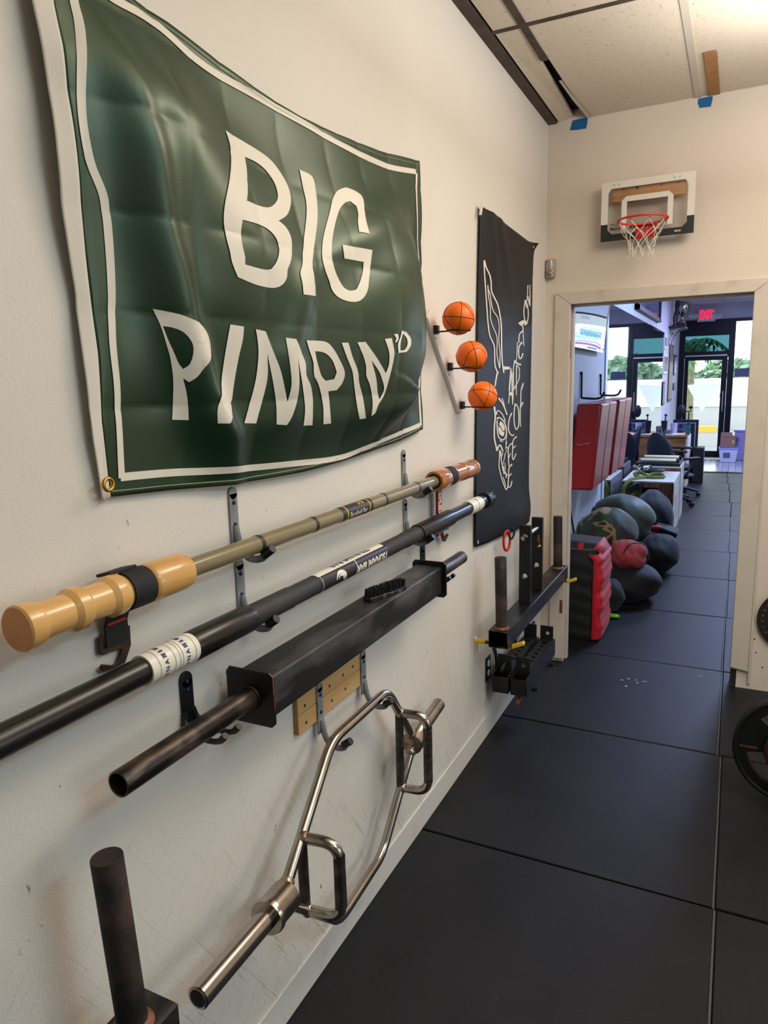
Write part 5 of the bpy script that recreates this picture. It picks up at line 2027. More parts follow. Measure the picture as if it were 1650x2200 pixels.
PD = thing('perforated_disc', 'dark disc with a ring of round holes on the wall right of the doorway', 'disc', (0.325, YB, 0.25))
dc = V(0.322, YB - 0.012, 0.412)
RD = 0.166
loops = [[(RD * math.cos(i * math.pi / 32), RD * math.sin(i * math.pi / 32)) for i in range(64)]]
for k in range(28):
    a = 2 * math.pi * (k + 0.5) / 28
    cx_, cy_ = 0.139 * math.cos(a), 0.139 * math.sin(a)
    loops.append([(cx_ + 0.0085 * math.cos(j * math.pi / 6), cy_ + 0.0085 * math.sin(j * math.pi / 6)) for j in range(12)])
bm = poly_fill(loops)
ret = bmesh.ops.extrude_face_region(bm, geom=bm.faces[:])
bmesh.ops.translate(bm, vec=(0, 0, 0.006), verts=[e for e in ret['geom'] if isinstance(e, bmesh.types.BMVert)])
mb = MB()
bm.verts.index_update()
mb.add([Vector((dc.x + v.co.x, dc.y - v.co.z, dc.z + v.co.y)) for v in bm.verts], [tuple(v.index for v in f.verts) for f in bm.faces])
bm.free()
mb.build('disc', mat('dark_bronze', (48, 42, 38), 0.5, metal=0.4), PD)
mb = MB()
mb.lathe((dc.x, YB - 0.0005, dc.z), (0, -1, 0), [(0, 0.03), (0.012, 0.03)], 24)
mb.build('spacer', M_steel_blk, PD)
for (u, v, lb) in ((1621, 1373, 'upper'), (1638, 1434, 'lowest'), (1624, 1402, 'middle')):
    q = at(1, YB - 0.0006, u, v)
    mb = MB()
    mb.lathe((q.x, YB - 0.0002, q.z), (0, -1, 0), [(0, 0.0042), (0.0006, 0.0042)], 12)
    tag(mb.build('nail_hole', M_dark), lb + ' dark nail hole in the wall right of the doorway', 'hole', 'nail holes low on the back wall')

# ================================================================== FAR ROOM
M_far = mat('lavender_wall_paint', (206, 208, 214), 0.55, c2=(196, 197, 205), ns=3, bump=0.05)
M_frame = mat('black_aluminium', (22, 23, 28), 0.35, metal=0.5)
mb = MB()
mb.box((XF - 0.12, YB2 + 0.002, -0.02), (XF, YS + 0.1, ZC + 0.2))
struct('wall_far_left', mb, M_far)
mb = MB()
mb.box((3.6, YB2 + 0.002, -0.02), (3.72, YS + 0.1, ZC + 0.2))
struct('wall_far_right', mb, M_far)
mb = MB()
mb.box((XF - 0.12, YB2 + 0.002, ZC + 0.01), (3.72, YS + 0.1, ZC + 0.16))
C2 = struct('ceiling', mb, mat('far_ceiling_tile', (206, 200, 204), 0.8))
LOC[C2.name] = Vector(C2.location)
for x in (-0.95, -0.34, 0.27, 0.88, 1.49, 2.1, 2.7):
    mb = MB()
    mb.box((x - 0.012, YB2 + 0.01, ZC + 0.004), (x + 0.012, YS - 0.12, ZC + 0.012))
    mb.build('grid_runner', M_gridw, C2)
for k in range(9):
    y = 5.5 + k * 1.22
    mb = MB()
    mb.box((XF, y - 0.012, ZC + 0.005), (3.6, y + 0.012, ZC + 0.0115))
    mb.build('grid_tee', M_gridw, C2)
for (x0_, x1_, y0_, y1_, lb) in ((-0.32, 0.25, 13.3, 14.5, 'white ceiling light panel near the shop front, beyond the doorway'), (0.9, 1.5, 9.2, 10.4, 'white ceiling light panel over the middle of the far room')):
    t = thing('ceiling_light', lb, 'light', ((x0_ + x1_) / 2, (y0_ + y1_) / 2, ZC))
    mb = MB()
    mb.box((x0_, y0_, ZC - 0.006), (x1_, y1_, ZC + 0.004))
    mb.build('diffuser', mat('lit_diffuser', (246, 238, 255), 0.6, emit=1.0), t)
    mb = MB()
    for (a, b, c_, d_) in ((x0_ - .015, x1_ + .015, y0_ - .015, y0_), (x0_ - .015, x1_ + .015, y1_, y1_ + .015), (x0_ - .015, x0_, y0_, y1_), (x1_, x1_ + .015, y0_, y1_)):
        mb.box((a, c_, ZC - 0.008), (b, d_, ZC + 0.004))
    mb.build('frame', M_gridw, t)
# entrance tile and threshold
mb = MB()
mb.box((XF, 13.76, -0.021), (3.6, YS - 0.04, 0.0))
mt = mat('entrance_tile', (196, 198, 204), 0.22)
B = mt.node_tree.nodes['Principled BSDF']
tc = node(mt, 'ShaderNodeTexCoord')
bk = node(mt, 'ShaderNodeTexBrick')
bk.offset = 0
bk.inputs['Scale'].default_value = 1
bk.inputs['Brick Width'].default_value = 0.11
bk.inputs['Row Height'].default_value = 0.11
bk.inputs['Mortar Size'].default_value = 0.006
bk.inputs['Color1'].default_value = lin((196, 200, 206)) + (1,)
bk.inputs['Color2'].default_value = lin((186, 190, 198)) + (1,)
bk.inputs['Mortar'].default_value = lin((110, 114, 122)) + (1,)
link(mt, tc.outputs['Object'], bk.inputs['Vector'])
link(mt, bk.outputs['Color'], B.inputs['Base Color'])
struct('floor', mb, mt)
mb = MB()
mb.box((XF, 13.625, -0.021), (3.6, 13.76, 0.012))
struct('trim_5', mb, M_frame, bevel=0.003)
# mirror on the left wall
MY0, MY1, MZ0, MZ1 = 7.08, 12.6, 0.42, 2.37
MR = thing('wall_mirror', 'tall mirror panel on the left wall of the far room', 'mirror', (XF, 9.8, MZ0))
ym = MY0
for y1 in (9.0, 10.9, MY1):
    mb = MB()
    mb.box((XF + 0.0005, ym, MZ0), (XF + 0.006, y1 - 0.002, MZ1))
    mb.build('pane', M_mirror, MR)
    ym = y1
mb = MB()
mb.box((XF + 0.0005, MY0 - 0.11, 0.0), (XF + 0.012, MY0 - 0.004, ZC - 0.02))
struct('trim_6', mb, mat('white_gloss', (226, 226, 226), 0.4), bevel=0.002)

# storefront
SF = bpy.data.objects.new('window_1', None)
COL.objects.link(SF)
SF.location = (0, YS, 0)
LOC['window_1'] = Vector((0, YS, 0))
SF['kind'] = 'structure'


def zs(u, v): return at(1, YS, u, v).z


z_soff = zs(1500, 688)
mb = MB()
mb.box((XF - 0.1, YS - 0.02, z_soff), (3.7, YS + 0.12, ZC + 0.15))
struct('wall_front', mb, M_far)
zt1, zt0 = zs(1500, 722), zs(1500, 756)
zd1 = zs(1510, 768)
xm = at(1, YS, 1566, 850).x
xl = at(1, YS, 1463, 850).x
for (a, b) in ((XF, xl + 0.035), (xm - 0.055, xm + 0.055), (1.35, 1.45), (2.5, 2.6)):
    mb = MB()
    mb.box((a, YS - 0.06, 0), (b, YS + 0.06, z_soff))
    mb.build('mullion', M_frame, SF, bevel=0.004)
for (a, b) in ((zt1, z_soff - 0.0), (zd1, zt0)):
    mb = MB()
    mb.box((xl + 0.035, YS - 0.05, a), (xm - 0.055, YS + 0.05, b))
    mb.build('transom_bar', M_frame, SF, bevel=0.003)
mb = MB()
mb.box((xl + 0.05, YS - 0.056, zd1 + 0.02), (xm - 0.07, YS - 0.051, zd1 + 0.045))
mb.build('door_closer', M_zinc, SF)
for (a, b) in ((xm + 0.055, 1.35), (1.45, 2.5), (2.6, 3.6)):
    mb = MB()
    mb.box((a, YS - 0.05, 0), (b, YS + 0.05, 0.16))
    mb.box((a, YS - 0.05, z_soff - 0.06), (b, YS + 0.05, z_soff))
    mb.build('rail', M_frame, SF)
    mb = MB()
    mb.box((a, YS - 0.004, 0.16), (b, YS + 0.004, z_soff - 0.06))
    mb.build('pane', M_glass, SF)
mb = MB()
mb.box((xl + 0.035, YS - 0.004, zt0), (xm - 0.055, YS + 0.004, zt1))
mb.build('pane', M_teal, SF)
DR = bpy.data.objects.new('door_2', None)
COL.objects.link(DR)
DR.location = ((xl + xm) / 2, YS, 0)
LOC['door_2'] = Vector(DR.location)
DR['kind'] = 'structure'
d0, d1 = xl + 0.04, xm - 0.06
for nm, a, b, c_, d_ in (('stile', d0, d0 + 0.075, 0.02, zd1), ('stile', d1 - 0.10, d1, 0.02, zd1), ('rail', d0 + 0.075, d1 - 0.10, 0.02, 0.15), ('rail', d0 + 0.075, d1 - 0.10, zd1 - 0.06, zd1)):
    mb = MB()
    mb.box((a, YS - 0.03, c_), (b, YS + 0.03, d_))
    mb.build(nm, M_frame, DR, bevel=0.003)
mb = MB()
mb.box((d0 + 0.075, YS - 0.004, 0.15), (d1 - 0.10, YS + 0.004, zd1 - 0.06))
mb.build('pane', M_glass, DR)
mb = MB()
hx = d1 - 0.05
mb.tube(fillet([V(hx, YS - 0.03, 0.95), V(hx, YS - 0.09, 0.95), V(hx, YS - 0.09, 1.35), V(hx, YS - 0.03, 1.35)], 0.03), 0.012, 10)
mb.build('pull_handle', M_zinc, DR, smooth=50)
q = at(1, YS - 0.06, 1550, 848)
mb = MB()
mb.box((q.x - 0.03, YS - 0.07, q.z - 0.05), (q.x + 0.045, YS - 0.0, q.z + 0.03))
mb.build('lock_box', M_frame, DR, bevel=0.004)


def decal_mat():
    m = mat('white_decal', (250, 250, 250), 0.6)
    B = m.node_tree.nodes['Principled BSDF']
    tr = node(m, 'ShaderNodeBsdfTranslucent')
    tr.inputs[0].default_value = (1, 1, 1, 1)
    mx = node(m, 'ShaderNodeMixShader')
    mx.inputs[0].default_value = 0.96
    link(m, B.outputs[0], mx.inputs[1])
    link(m, tr.outputs[0], mx.inputs[2])
    link(m, mx.outputs[0], m.node_tree.nodes['Material Output'].inputs[0])
    return m


tri = [at(1, YS - 0.006, *p) for p in ((1475, 827), (1548, 823), (1508, 886))]
mb = MB()
mb.prism(tri, (0, 0.0015, 0))
mb.build('white_triangle_decal', decal_mat(), DR)
P = [at(1, YS - 0.02, *p) for p in ((1579, 792), (1616, 790), (1616, 809), (1578, 809))]
mb = MB()
mb.prism(P, (0, 0.004, 0))
tag(mb.build('window_sign', mat('grey_card', (98, 102, 122), 0.7)), 'grey rectangular card on the window glass right of the glass door', 'sign')
# exit sign and emergency lamps
q = at(1, YS - 0.05, 1518, 677)
EX = thing('exit_sign', 'lit red EXIT sign above the glass door', 'sign', (q.x, YS - 0.03, q.z - 0.13))
mb = MB()
mb.box((q.x - 0.165, YS - 0.075, q.z - 0.125), (q.x + 0.165, YS - 0.0205, q.z + 0.125))
mb.build('housing', M_far, EX, bevel=0.006)
bm = text_bm('EXIT', 0.235, 0.008)
bm_mb(bm, lambda a, b: Vector((q.x + a * 0.52, YS - 0.077, q.z + b))).build('lit_letters', mat('red_led', (255, 24, 60), 0.5, emit=1.6), EX, fix=False)
for u in (1490, 1541):
    p = at(1, YS - 0.05, u, 679)
    t = thing('emergency_lamp', 'pale emergency lamp box ' + ('left' if u < 1518 else 'right') + ' of the EXIT sign', 'lamp', (p.x, YS - 0.03, p.z - 0.06), 'emergency lamps beside the exit sign')
    mb = MB()
    mb.box((p.x - 0.055, YS - 0.07, p.z - 0.06), (p.x + 0.055, YS - 0.0205, p.z + 0.06))
    mb.build('housing', M_far, t, bevel=0.01)
    for dx in (-0.055, 0.055):
        mb = MB()
        mb.lathe((p.x + dx, YS - 0.065, p.z), (0, -1, 0), [(0, 0.03), (0.02, 0.038), (0.024, 0.03)], 16)
        mb.build('lamp_head', M_white, t, smooth=40)

# --- outside
M_asph = mat('sunlit_asphalt', (108, 107, 105), 0.9, c2=(98, 97, 96), ns=1.2, stretch=(0.4, 3, 1))
mb = MB()
mb.box((-60, YS + 0.14, -0.2), (60, 120, -0.06))
struct('ground', mb, M_asph)
mb = MB()
mb.box((-1.4, YS + 0.12, -0.2), (3.8, YS + 2.4, 0.0))
struct('pavement', mb, mat('concrete', (116, 115, 112), 0.9))
mb = MB()
mb.box((-1.4, YS + 0.12, ZC + 0.0), (3.8, YS + 2.2, ZC + 0.2))
struct('canopy', mb, mat('canopy_white', (200, 200, 196), 0.8))
mb = MB()
mb.box((-30, 43.0, -0.06), (40, 43.35, 1.45))
tag(mb.build('boundary_wall', mat('pale_wall', (226, 220, 212), 0.9)), 'low pale wall across the lot in front of the hedge', 'wall')
M_leaf = mat('hedge_leaves', (122, 146, 120), 0.7, c2=(84, 112, 84), ns=1.1, thr=(0.35, 0.65))
M_leafd = mat('palm_leaves', (70, 120, 50), 0.6, c2=(36, 72, 32), ns=3)


def leaf_cloud(c, r, n, size, seed):
    rr = random.Random(seed)
    mb = MB()
    for _ in range(n):
        while True:
            d = V(rr.uniform(-1, 1), rr.uniform(-1, 1), rr.uniform(-1, 1))
            if 0.2 < d.length < 1: break
        d = d.normalized() * (0.72 + 0.3 * rr.random())
        p = c + V(d.x * r[0], d.y * r[1], d.z * r[2])
        a = V(rr.uniform(-1, 1), rr.uniform(-1, 1), rr.uniform(-1, 1)).normalized()
        b = a.orthogonal().normalized()
        s_ = size * rr.uniform(0.6, 1.3)
        mb.add([p - a * s_, p + b * s_ * 0.5, p + a * s_, p - b * s_ * 0.5], [(0, 1, 2, 3)])
    return mb


for k, (x, y, h, w, lb) in enumerate(((-8.9, 46, 1.7, 2.1, 'leftmost of the row'), (-4.6, 46.5, 1.9, 2.1, 'second from the left, behind the palm trunk'),
                                      (-0.3, 46, 1.95, 2.1, 'middle of the row, seen through the glass door'), (4.0, 47, 2.3, 2.1, 'tallest of the row, right of the glass door'),
                                      (8.3, 46.5, 2.0, 2.1, 'rightmost of the row, seen only in the mirror'))):
    t = thing('hedge_tree', 'bushy green tree beyond the car park, ' + lb, 'tree', (x, y, -0.06), 'hedge trees beyond the car park')
    mb = leaf_cloud(V(x, y, h * 0.62), (w, 1.6, h * 0.62), 1500, 0.30, 20 + k)
    o = mb.build('crown', M_leaf, t, fix=False)
    o['kind'] = 'stuff'
    mb = MB()
    mb.ball((x, y, h * 0.60), (w * 0.82, 1.3, h * 0.55), 18, 10, lambda d: d * (1 + 0.10 * math.sin(5 * d.x + 3 * d.z) + 0.08 * math.sin(9 * d.z)))
    mb.build('inner_foliage', M_leaf, t, smooth=180)
    mb = MB()
    mb.lathe((x, y, -0.06), (0, 0, 1), [(0, 0.2), (h * 0.5, 0.14)], 10)
    mb.build('trunk', M_rust, t, smooth=60)
pp = at(1, 27.0, 1487, 740)
PM = thing('palm_tree', 'palm tree outside the glass door, left side', 'tree', (pp.x, 27, -0.06))
mb = MB()
mb.lathe((pp.x, 27, -0.06), (0.01, 0, 1), [(0, 0.16), (1.0, 0.12), (pp.z, 0.10)], 12)
mb.build('trunk', mat('palm_trunk', (134, 128, 96), 0.9, c2=(96, 90, 70), ns=16), PM, smooth=60)
rr = random.Random(5)
for k in range(16):
    a = 2 * math.pi * k / 16 + rr.uniform(-.15, .15)
    el = rr.uniform(-0.1, 0.9)
    mb = MB()
    c = V(pp.x, 27, pp.z + 0.06)
    mid = []
    for i in range(9):
        t_ = i / 8
        mid.append(c + V(math.cos(a) * t_ * 1.25, math.sin(a) * t_ * 1.25, el * t_ * 1.0 - 1.15 * t_ * t_))
    for i in range(1, 9):
        w = 0.30 * math.sin(math.pi * (i / 8) ** 0.8) + 0.03
        sdv = V(-math.sin(a), math.cos(a), 0)
        for sg in (1, -1):
            mb.add([mid[i - 1], mid[i], mid[i] + sdv * sg * w + V(0, 0, -0.12), mid[i] + sdv * sg * w * 0.9 + V(math.cos(a) * .05, math.sin(a) * .05, -0.14)], [(0, 1, 2), (1, 3, 2)])
    mb.build('frond', M_leafd, PM, fix=False)
mb = MB()
P = [at(2, 0.02, *p) for p in ((1455, 854), (1490, 852), (1490, 858), (1455, 861))]
ky = 24.0
mb.box((-3.2, ky, -0.06), (-0.55, ky + 0.35, 0.12))
tag(mb.build('kerb', mat('orange_kerb', (236, 170, 60), 0.8)), 'orange painted kerb outside, left of the white triangle', 'kerb')

# ================================================================== FAR ROOM: red pads, screen
M_padred = mat('red_vinyl', (176, 16, 24), 0.30, c2=(168, 14, 22), ns=4, bump=0.14, bs=30, stretch=(1, 1, 0.12), spec=0.8)
M_padside = mat('red_vinyl_back', (126, 10, 16), 0.5)


def pad(y0, y1, label):
    t = thing('wall_pad', label, 'pad', (XF, y0, 0.87), 'red folding mats on the far room wall')
    z0, z1 = 0.878, 1.508
    xb0, xb1, xt0, xt1 = XF + 0.03, XF + 0.21, XF + 0.085, XF + 0.262
    n = 2
    for k in range(n):   # folded panels
        a, b = y0 + (y1 - y0) * k / n, y0 + (y1 - y0) * (k + 1) / n
        mb = MB()
        mb.add([(xb0, a, z0), (xb1, a, z0), (xb1, b - 0.002, z0), (xb0, b - 0.002, z0), (xt0, a, z1), (xt1, a, z1), (xt1, b - 0.002, z1), (xt0, b - 0.002, z1)],
               [(0, 3, 2, 1), (4, 5, 6, 7), (0, 1, 5, 4), (1, 2, 6, 5), (2, 3, 7, 6), (3, 0, 4, 7)])
        mb.build('panel', M_padred, t, bevel=0.018, seg=3)
    return t


p1 = pad(5.30, 6.02, 'red vinyl pad on the far room wall, nearer of two, with a scuffed face')
pad(6.16, 6.92, 'red vinyl pad on the far room wall, behind the nearer pad')
mb = MB()   # pale tear on the near face
q = [V(XF + 0.085, 5.2985, 1.225), V(XF + 0.105, 5.2985, 1.214), V(XF + 0.125, 5.2985, 1.212), V(XF + 0.150, 5.2985, 1.226), V(XF + 0.165, 5.2985, 1.219), V(XF + 0.18, 5.2985, 1.228)]
mb.tube(q, [0.001, 0.003, 0.002, 0.0015, 0.006, 0.001], 6)
mb.build('pale_tear', mat('foam_tear', (222, 170, 150), 0.8), p1)
for (u, v, tu, tv, zt, lb) in ((1249, 858, 1284, 846, 1.74, 'near'), (1290, 855, 1322, 844, 1.72, 'far')):
    w0 = at(0, XF + 0.012, u, v)
    t = thing('pad_hook', 'black hook rod above the red pads, ' + lb + ' one', 'hook', (XF, w0.y, w0.z), 'hook rods above the red pads')
    mb = MB()
    mb.tube([V(XF + 0.01, w0.y, zt), V(XF + 0.012, w0.y, 1.535)], 0.008, 8)
    mb.tube(densify([V(XF + 0.012, w0.y, 1.535), V(XF + 0.10, w0.y + 0.01, 1.528), V(XF + 0.14, w0.y + 0.02, 1.530), V(XF + 0.165, w0.y + 0.02, 1.542), V(XF + 0.185, w0.y + 0.02, 1.580)], 4), 0.0085, 8)
    mb.build('rod', M_black, t, smooth=50)
    mb = MB()
    mb.lathe((XF + 0.001, w0.y, zt - 0.012), (1, 0, 0), [(0, 0.014), (0.012, 0.012)], 12)
    mb.build('fixing', M_black, t)
mb = MB()
mb.box((XF + 0.0005, 5.40, 0.78), (XF + 0.03, 5.47, 0.874))
tag(mb.build('wood_cleat', M_rawwood), 'short brown wooden cleat under the near red pad', 'wood')
# tilted glossy screen, reflected shop window and neon sign painted on as glowing shapes
sp0, sp1 = V(XF + 0.05, 5.10, 1.905), V(XF + 0.13, 5.10, 2.60)
sn = V(0, 1, 0).cross(sp1 - sp0).normalized()


def scr(u, v, e=0.0):
    d = ray(u, v)
    p0 = sp0 + sn * (e if sn.x > 0 else -e)
    return CAM_C + d * ((p0 - CAM_C).dot(sn) / d.dot(sn))


ye = scr(1297, 757).y
TV = thing('tilted_screen', 'tilted glossy screen on the far wall with painted glowing reflections of cyan and purple neon', 'screen', (XF, 5.8, 1.9))
mb = MB()
nx = sn if sn.x > 0 else -sn
mb.prism([V(sp0.x, 5.10, sp0.z), V(sp0.x, ye, sp0.z), V(sp1.x, ye, sp1.z), V(sp1.x, 5.10, sp1.z)], -nx * 0.03)
mb.build('casing', M_black, TV, bevel=0.003)
mb = MB()
mb.box((XF + 0.0005, 5.7, 2.1), (XF + 0.05, 5.9, 2.3))
mb.build('wall_bracket', M_black, TV)


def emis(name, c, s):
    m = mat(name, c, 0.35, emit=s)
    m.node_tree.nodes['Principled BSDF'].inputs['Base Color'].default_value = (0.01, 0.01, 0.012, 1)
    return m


def srefl(loop, m, e, nm):
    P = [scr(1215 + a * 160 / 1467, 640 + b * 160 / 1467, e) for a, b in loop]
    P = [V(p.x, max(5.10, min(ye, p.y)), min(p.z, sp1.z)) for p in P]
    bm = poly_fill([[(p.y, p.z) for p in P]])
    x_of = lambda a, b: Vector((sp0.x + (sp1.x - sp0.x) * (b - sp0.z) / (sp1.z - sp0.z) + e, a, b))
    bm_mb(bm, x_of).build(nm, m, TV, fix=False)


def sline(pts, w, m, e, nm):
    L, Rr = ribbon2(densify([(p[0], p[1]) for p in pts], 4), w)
    srefl([tuple(p) for p in L] + [tuple(p) for p in reversed(Rr)], m, e, nm)


srefl([(95, 140), (860, 100), (815, 385), (600, 320), (350, 285), (95, 262)], emis('reflected_blue', (34, 78, 152), 0.75), 0.001, 'reflection_area')
srefl([(95, 262), (350, 285), (600, 320), (815, 385), (800, 580), (600, 540), (300, 505), (95, 500)], emis('reflected_grey', (132, 148, 158), 0.75), 0.001, 'reflection_area')
srefl([(95, 500), (300, 505), (600, 540), (800, 580), (745, 1085), (420, 1010), (95, 945)], emis('reflected_white', (236, 238, 246), 0.9), 0.001, 'reflection_area')
sline([(95, 278), (350, 298), (600, 338), (812, 395)], 36, M_dark, 0.002, 'reflection_line')
srefl([(305, 345), (450, 350), (495, 430), (305, 405)], emis('reflected_slate', (84, 104, 124), 0.7), 0.002, 'reflection_patch')
E_c, E_t, E_p, E_m, E_n = emis('reflected_neon_cyan', (30, 224, 244), 1.1), emis('reflected_neon_teal', (0, 120, 170), 0.9), emis('reflected_neon_purple', (96, 30, 168), 0.9), emis('reflected_neon_pink', (246, 190, 255), 1.0), emis('reflected_neon_blue', (14, 90, 160), 0.9)
srefl([(295, 598), (720, 690), (690, 800), (380, 740), (285, 720)], E_t, 0.002, 'reflection_patch')
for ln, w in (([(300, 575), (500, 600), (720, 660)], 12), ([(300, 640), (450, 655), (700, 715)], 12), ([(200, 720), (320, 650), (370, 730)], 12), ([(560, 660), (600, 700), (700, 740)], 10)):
    sline(ln, w, E_c, 0.003, 'reflection_line')
sline([(200, 720), (220, 780), (250, 740), (280, 800), (320, 740), (370, 810), (420, 750), (480, 800), (530, 760), (590, 830), (640, 780), (700, 820)], 20, E_c, 0.003, 'reflection_line')
sline([(190, 840), (330, 838), (520, 868), (600, 880), (700, 950)], 14, E_p, 0.003, 'reflection_line')
sline([(185, 885), (330, 890), (480, 915), (600, 950), (700, 1010)], 66, E_m, 0.0025, 'reflection_line')
sline([(192, 886), (330, 892), (480, 916), (600, 950), (692, 1002)], 40, E_p, 0.003, 'reflection_line')
sline([(430, 975), (520, 990), (612, 1012)], 34, E_n, 0.003, 'reflection_line')
sline([(725, 1030), (765, 1005)], 30, E_p, 0.003, 'reflection_line')

# framed picture above the mirror
P = [at(0, XF + 0.02, *p) for p in ((1362, 655), (1415, 697), (1415, 640))]
PC = thing('wall_picture', 'large dark framed picture above the mirror, leaning out from the wall', 'picture', (XF, 10.2, 2.46))
ya_, yb_, z0_ = 8.9, 11.5, 2.455
mb = MB()
for (a, b, c_, d_) in ((ya_, yb_, z0_, z0_ + 0.05), (ya_, ya_ + 0.10, z0_, ZC - 0.05), (yb_ - 0.12, yb_, z0_, ZC - 0.05), (ya_, yb_, ZC - 0.1, ZC - 0.05)):
    mb.box((XF + 0.001, a, c_), (XF + 0.05, b, d_))
mb.build('frame', M_black, PC)
mb = MB()
mb.box((XF + 0.001, ya_ + 0.1, z0_ + 0.05), (XF + 0.03, yb_ - 0.12, ZC - 0.1))
mb.build('glazed_print', mat('glossy_blue_print', (110, 140, 190), 0.12, c2=(60, 60, 96), ns=1.6, stretch=(1, 1.2, 0.3), spec=0.8), PC)

# ---------- bags on the floor
def cloth_bag_mat(name, c, rough=0.75, c2=None):
    return mat(name, c, rough, c2=c2 or tuple(min(255, int(x * 1.25 + 4)) for x in c), ns=6, bump=0.35, bs=16, sheen=0.1)


M_bagblk = cloth_bag_mat('black_bag_cloth', (11, 11, 12))
M_bagblk2 = cloth_bag_mat('washed_black_cloth', (20, 20, 22))
M_olive = cloth_bag_mat('olive_nylon', (74, 84, 62), 0.55, (60, 70, 52))
M_pink = cloth_bag_mat('faded_red_canvas', (186, 70, 66), 0.8, (164, 44, 46))
M_bagred = cloth_bag_mat('bright_red_cloth', (200, 18, 40), 0.6, (180, 14, 34))


def camo_mat():
    m = cloth_bag_mat('camo_cloth', (60, 48, 36), 0.7)
    nt = m.node_tree
    B = nt.nodes['Principled BSDF']
    tc = node(m, 'ShaderNodeTexCoord')
    n = node(m, 'ShaderNodeTexNoise')
    n.inputs['Scale'].default_value = 5.5
    n.inputs['Detail'].default_value = 2.0
    n.inputs['Distortion'].default_value = 0.6
    link(m, tc.outputs['Object'], n.inputs['Vector'])
    r = node(m, 'ShaderNodeValToRGB')
    cr = r.color_ramp
    cr.interpolation = 'CONSTANT'
    cr.elements[0].position = 0.0
    cr.elements[0].color = lin((28, 26, 24)) + (1,)
    cr.elements[1].position = 0.40
    cr.elements[1].color = lin((66, 50, 38)) + (1,)
    for p, c in ((0.48, (50, 76, 44)), (0.555, (172, 142, 98)), (0.64, (70, 52, 40))):
        e = cr.elements.new(p)
        e.color = lin(c) + (1,)
    link(m, n.outputs[0], r.inputs[0])
    link(m, r.outputs[0], B.inputs['Base Color'])
    return m


M_camo = camo_mat()


def bag(name, label, cat, c, r, m, seed, lump=0.06, flat_=0.85, group='sandbags piled along the far room wall', extra=None):
    rr = random.Random(seed)
    ph = [rr.uniform(0, 6.28) for _ in range(9)]
    t = thing(name, label, cat, (c[0], c[1], c[2] - r[2]), group)

    def fn(d):
        k = 1 + lump * math.sin(3 * d.x + ph[0] + 2 * d.z) + lump * 0.7 * math.sin(4 * d.y + 3 * d.z + ph[1]) + lump * 0.5 * math.sin(6 * d.z + 5 * d.x + ph[2])
        k += lump * 0.28 * math.sin(14 * d.x + 9 * d.z + ph[3]) + lump * 0.22 * math.sin(17 * d.y - 11 * d.z + ph[4])
        q = d * k
        if q.z < -flat_: q.z = -flat_ - (q.z + flat_) * -0.15
        return q
    mb = MB()
    mb.ball(c, r, 48, 28, fn)
    mb.build('body', m, t, smooth=180)
    if extra: extra(t, Vector(c), Vector(r))
    return t


def cap_seam(axis, R_):
    def f(t, c, r):
        mb = MB()
        a = Vector(axis).normalized()
        u = a.orthogonal().normalized()
        w = a.cross(u)
        cc = c + Vector((a.x * r.x, a.y * r.y, a.z * r.z)) * 0.62
        mb.tube([cc + Vector(((u.x * math.cos(s_) + w.x * math.sin(s_)) * r.x, (u.y * math.cos(s_) + w.y * math.sin(s_)) * r.y, (u.z * math.cos(s_) + w.z * math.sin(s_)) * r.z)) * R_ for s_ in [i * math.pi / 16 for i in range(32)]], 0.005, 6, closed=True)
        mb.build('piping', M_black, t, smooth=60)
    return f


bag('sandbag', 'dark washed black duffel bag behind the olive sandbag, against the wooden box', 'bag', (-0.70, 7.55, 0.28), (0.20, 0.22, 0.28), M_bagblk2, 3, 0.05)
bag('sandbag', 'big round olive green sandbag on top of the pile', 'bag', (-0.87, 6.62, 0.44), (0.275, 0.30, 0.215), M_olive, 4, 0.035, 0.9)
bag('sandbag', 'black cylindrical sandbag on the floor, furthest right in the pile', 'bag', (-0.56, 6.52, 0.165), (0.185, 0.24, 0.168), M_bagblk, 5, 0.04, 0.95)
bag('sandbag', 'camouflage sandbag on the pile, between the red-trimmed bag and olive one', 'bag', (-0.905, 5.95, 0.44), (0.235, 0.27, 0.195), M_camo, 6, 0.04, 0.9)
bag('sandbag', 'faded red sandbag with dark piping, under the camouflage one', 'bag', (-0.695, 5.62, 0.345), (0.145, 0.17, 0.115), M_pink, 8, 0.05, 0.9, extra=cap_seam((0.75, -0.6, 0.2), 0.83))
bag('sandbag', 'wide black sandbag on the floor beneath the faded red one', 'bag', (-0.685, 5.62, 0.135), (0.245, 0.26, 0.150), M_bagblk, 9, 0.045, 0.95)
bag('sandbag', 'small black sandbag on the floor beside the red-trimmed upright bag', 'bag', (-0.765, 5.22, 0.125), (0.105, 0.13, 0.128), M_bagblk2, 10, 0.05, 0.92)
bag('sandbag', 'black sandbag half hidden at the bottom of the pile by the wall', 'bag', (-0.93, 6.15, 0.16), (0.185, 0.32, 0.16), M_bagblk, 11, 0.04, 0.95)
# upright black and red duffel by the door jamb
AB = thing('duffel_bag', 'tall upright black duffel bag with red side panel and red lettering by the jamb', 'bag', (-0.83, 4.75, 0.0))


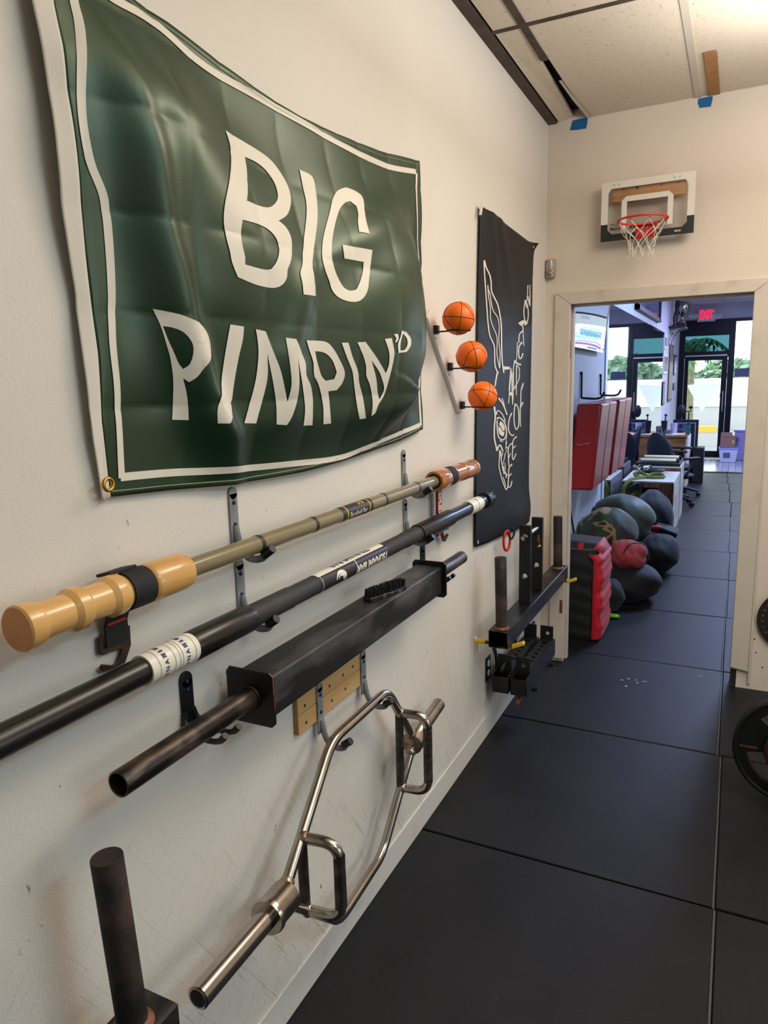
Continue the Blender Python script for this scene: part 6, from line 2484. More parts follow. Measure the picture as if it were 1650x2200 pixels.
def abody(x0, x1, y0, y1, h, wave):
    def f(u, v):
        a = 2 * math.pi * u
        sx = math.copysign(abs(math.cos(a)) ** 0.45, math.cos(a))
        sy = math.copysign(abs(math.sin(a)) ** 0.45, math.sin(a))
        k = 1.0 - 0.10 * (1 - v) ** 4 * 0 - 0.10 * smooth(0.9, 1.0, v) - 0.05 * smooth(0.06, 0.0, v)
        bul = wave * math.sin(v * 17 + 1.0) * (1 if sx > 0 else 0.3)
        return V((x0 + x1) / 2 + (x1 - x0) / 2 * sx * k + bul, (y0 + y1) / 2 + (y1 - y0) / 2 * sy * k + 0.004 * math.sin(v * 40 + u * 20), h * v + 0.002)
    return f


mb = MB()
f = abody(-0.99, -0.735, 4.56, 4.98, 0.60, 0.006)
mb.grid(f, 48, 40)
mb.add([f(i / 48, 1.0) for i in range(48)], [tuple(range(48))])
mb.add([f(i / 48, 0.0) for i in range(48)], [tuple(range(47, -1, -1))])
mb.build('body', M_bagblk, AB, smooth=60, merge=True)
mb = MB()


def fr(u, v):
    z = 0.03 + 0.56 * v
    b = 0.016 * abs(math.sin(v * 3.6 * math.pi)) ** 0.8
    return V(-0.712 + b * math.sin(math.pi * u) ** 0.7 + 0.016 * math.sin(math.pi * u), 4.60 - 0.0 + 0.34 * u, z)


def fr2(u, v):
    """red side panel wraps from the front corner round the right flank"""
    z = 0.015 + 0.565 * v
    b = 0.022 * abs(math.sin(v * 3.4 * math.pi + 0.3)) + 0.004 * math.sin(v * 55)
    t_ = math.sin(math.pi * u) ** 0.5
    x = -0.772 + 0.040 * smooth(0, 0.22, u)
    y = 4.556 + 0.42 * smooth(0.06, 1, u)
    return V(x + b * t_ + 0.006 * t_ - 0.035 * smooth(0.92, 1.0, v), y - 0.008 * t_ * (1 - u), z)


mb.grid(fr2, 26, 60)
mb.build('red_side_panel', M_bagred, AB, smooth=180)
mb = MB()
mb.add([(-0.99, 4.59, 0.586), (-0.79, 4.59, 0.580), (-0.765, 4.66, 0.632), (-0.99, 4.66, 0.645), (-0.99, 4.90, 0.640), (-0.765, 4.90, 0.626)],
       [(0, 1, 2, 3), (3, 2, 5, 4)])
o = mb.build('rolled_top', M_bagblk2, AB, fix=False)
sm = o.modifiers.new('thickness', 'SOLIDIFY')
sm.thickness = 0.035
sm.offset = -1
bv = o.modifiers.new('bevel', 'BEVEL')
bv.width = 0.008
mb = MB()
mb.add([(-0.793, 4.582, 0.586), (-0.742, 4.60, 0.545), (-0.722, 4.70, 0.578), (-0.762, 4.665, 0.636), (-0.722, 4.9, 0.57), (-0.762, 4.9, 0.630)], [(0, 1, 2, 3), (3, 2, 4, 5)])
o = mb.build('red_shoulder', M_bagred, AB, smooth=180, fix=False)
sm = o.modifiers.new('thickness', 'SOLIDIFY')
sm.thickness = 0.012
mb = MB()
mb.lathe((-0.757, 4.612, 0.585), V(0.6, -0.6, 0.7), [(-0.004, 0.008), (0.012, 0.007)], 10)
mb.build('buckle', M_black, AB)
tn = V(0, 0.07, 0.06).normalized()
bm = text_bm('CERBERUS', 0.058, 0.003, 'RIGHT')
bm_mb(bm, lambda a, b: V(-0.865 + b, 4.605, 0.645) + tn * (0.0 - a * 0.0) + V(0, 0, 0) + V(0, 0, 0)).build if False else None
bm_mb(bm, lambda a, b: V(-0.862 - b * 0.8, 4.592, 0.596) + tn * (-a * 0.22) + V(0, -0.006, 0.004)).build('lettering', M_bagred, AB, fix=False)
for xx in (-0.985, -0.965):
    mb = MB()
    mb.obox((xx + 0.015, 4.588, 0.625), (0.03, 0, 0), (0, 0.002, 0), (0.0, 0.0, 0.012 if xx < -0.97 else 0.02))
mb = MB()
mb.prism([V(-0.99, 4.563, 0.590), V(-0.928, 4.563, 0.600), V(-0.918, 4.563, 0.575), V(-0.938, 4.563, 0.568), V(-0.915, 4.563, 0.548), V(-0.99, 4.563, 0.540)], (0, -0.004, 0))
mb.build('red_patch', M_bagred, AB)
# red-tailed black bag end near the box
t = thing('gear_bag', 'small black gear bag with red straps, between the olive sandbag and wooden box', 'bag', (-0.56, 7.3, 0.26))
mb = MB()
q = at(1, 7.25, 1430, 1143)
mb.obox((q.x, 7.3, q.z), (0.10, 0, -0.035), (0.0, 0.13, 0), (0.014, 0, 0.042))
mb.build('body', M_bagblk, t, bevel=0.015, seg=3)
for dz, dx in ((0.055, -0.075), (-0.01, -0.10)):
    mb = MB()
    mb.ball((q.x + dx, 7.18, q.z + dz), (0.05, 0.03, 0.022), 14, 8)
    mb.build('red_strap', M_bagred, t, smooth=180)
for dx in (0.0, 0.03):
    mb = MB()
    mb.tube([V(q.x + dx + 0.012 * math.cos(a), 7.162, q.z - 0.025 + 0.012 * math.sin(a)) for a in [i * math.pi / 6 for i in range(12)]], 0.003, 6, closed=True)
    mb.build('ring', M_zinc, t)
q = at(2, 0.012, 1316, 1324)
mb = MB()
mb.ball((q.x, q.y, 0.016), (0.05, 0.035, 0.016), 14, 8, lambda d: V(d.x, d.y * (0.6 + 0.4 * abs(d.x)), d.z))
tag(mb.build('green_shoe', mat('neon_green', (110, 200, 30), 0.6), None, smooth=180), 'neon green shoe tip on the mat beside the red-trimmed bag', 'shoe')
# hanging black cable by the jamb
CBL = thing('cable', 'black cable hanging down the wall just inside the doorway', 'cable', (XF, 4.7, 0.7))
c0_ = at(0, XF + 0.02, 1224, 1010)
mb = MB()
q1_, q2_, q3_ = at(0, XF + 0.02, 1224, 1060), at(0, XF + 0.02, 1226, 1100), at(0, XF + 0.02, 1233, 1150)
mb.tube(densify([V(q1_.x, q1_.y, 1.6), V(q1_.x, q1_.y, 1.1), q1_, q2_, q3_], 5), 0.006, 6)
q4_ = at(0, XF + 0.03, 1223, 1148)
mb.tube(densify([q2_, at(0, XF + 0.03, 1229, 1118), at(0, XF + 0.03, 1232, 1135), q3_, q4_, at(0, XF + 0.03, 1221, 1120), q2_], 5), 0.006, 6)
mb.build('cord', M_black, CBL, smooth=60)

# ---------- wooden boxes
M_pine = mat('stained_plywood', (150, 100, 56), 0.6, c2=(96, 58, 32), ns=4.0, thr=(0.35, 0.62), stretch=(7, 7, 0.35), bump=0.1)
M_palewood = mat('worn_pale_plywood', (196, 184, 170), 0.6, c2=(150, 134, 116), ns=5, thr=(0.4, 0.75), stretch=(1, 0.4, 3))
M_desk = mat('knotty_pine', (178, 122, 66), 0.5, c2=(120, 72, 38), ns=3.2, thr=(0.42, 0.72), stretch=(0.6, 3, 3))


def ply_box(name, label, x0, x1, y0, y1, z1, hole, mats=(None, None, None)):
    t = thing(name, label, 'box', ((x0 + x1) / 2, (y0 + y1) / 2, 0))
    loops = [[(x0, 0), (x1, 0), (x1, z1 - 0.018), (x0, z1 - 0.018)]]
    if hole:
        hx0, hx1, hz0_, hz1_ = hole
        loops.append([(hx0, hz0_), (hx1, hz0_), (hx1, hz1_), (hx0, hz1_)])
    flat(loops, y0 + 0.018, 0.018, 'front_panel', M_pine, t)
    mb = MB()
    mb.box((x1 - 0.018, y0 + 0.018, 0), (x1, y1, z1 - 0.018))
    mb.build('side_panel', M_palewood, t)
    mb = MB()
    mb.box((x0, y0 + 0.018, 0), (x0 + 0.018, y1, z1 - 0.018))
    mb.build('side_panel', M_palewood, t)
    mb = MB()
    mb.box((x0 + 0.018, y1 - 0.018, 0), (x1 - 0.018, y1, z1 - 0.018))
    mb.build('back_panel', M_pine, t)
    mb = MB()
    mb.box((x0, y0, z1 - 0.018), (x1, y1, z1))
    mb.build('top_panel', M_palewood, t, bevel=0.003)
    return t


BX1 = ply_box('plyo_box', 'wooden jump box with a hand hole in its front, behind the sandbags', -1.065, -0.549, 7.90, 8.80, 0.602, (-0.86, -0.70, 0.47, 0.535))
BX2 = ply_box('plyo_box', 'taller wooden jump box carrying the black tray of cream rollers', -1.075, -0.548, 8.84, 9.42, 0.650, None)
TRY = thing('roller_tray', 'black slab with two cream foam rollers on the rear wooden box', 'roller', (-0.81, 9.1, 0.65))
mb = MB()
mb.box((-1.05, 8.85, 0.651), (-0.56, 9.40, 0.690))
mb.build('slab', M_platebk, TRY, bevel=0.006)
M_cream = mat('cream_roller', (222, 200, 158), 0.6)
for y, x0, x1 in ((8.93, -1.00, -0.605), (9.30, -1.00, -0.600)):
    mb = MB()
    mb.lathe((x0, y, 0.712), (1, 0, 0), [(0, 0.020), (0.003, 0.0225), (x1 - x0 - 0.003, 0.0225), (x1 - x0, 0.020)], 20)
    mb.build('roller', M_cream, TRY, smooth=40)
    mb = MB()
    mb.box((x1 - 0.002, y - 0.02, 0.69), (x1 + 0.03, y + 0.02, 0.727))
    mb.build('end_block', M_steel_blk, TRY)
# black slide sandal with white stripes on the front box
SD = thing('slide_sandal', 'black slide sandal with white stripes on the front wooden box', 'sandal', (-0.86, 8.6, 0.602))
mb = MB()
mb.ball((-0.85, 8.62, 0.632), (0.16, 0.075, 0.028), 28, 10)
mb.build('sole', M_black, SD, smooth=180)
mb = MB()
mb.grid(lambda u, v: V(-0.985 + 0.135 * u, 8.545 + 0.15 * v, 0.628 + 0.065 * math.sin(math.pi * v) ** 0.6), 6, 14)
o = mb.build('upper_strap', M_black, SD, smooth=180)
sm = o.modifiers.new('thickness', 'SOLIDIFY')
sm.thickness = 0.006
for k in range(3):
    mb = MB()
    mb.grid(lambda u, v: V(-0.93 + 0.058 * u + 0.012 * v, 8.540 + 0.055 * v, 0.630 + 0.016 * k + 0.006 * u + 0.018 * math.sin(math.pi * (0.1 + v * 0.4)) + 0.002), 4, 6)
    mb.build('white_stripe', M_print, SD, smooth=180, fix=False)
mb = MB()
for a, b in (((-0.985, 0.632), (-0.952, 0.672)), ((-0.985, 0.672), (-0.952, 0.632))):
    mb.tube([V(a[0], 8.535, a[1]), V(b[0], 8.540, b[1])], 0.004, 6)
mb.build('cross_emblem', M_print, SD)
# green webbing strap
GS = thing('green_strap', 'olive green webbing strap looped over the edge of the front wooden box', 'strap', (-0.86, 8.1, 0.602))
M_gs = mat('green_webbing', (112, 122, 52), 0.75, bump=0.2, bs=300)


def strap_path(P, w, up, nm):
    P = densify(P, 6)
    mb = MB()
    vs, fs = [], []
    for i, p in enumerate(P):
        t_ = (P[min(i + 1, len(P) - 1)] - P[max(i - 1, 0)]).normalized()
        s_ = t_.cross(up).normalized() if abs(t_.dot(up)) < 0.98 else V(1, 0, 0)
        vs += [p - s_ * w / 2, p + s_ * w / 2]
    fs = [(2 * i, 2 * i + 1, 2 * i + 3, 2 * i + 2) for i in range(len(P) - 1)]
    mb.add(vs, fs)
    o = mb.build(nm, M_gs, GS, smooth=180, fix=False)
    sm = o.modifiers.new('thickness', 'SOLIDIFY')
    sm.thickness = 0.004
    return o


strap_path([V(-0.84, 8.12, 0.609), V(-0.80, 8.16, 0.64), V(-0.72, 8.18, 0.645), V(-0.67, 8.14, 0.622), V(-0.74, 8.10, 0.612), V(-0.84, 8.10, 0.612)], 0.045, V(0.2, 1, 0.3).normalized(), 'bow_loop')
strap_path([V(-0.82, 8.12, 0.612), V(-0.90, 8.20, 0.650), V(-0.97, 8.18, 0.640), V(-0.93, 8.12, 0.614), V(-0.84, 8.10, 0.612)], 0.045, V(0.2, 1, 0.3).normalized(), 'bow_loop')
strap_path([V(-0.84, 8.10, 0.612), V(-0.92, 8.0, 0.612), V(-0.98, 7.905, 0.608), V(-1.03, 7.86, 0.55), V(-1.04, 7.85, 0.47), V(-1.0, 7.84, 0.425), V(-0.955, 7.84, 0.44), V(-0.93, 7.86, 0.52), V(-0.93, 7.89, 0.60)], 0.042, V(0.25, 1, 0.1).normalized(), 'hanging_loop')
# handle poking out of the box hand hole
mb = MB()
mb.obox((-0.93, 7.86, 0.535), (0.055, 0, 0.035), (0, 0.018, 0), (-0.015, 0, 0.03))
tag(mb.build('black_holder', M_black, None, bevel=0.008), 'small black plastic holder hanging on the front of the wooden box', 'holder')


# ---------- office chairs
def office_chair(name, label, x, y, rz, seat_z, seatr=0.24):
    t = thing(name, label, 'chair', (x, y, 0), 'black office chairs in the far room')
    t.rotation_euler = (0, 0, rz)
    LOC[t.name] = V(0, 0, 0)
    M = M_black
    mb = MB()
    mb.ball((0, 0, seat_z - 0.03), (seatr, seatr, 0.05), 28, 12, lambda d: V(math.copysign(abs(d.x) ** 0.6, d.x), math.copysign(abs(d.y) ** 0.6, d.y), d.z))
    mb.build('seat', mat('chair_fabric', (34, 36, 42), 0.7) if 'chair_fabric' not in MATS else MATS['chair_fabric'], t, smooth=180)
    mb = MB()

    def bk(u, v, s_):
        w = 0.225 * (1 - 0.25 * abs(2 * v - 1) ** 4 - 0.18 * v ** 3)
        a = (2 * u - 1)
        return V(w * a, -0.25 - 0.05 * v + 0.05 * a * a * 0.8 + s_, seat_z + 0.10 + 0.44 * v - 0.05 * abs(a) ** 3 * (v > 0.5) * (2 * v - 1))
    mb.grid(lambda u, v: bk(u, v, 0), 14, 12)
    o = mb.build('backrest', MATS['chair_fabric'], t, smooth=180)
    sm = o.modifiers.new('thickness', 'SOLIDIFY')
    sm.thickness = 0.06
    bv = o.modifiers.new('bevel', 'BEVEL')
    bv.width = 0.02
    bv.segments = 3
    for s_ in (-1, 1):
        mb = MB()
        mb.tube(densify([V(s_ * 0.20, -0.05, seat_z - 0.05), V(s_ * 0.30, -0.04, seat_z), V(s_ * 0.31, 0.02, seat_z + 0.13), V(s_ * 0.30, 0.03, seat_z + 0.2)], 4), 0.018, 8)
        a_ = mb.build('arm_post', M, t, smooth=50)
        mb = MB()
        mb.obox((s_ * 0.295, 0.03, seat_z + 0.215), (0.038, 0, 0), (0, 0.13, 0), (0, 0, 0.015))
        mb.build('armrest', M, t, bevel=0.012, seg=3)
    mb = MB()
    mb.box((-0.03, -0.27, seat_z - 0.06), (0.03, -0.22, seat_z + 0.2))
    mb.build('back_bracket', M, t)
    mb = MB()
    mb.lathe((0, 0, 0.09), (0, 0, 1), [(0, 0.04), (0.12, 0.03), (seat_z - 0.16, 0.025), (seat_z - 0.15, 0.1), (seat_z - 0.13, 0.1)], 16)
    mb.build('gas_column', M, t, smooth=40)
    for k in range(5):
        a = 2 * math.pi * k / 5 + 0.3
        d = V(math.cos(a), math.sin(a), 0)
        mb = MB()
        mb.tube([V(0, 0, 0.12) + d * 0.03, V(0, 0, 0.105) + d * 0.18, V(0, 0, 0.075) + d * 0.30], [0.026, 0.022, 0.016], 8)
        leg = mb.build('base_leg', M, t, smooth=50)
        mb = MB()
        s_ = V(-d.y, d.x, 0)
        for w in (-0.014, 0.014):
            mb.lathe(V(0, 0, 0.031) + d * 0.30 + s_ * (w - 0.008), s_, [(0, 0.025), (0.002, 0.03), (0.014, 0.03), (0.016, 0.025)], 14)
        mb.build('caster', M, leg, smooth=40)
    LOC[t.name] = V(x, y, 0)
    return t


office_chair('office_chair', 'black office chair with rounded backrest behind the rear wooden box', -0.735, 10.10, math.radians(-44), 0.42)
office_chair('office_chair', 'black office chair pushed in against the pine desk, seen edge-on', -0.73, 10.88, math.radians(-92), 0.44, 0.2)

# ---------- desk and things on it
DK = thing('desk', 'knotty pine desk front with white end panel in the far room', 'desk', (-0.88, 11.8, 0))
mb = MB()
mb.box((XF + 0.02, 11.60, 0.0), (-0.668, 11.63, 0.765))
mb.build('front_panel', M_desk, DK)
mb = MB()
mb.box((XF + 0.02, 11.57, 0.765), (-0.65, 12.4, 0.80))
mb.build('top', M_desk, DK, bevel=0.004)
mb = MB()
mb.box((-0.668, 11.60, 0.0), (-0.64, 12.4, 0.765))
mb.build('end_panel', M_white, DK)
mb = MB()
mb.box((-1.0, 11.25, 0.44), (-0.66, 11.598, 0.465))
mb.box((-0.69, 11.25, 0.0), (-0.66, 11.598, 0.44))
mb.build('step_shelf', M_desk, DK)
mb = MB()
mb.box((XF + 0.04, 11.66, 0.8), (-0.70, 11.9, 0.806))
tag(mb.build('paper_sheet', M_white), 'white paper along the front edge of the pine desk top', 'paper')


def cup(u, vt, r, h, m, label, cat='cup', y=11.9, lid=None):
    q = at(1, y, u, vt)
    zb = 0.8008
    t = thing('cup' if cat == 'cup' else cat, label, cat, (q.x, y, zb))
    mb = MB()
    mb.lathe((q.x, y, zb), (0, 0, 1), [(0, r * 0.78), (0.004, r * 0.8), (h, r), (h, r * 0.9), (0.01, r * 0.72)], 20, caps=True)
    mb.build('body', m, t, smooth=40)
    if lid:
        mb = MB()
        mb.lathe((q.x, y, zb + h), (0, 0, 1), [(0, r * 1.06), (0.012, r * 1.06), (0.016, r * 0.8)], 20)
        mb.build('lid', lid, t, smooth=40)
        mb = MB()
        mb.lathe((q.x + 0.01, y, zb + h + 0.014), (0.08, 0, 1), [(0, 0.009), (0.07, 0.009), (0.072, 0.02), (0.1, 0.02)], 10)
        mb.build('straw_top', lid, t, smooth=40)
    return t


cup(1427, 915, 0.046, 0.185, M_black, 'black lidded tumbler on the pine desk', lid=M_black)
cup(1448, 915, 0.050, 0.165, mat('pale_grey_plastic', (188, 186, 200), 0.4), 'pale grey tumbler on the pine desk, right of the black one', lid=None)
cup(1478, 918, 0.038, 0.150, mat('teal_plastic', (40, 120, 112), 0.4), 'teal tumbler at the right end of the pine desk', y=11.72)
t = cup(1437, 925, 0.062, 0.062, mat('slate_bowl', (96, 98, 116), 0.5), 'grey bowl on the pine desk between the two tumblers', 'bowl', y=11.78)
BK = []
rr = random.Random(2)
x = -0.92
k = 0
for k, (cname, cc) in enumerate((('navy', (34, 42, 96)), ('dark blue', (24, 30, 70)), ('violet', (70, 66, 140)), ('black', (22, 22, 34)), ('slate blue', (52, 64, 120)))):
    w = rr.uniform(0.03, 0.042)
    h = rr.uniform(0.13, 0.15)
    t = thing('box_file', cname + ' file standing at the back of the pine desk, number order from the left hidden', 'file', (x, 12.25, 0.8))
    t['label'] = cname + ' coloured file in the row at the back of the pine desk'
    t['group'] = 'files at the back of the desk'
    mb = MB()
    mb.box((x, 12.15, 0.8005), (x + w - 0.002, 12.36, 0.8005 + h))
    mb.build('cover', mat('file_' + cname.replace(' ', '_'), cc, 0.6), t, bevel=0.002)
    mb = MB()
    mb.box((x + 0.006, 12.149, 0.83), (x + w - 0.008, 12.1505, 0.87))
    mb.build('spine_patch', M_ink2, t)
    x += w
DF = thing('picture_frame', 'dark upright frame with a thin white line standing behind the desk end', 'frame', (-0.60, 12.55, 0.0))
fx0, fx1 = at(1, 12.55, 1481, 930).x, at(1, 12.55, 1500, 930).x
mb = MB()
mb.box((fx0 - 0.25, 12.54, 0.35), (fx1, 12.58, 0.98))
mb.build('board', mat('dark_navy_board', (26, 28, 44), 0.5), DF, bevel=0.004)
mb = MB()
mb.box((fx1 - 0.05, 12.5385, 0.4), (fx1 - 0.042, 12.54, 0.93))
mb.box((fx0 - 0.2, 12.5385, 0.922), (fx1 - 0.05, 12.54, 0.93))
mb.build('white_line', M_white, DF)
mb = MB()
mb.box((fx0 - 0.02, 12.58, 0.0), (fx1 - 0.02, 12.62, 0.9))
mb.build('easel_back', M_black, DF)
# desk lamp / mic arm
LMP = thing('desk_lamp', 'black jointed desk lamp at the desk end, in front of the glass door', 'lamp', (-0.66, 12.3, 0.8))
b0, b1_, b2_, b3_ = at(1, 12.3, 1479, 912), at(1, 12.3, 1480, 886), at(1, 12.3, 1471, 884), at(1, 12.3, 1484, 884)
b4_ = at(1, 12.3, 1484, 875)
mb = MB()
b0.z = 0.801
b0.x = min(b0.x, -0.672)
mb.tube([b0, b1_], 0.010, 8)
mb.tube([b2_, b3_, b4_], 0.009, 8)
mb.build('arm', M_black, LMP, smooth=50)
mb = MB()
mb.obox(b4_, (0.028, 0, 0), (0, 0.02, 0), (0, 0, 0.018))
mb.build('head', M_black, LMP, bevel=0.006)
mb = MB()
q = at(1, 12.3, 1464, 883)
mb.ball(q, (0.055, 0.03, 0.10), 18, 12)
mb.build('shade', M_black, LMP, smooth=180)
mb = MB()
mb.lathe((b0.x, 12.3, 0.8), (0, 0, 1), [(0, 0.05), (0.012, 0.05), (0.018, 0.02)], 18)
mb.build('foot', M_black, LMP, smooth=40)
# small dark items on the shelf
t = thing('tool_case', 'small black case with white and red marks on the pine step shelf', 'case', (-0.72, 11.4, 0.465))
mb = MB()
mb.box((-0.79, 11.32, 0.4655), (-0.665, 11.5, 0.565))
mb.build('case', M_black, t, bevel=0.01)
mb = MB()
mb.box((-0.778, 11.318, 0.52), (-0.752, 11.3205, 0.55))
mb.build('white_label', M_white, t)
mb = MB()
mb.box((-0.73, 11.318, 0.535), (-0.70, 11.3205, 0.55))
mb.build('red_label', M_red, t)
SPK = thing('speaker', 'tall black speaker cabinet on the mats beside the desk', 'speaker', (-0.51, 12.35, 0))
mb = MB()
mb.box((-0.586, 12.2, 0.0005), (-0.434, 12.5, 0.562))
mb.build('cabinet', M_platebk, SPK, bevel=0.006)
mb = MB()
mb.box((-0.574, 12.196, 0.02), (-0.446, 12.2, 0.545))
mb.build('grille', M_black, SPK, bevel=0.002)

# ---------- tubs by the glass door
TU = thing('storage_tub', 'white lidded plastic tub on the entrance tiles', 'tub', (-0.12, 15.45, 0))
mb = MB()
mb.add([(-0.25, 15.28, 0.001), (0.02, 15.28, 0.001), (0.02, 15.6, 0.001), (-0.25, 15.6, 0.001), (-0.28, 15.25, 0.25), (0.05, 15.25, 0.25), (0.05, 15.63, 0.25), (-0.28, 15.63, 0.25)],
       [(0, 3, 2, 1), (4, 5, 6, 7), (0, 1, 5, 4), (1, 2, 6, 5), (2, 3, 7, 6), (3, 0, 4, 7)])
mb.build('tub', mat('milky_plastic', (212, 212, 228), 0.35), TU, bevel=0.01)
mb = MB()
mb.box((-0.29, 15.24, 0.25), (0.06, 15.64, 0.285))
mb.build('lid', mat('pale_blue_lid', (150, 160, 224), 0.4), TU, bevel=0.008)
mb = MB()
mb.prism([V(-0.20, 15.262, 0.09), V(-0.08, 15.262, 0.09), V(-0.08, 15.249, 0.19), V(-0.20, 15.249, 0.19)], (0, -0.004, 0))
mb.build('label', M_ink2, TU)
CX = thing('cardboard_box', 'brown cardboard box on top of the white tub', 'box', (-0.15, 15.4, 0.285))
mb = MB()
mb.box((-0.265, 15.27, 0.2855), (-0.0, 15.6, 0.50))
mb.build('carton', mat('pinkish_cardboard', (150, 112, 100), 0.8), CX, bevel=0.003)
mb = MB()
mb.obox((-0.16, 15.275, 0.54), (0.10, 0, 0), (0, 0.002, 0.0), (0, 0.012, 0.04))
mb.build('flap', MATS['pinkish_cardboard'], CX)
mb = MB()
mb.obox((0.03, 15.45, 0.50), (0.045, 0, -0.008), (0, 0.15, 0.0), (0, 0, 0.002))
mb.build('flap', MATS['pinkish_cardboard'], CX)
mb = MB()
mb.box((-0.06, 15.268, 0.37), (-0.02, 15.2705, 0.43))
mb.build('yellow_label', M_yelprint, CX)
PB2 = thing('storage_bin', 'large lavender bin behind the cardboard box, by the shop window', 'bin', (0.2, 15.7, 0))
mb = MB()
mb.box((-0.02, 15.66, 0.001), (0.42, 15.92, 0.56))
mb.build('bin', mat('lavender_plastic', (150, 146, 190), 0.45), PB2, bevel=0.02)
mb = MB()
mb.box((-0.04, 15.65, 0.56), (0.44, 15.93, 0.60))
mb.build('lid', MATS['lavender_plastic'], PB2, bevel=0.01)
mb = MB()
mb.box((0.16, 15.7, 0.6005), (0.34, 15.88, 0.70))
mb.build('small_box', MATS['lavender_plastic'], PB2) if False else tag(mb.build('small_box', mat('violet_box', (120, 112, 170), 0.6), None, bevel=0.004), 'violet box on the lid of the lavender bin', 'box')

# ---------- trophy shelf and wall frames on the far left wall
q = at(0, XF + 0.15, 1456, 707)
ysf = 14.6
zsf = at(0, XF + 0.15, 1457, 707).z
ysf = at(0, XF + 0.12, 1457, 707).y
zsf = at(0, XF + 0.12, 1457, 707).z
SH = thing('trophy_shelf', 'black wall shelf on curved striped brackets under the trophy', 'shelf', (XF, ysf, zsf))
mb = MB()
mb.box((XF + 0.001, ysf - 0.45, zsf), (XF + 0.26, ysf + 0.25, zsf + 0.03))
mb.build('board', M_black, SH, bevel=0.003)
for k, dy in enumerate((-0.38, 0.18)):
    for j in range(3):
        mb = MB()
        r_ = 0.19 + 0.028 * j - 0.03
        mb.tube([V(XF + 0.004 + r_ * (1 - math.cos(a)) * 1.1, ysf + dy, zsf - 0.33 + 0.04 * j + (0.33 - 0.04 * j) * math.sin(a)) for a in [i * math.pi / 2 / 10 for i in range(11)]], 0.009, 6)
        mb.build('curved_bracket', M_white if j != 1 else M_black, SH, smooth=60)
zt_ = zsf + 0.0305
TP = thing('trophy', 'silver cup trophy with black figure on the wall shelf', 'trophy', (XF + 0.15, ysf, zt_))
mb = MB()
mb.box((XF + 0.06, ysf - 0.1, zt_), (XF + 0.24, ysf + 0.08, zt_ + 0.07))
mb.build('plinth', M_black, TP, bevel=0.004)
mb = MB()
mb.lathe((XF + 0.175, ysf - 0.01, zt_ + 0.07), (0, 0, 1), [(0, 0.06), (0.02, 0.055), (0.05, 0.022), (0.10, 0.018), (0.14, 0.05), (0.22, 0.085), (0.33, 0.075), (0.36, 0.06)], 24)
mb.build('cup', M_chrome, TP, smooth=60)
for j in range(3):
    mb = MB()
    mb.tube(densify([V(XF + 0.20, ysf, zt_ + 0.17), V(XF + 0.265 + 0.012 * j, ysf, zt_ + 0.26), V(XF + 0.27 + 0.012 * j, ysf, zt_ + 0.36), V(XF + 0.24, ysf, zt_ + 0.42)], 4), 0.006, 6)
    mb.build('silver_swoosh', M_chrome, TP, smooth=60)
mb = MB()
mb.tube(densify([V(XF + 0.09, ysf - 0.05, zt_ + 0.07), V(XF + 0.095, ysf - 0.05, zt_ + 0.22), V(XF + 0.085, ysf - 0.05, zt_ + 0.34), V(XF + 0.10, ysf - 0.05, zt_ + 0.45)], 4), [0.022] * 4 + [0.028] * 5 + [0.034] * 4, 10)
mb.ball((XF + 0.105, ysf - 0.05, zt_ + 0.505), 0.042, 14, 10)
mb.tube(densify([V(XF + 0.10, ysf - 0.05, zt_ + 0.43), V(XF + 0.15, ysf - 0.06, zt_ + 0.40), V(XF + 0.185, ysf - 0.04, zt_ + 0.37)], 4), 0.014, 8)
mb.build('figure', M_black, TP, smooth=60)
T2_ = thing('small_trophy', 'small dark pointed trophy beside the silver cup on the shelf', 'trophy', (XF + 0.05, ysf - 0.32, zt_))
mb = MB()
mb.lathe((XF + 0.08, ysf - 0.32, zt_), (0, 0, 1), [(0, 0.045), (0.02, 0.045), (0.03, 0.025), (0.16, 0.028), (0.24, 0.01), (0.25, 0.004)], 14)
mb.build('body', M_black, T2_, smooth=50)
kk = 80 / 587
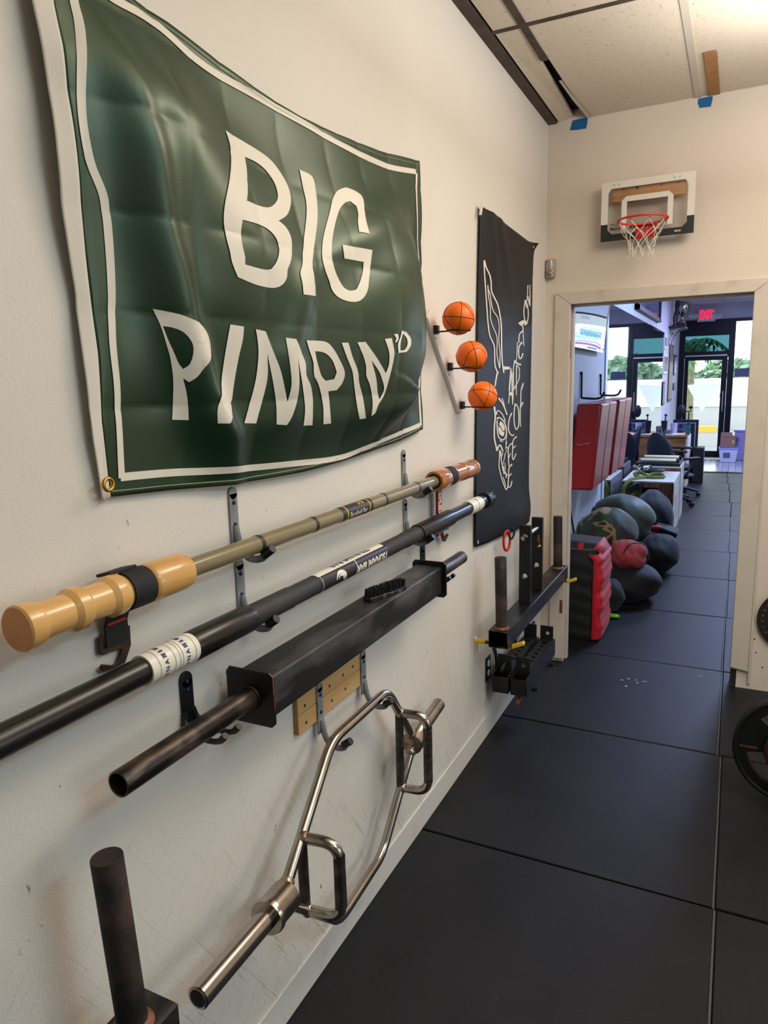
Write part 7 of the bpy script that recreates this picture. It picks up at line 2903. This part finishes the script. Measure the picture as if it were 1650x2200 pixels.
for (a, b, c_, d_, colr, lb) in ((185, 575, 240, 800, (26, 34, 66), 'narrow navy framed certificate high on the far left wall'),
                                 (178, 885, 250, 1195, (22, 26, 52), 'dark framed poster in a pale border, under the narrow certificate'),
                                 (272, 730, 330, 1620, (104, 62, 48), 'tall brown wooden plank on the far left wall, under the trophy shelf'),
                                 (165, 1320, 205, 1690, (66, 72, 100), 'slate medal board on the far left wall'),
                                 (345, 1340, 375, 1455, (40, 42, 62), 'small dark plaque on the far left wall near the shop front'),
                                 (355, 900, 390, 1220, (170, 184, 226), 'slim pale blue framed print near the shop front')):
    p0_, p1_ = at(0, XF + 0.015, 1400 + a * kk, 640 + (b + d_) / 2 * kk), at(0, XF + 0.015, 1400 + c_ * kk, 640 + (b + d_) / 2 * kk)
    zt_b, zb_b = at(0, XF + 0.015, 1400 + (a + c_) / 2 * kk, 640 + b * kk).z, at(0, XF + 0.015, 1400 + (a + c_) / 2 * kk, 640 + d_ * kk).z
    ya2, yb2 = max(p0_.y, MY1 + 0.02), min(p1_.y, YS - 0.1)
    if yb2 < ya2 + 0.1: yb2 = ya2 + 0.15
    t = thing('wall_frame', lb, 'frame', (XF, ya2, zb_b))
    mb = MB()
    mb.box((XF + 0.001, ya2, zb_b), (XF + 0.018, yb2, zt_b))
    mb.build('border', M_white if 'border' in lb or 'certificate' in lb else M_black if 'plank' not in lb else mat('brown_plank', colr, 0.6), t)
    mb = MB()
    e_ = min(0.04, (yb2 - ya2) * 0.2)
    mb.box((XF + 0.016, ya2 + e_, zb_b + e_), (XF + 0.0205, yb2 - e_, zt_b - e_))
    mb.build('panel', mat('print_' + str(a), colr, 0.35), t)

# ---------- crumbs and marks on the mats
rr = random.Random(12)
M_chalk = mat('chalk', (214, 210, 204), 0.9)
for k in range(9):
    cx_, cy_ = (-0.452 + rr.gauss(0, 0.035), 3.99 + rr.gauss(0, 0.05)) if k < 7 else (0.0 + rr.uniform(-0.12, -0.05), 4.28 + rr.uniform(-.1, .05))
    mb = MB()
    s_ = rr.uniform(0.003, 0.009)
    mb.obox((cx_, cy_, 0.0016), (s_, 0, 0), (0, s_ * rr.uniform(0.3, 0.8), 0), (0, 0, 0.0015))
    tag(mb.build('chalk_crumb', M_chalk), 'pale chalk crumb on the black mats in front of the doorway', 'crumb', 'chalk crumbs on the mats')
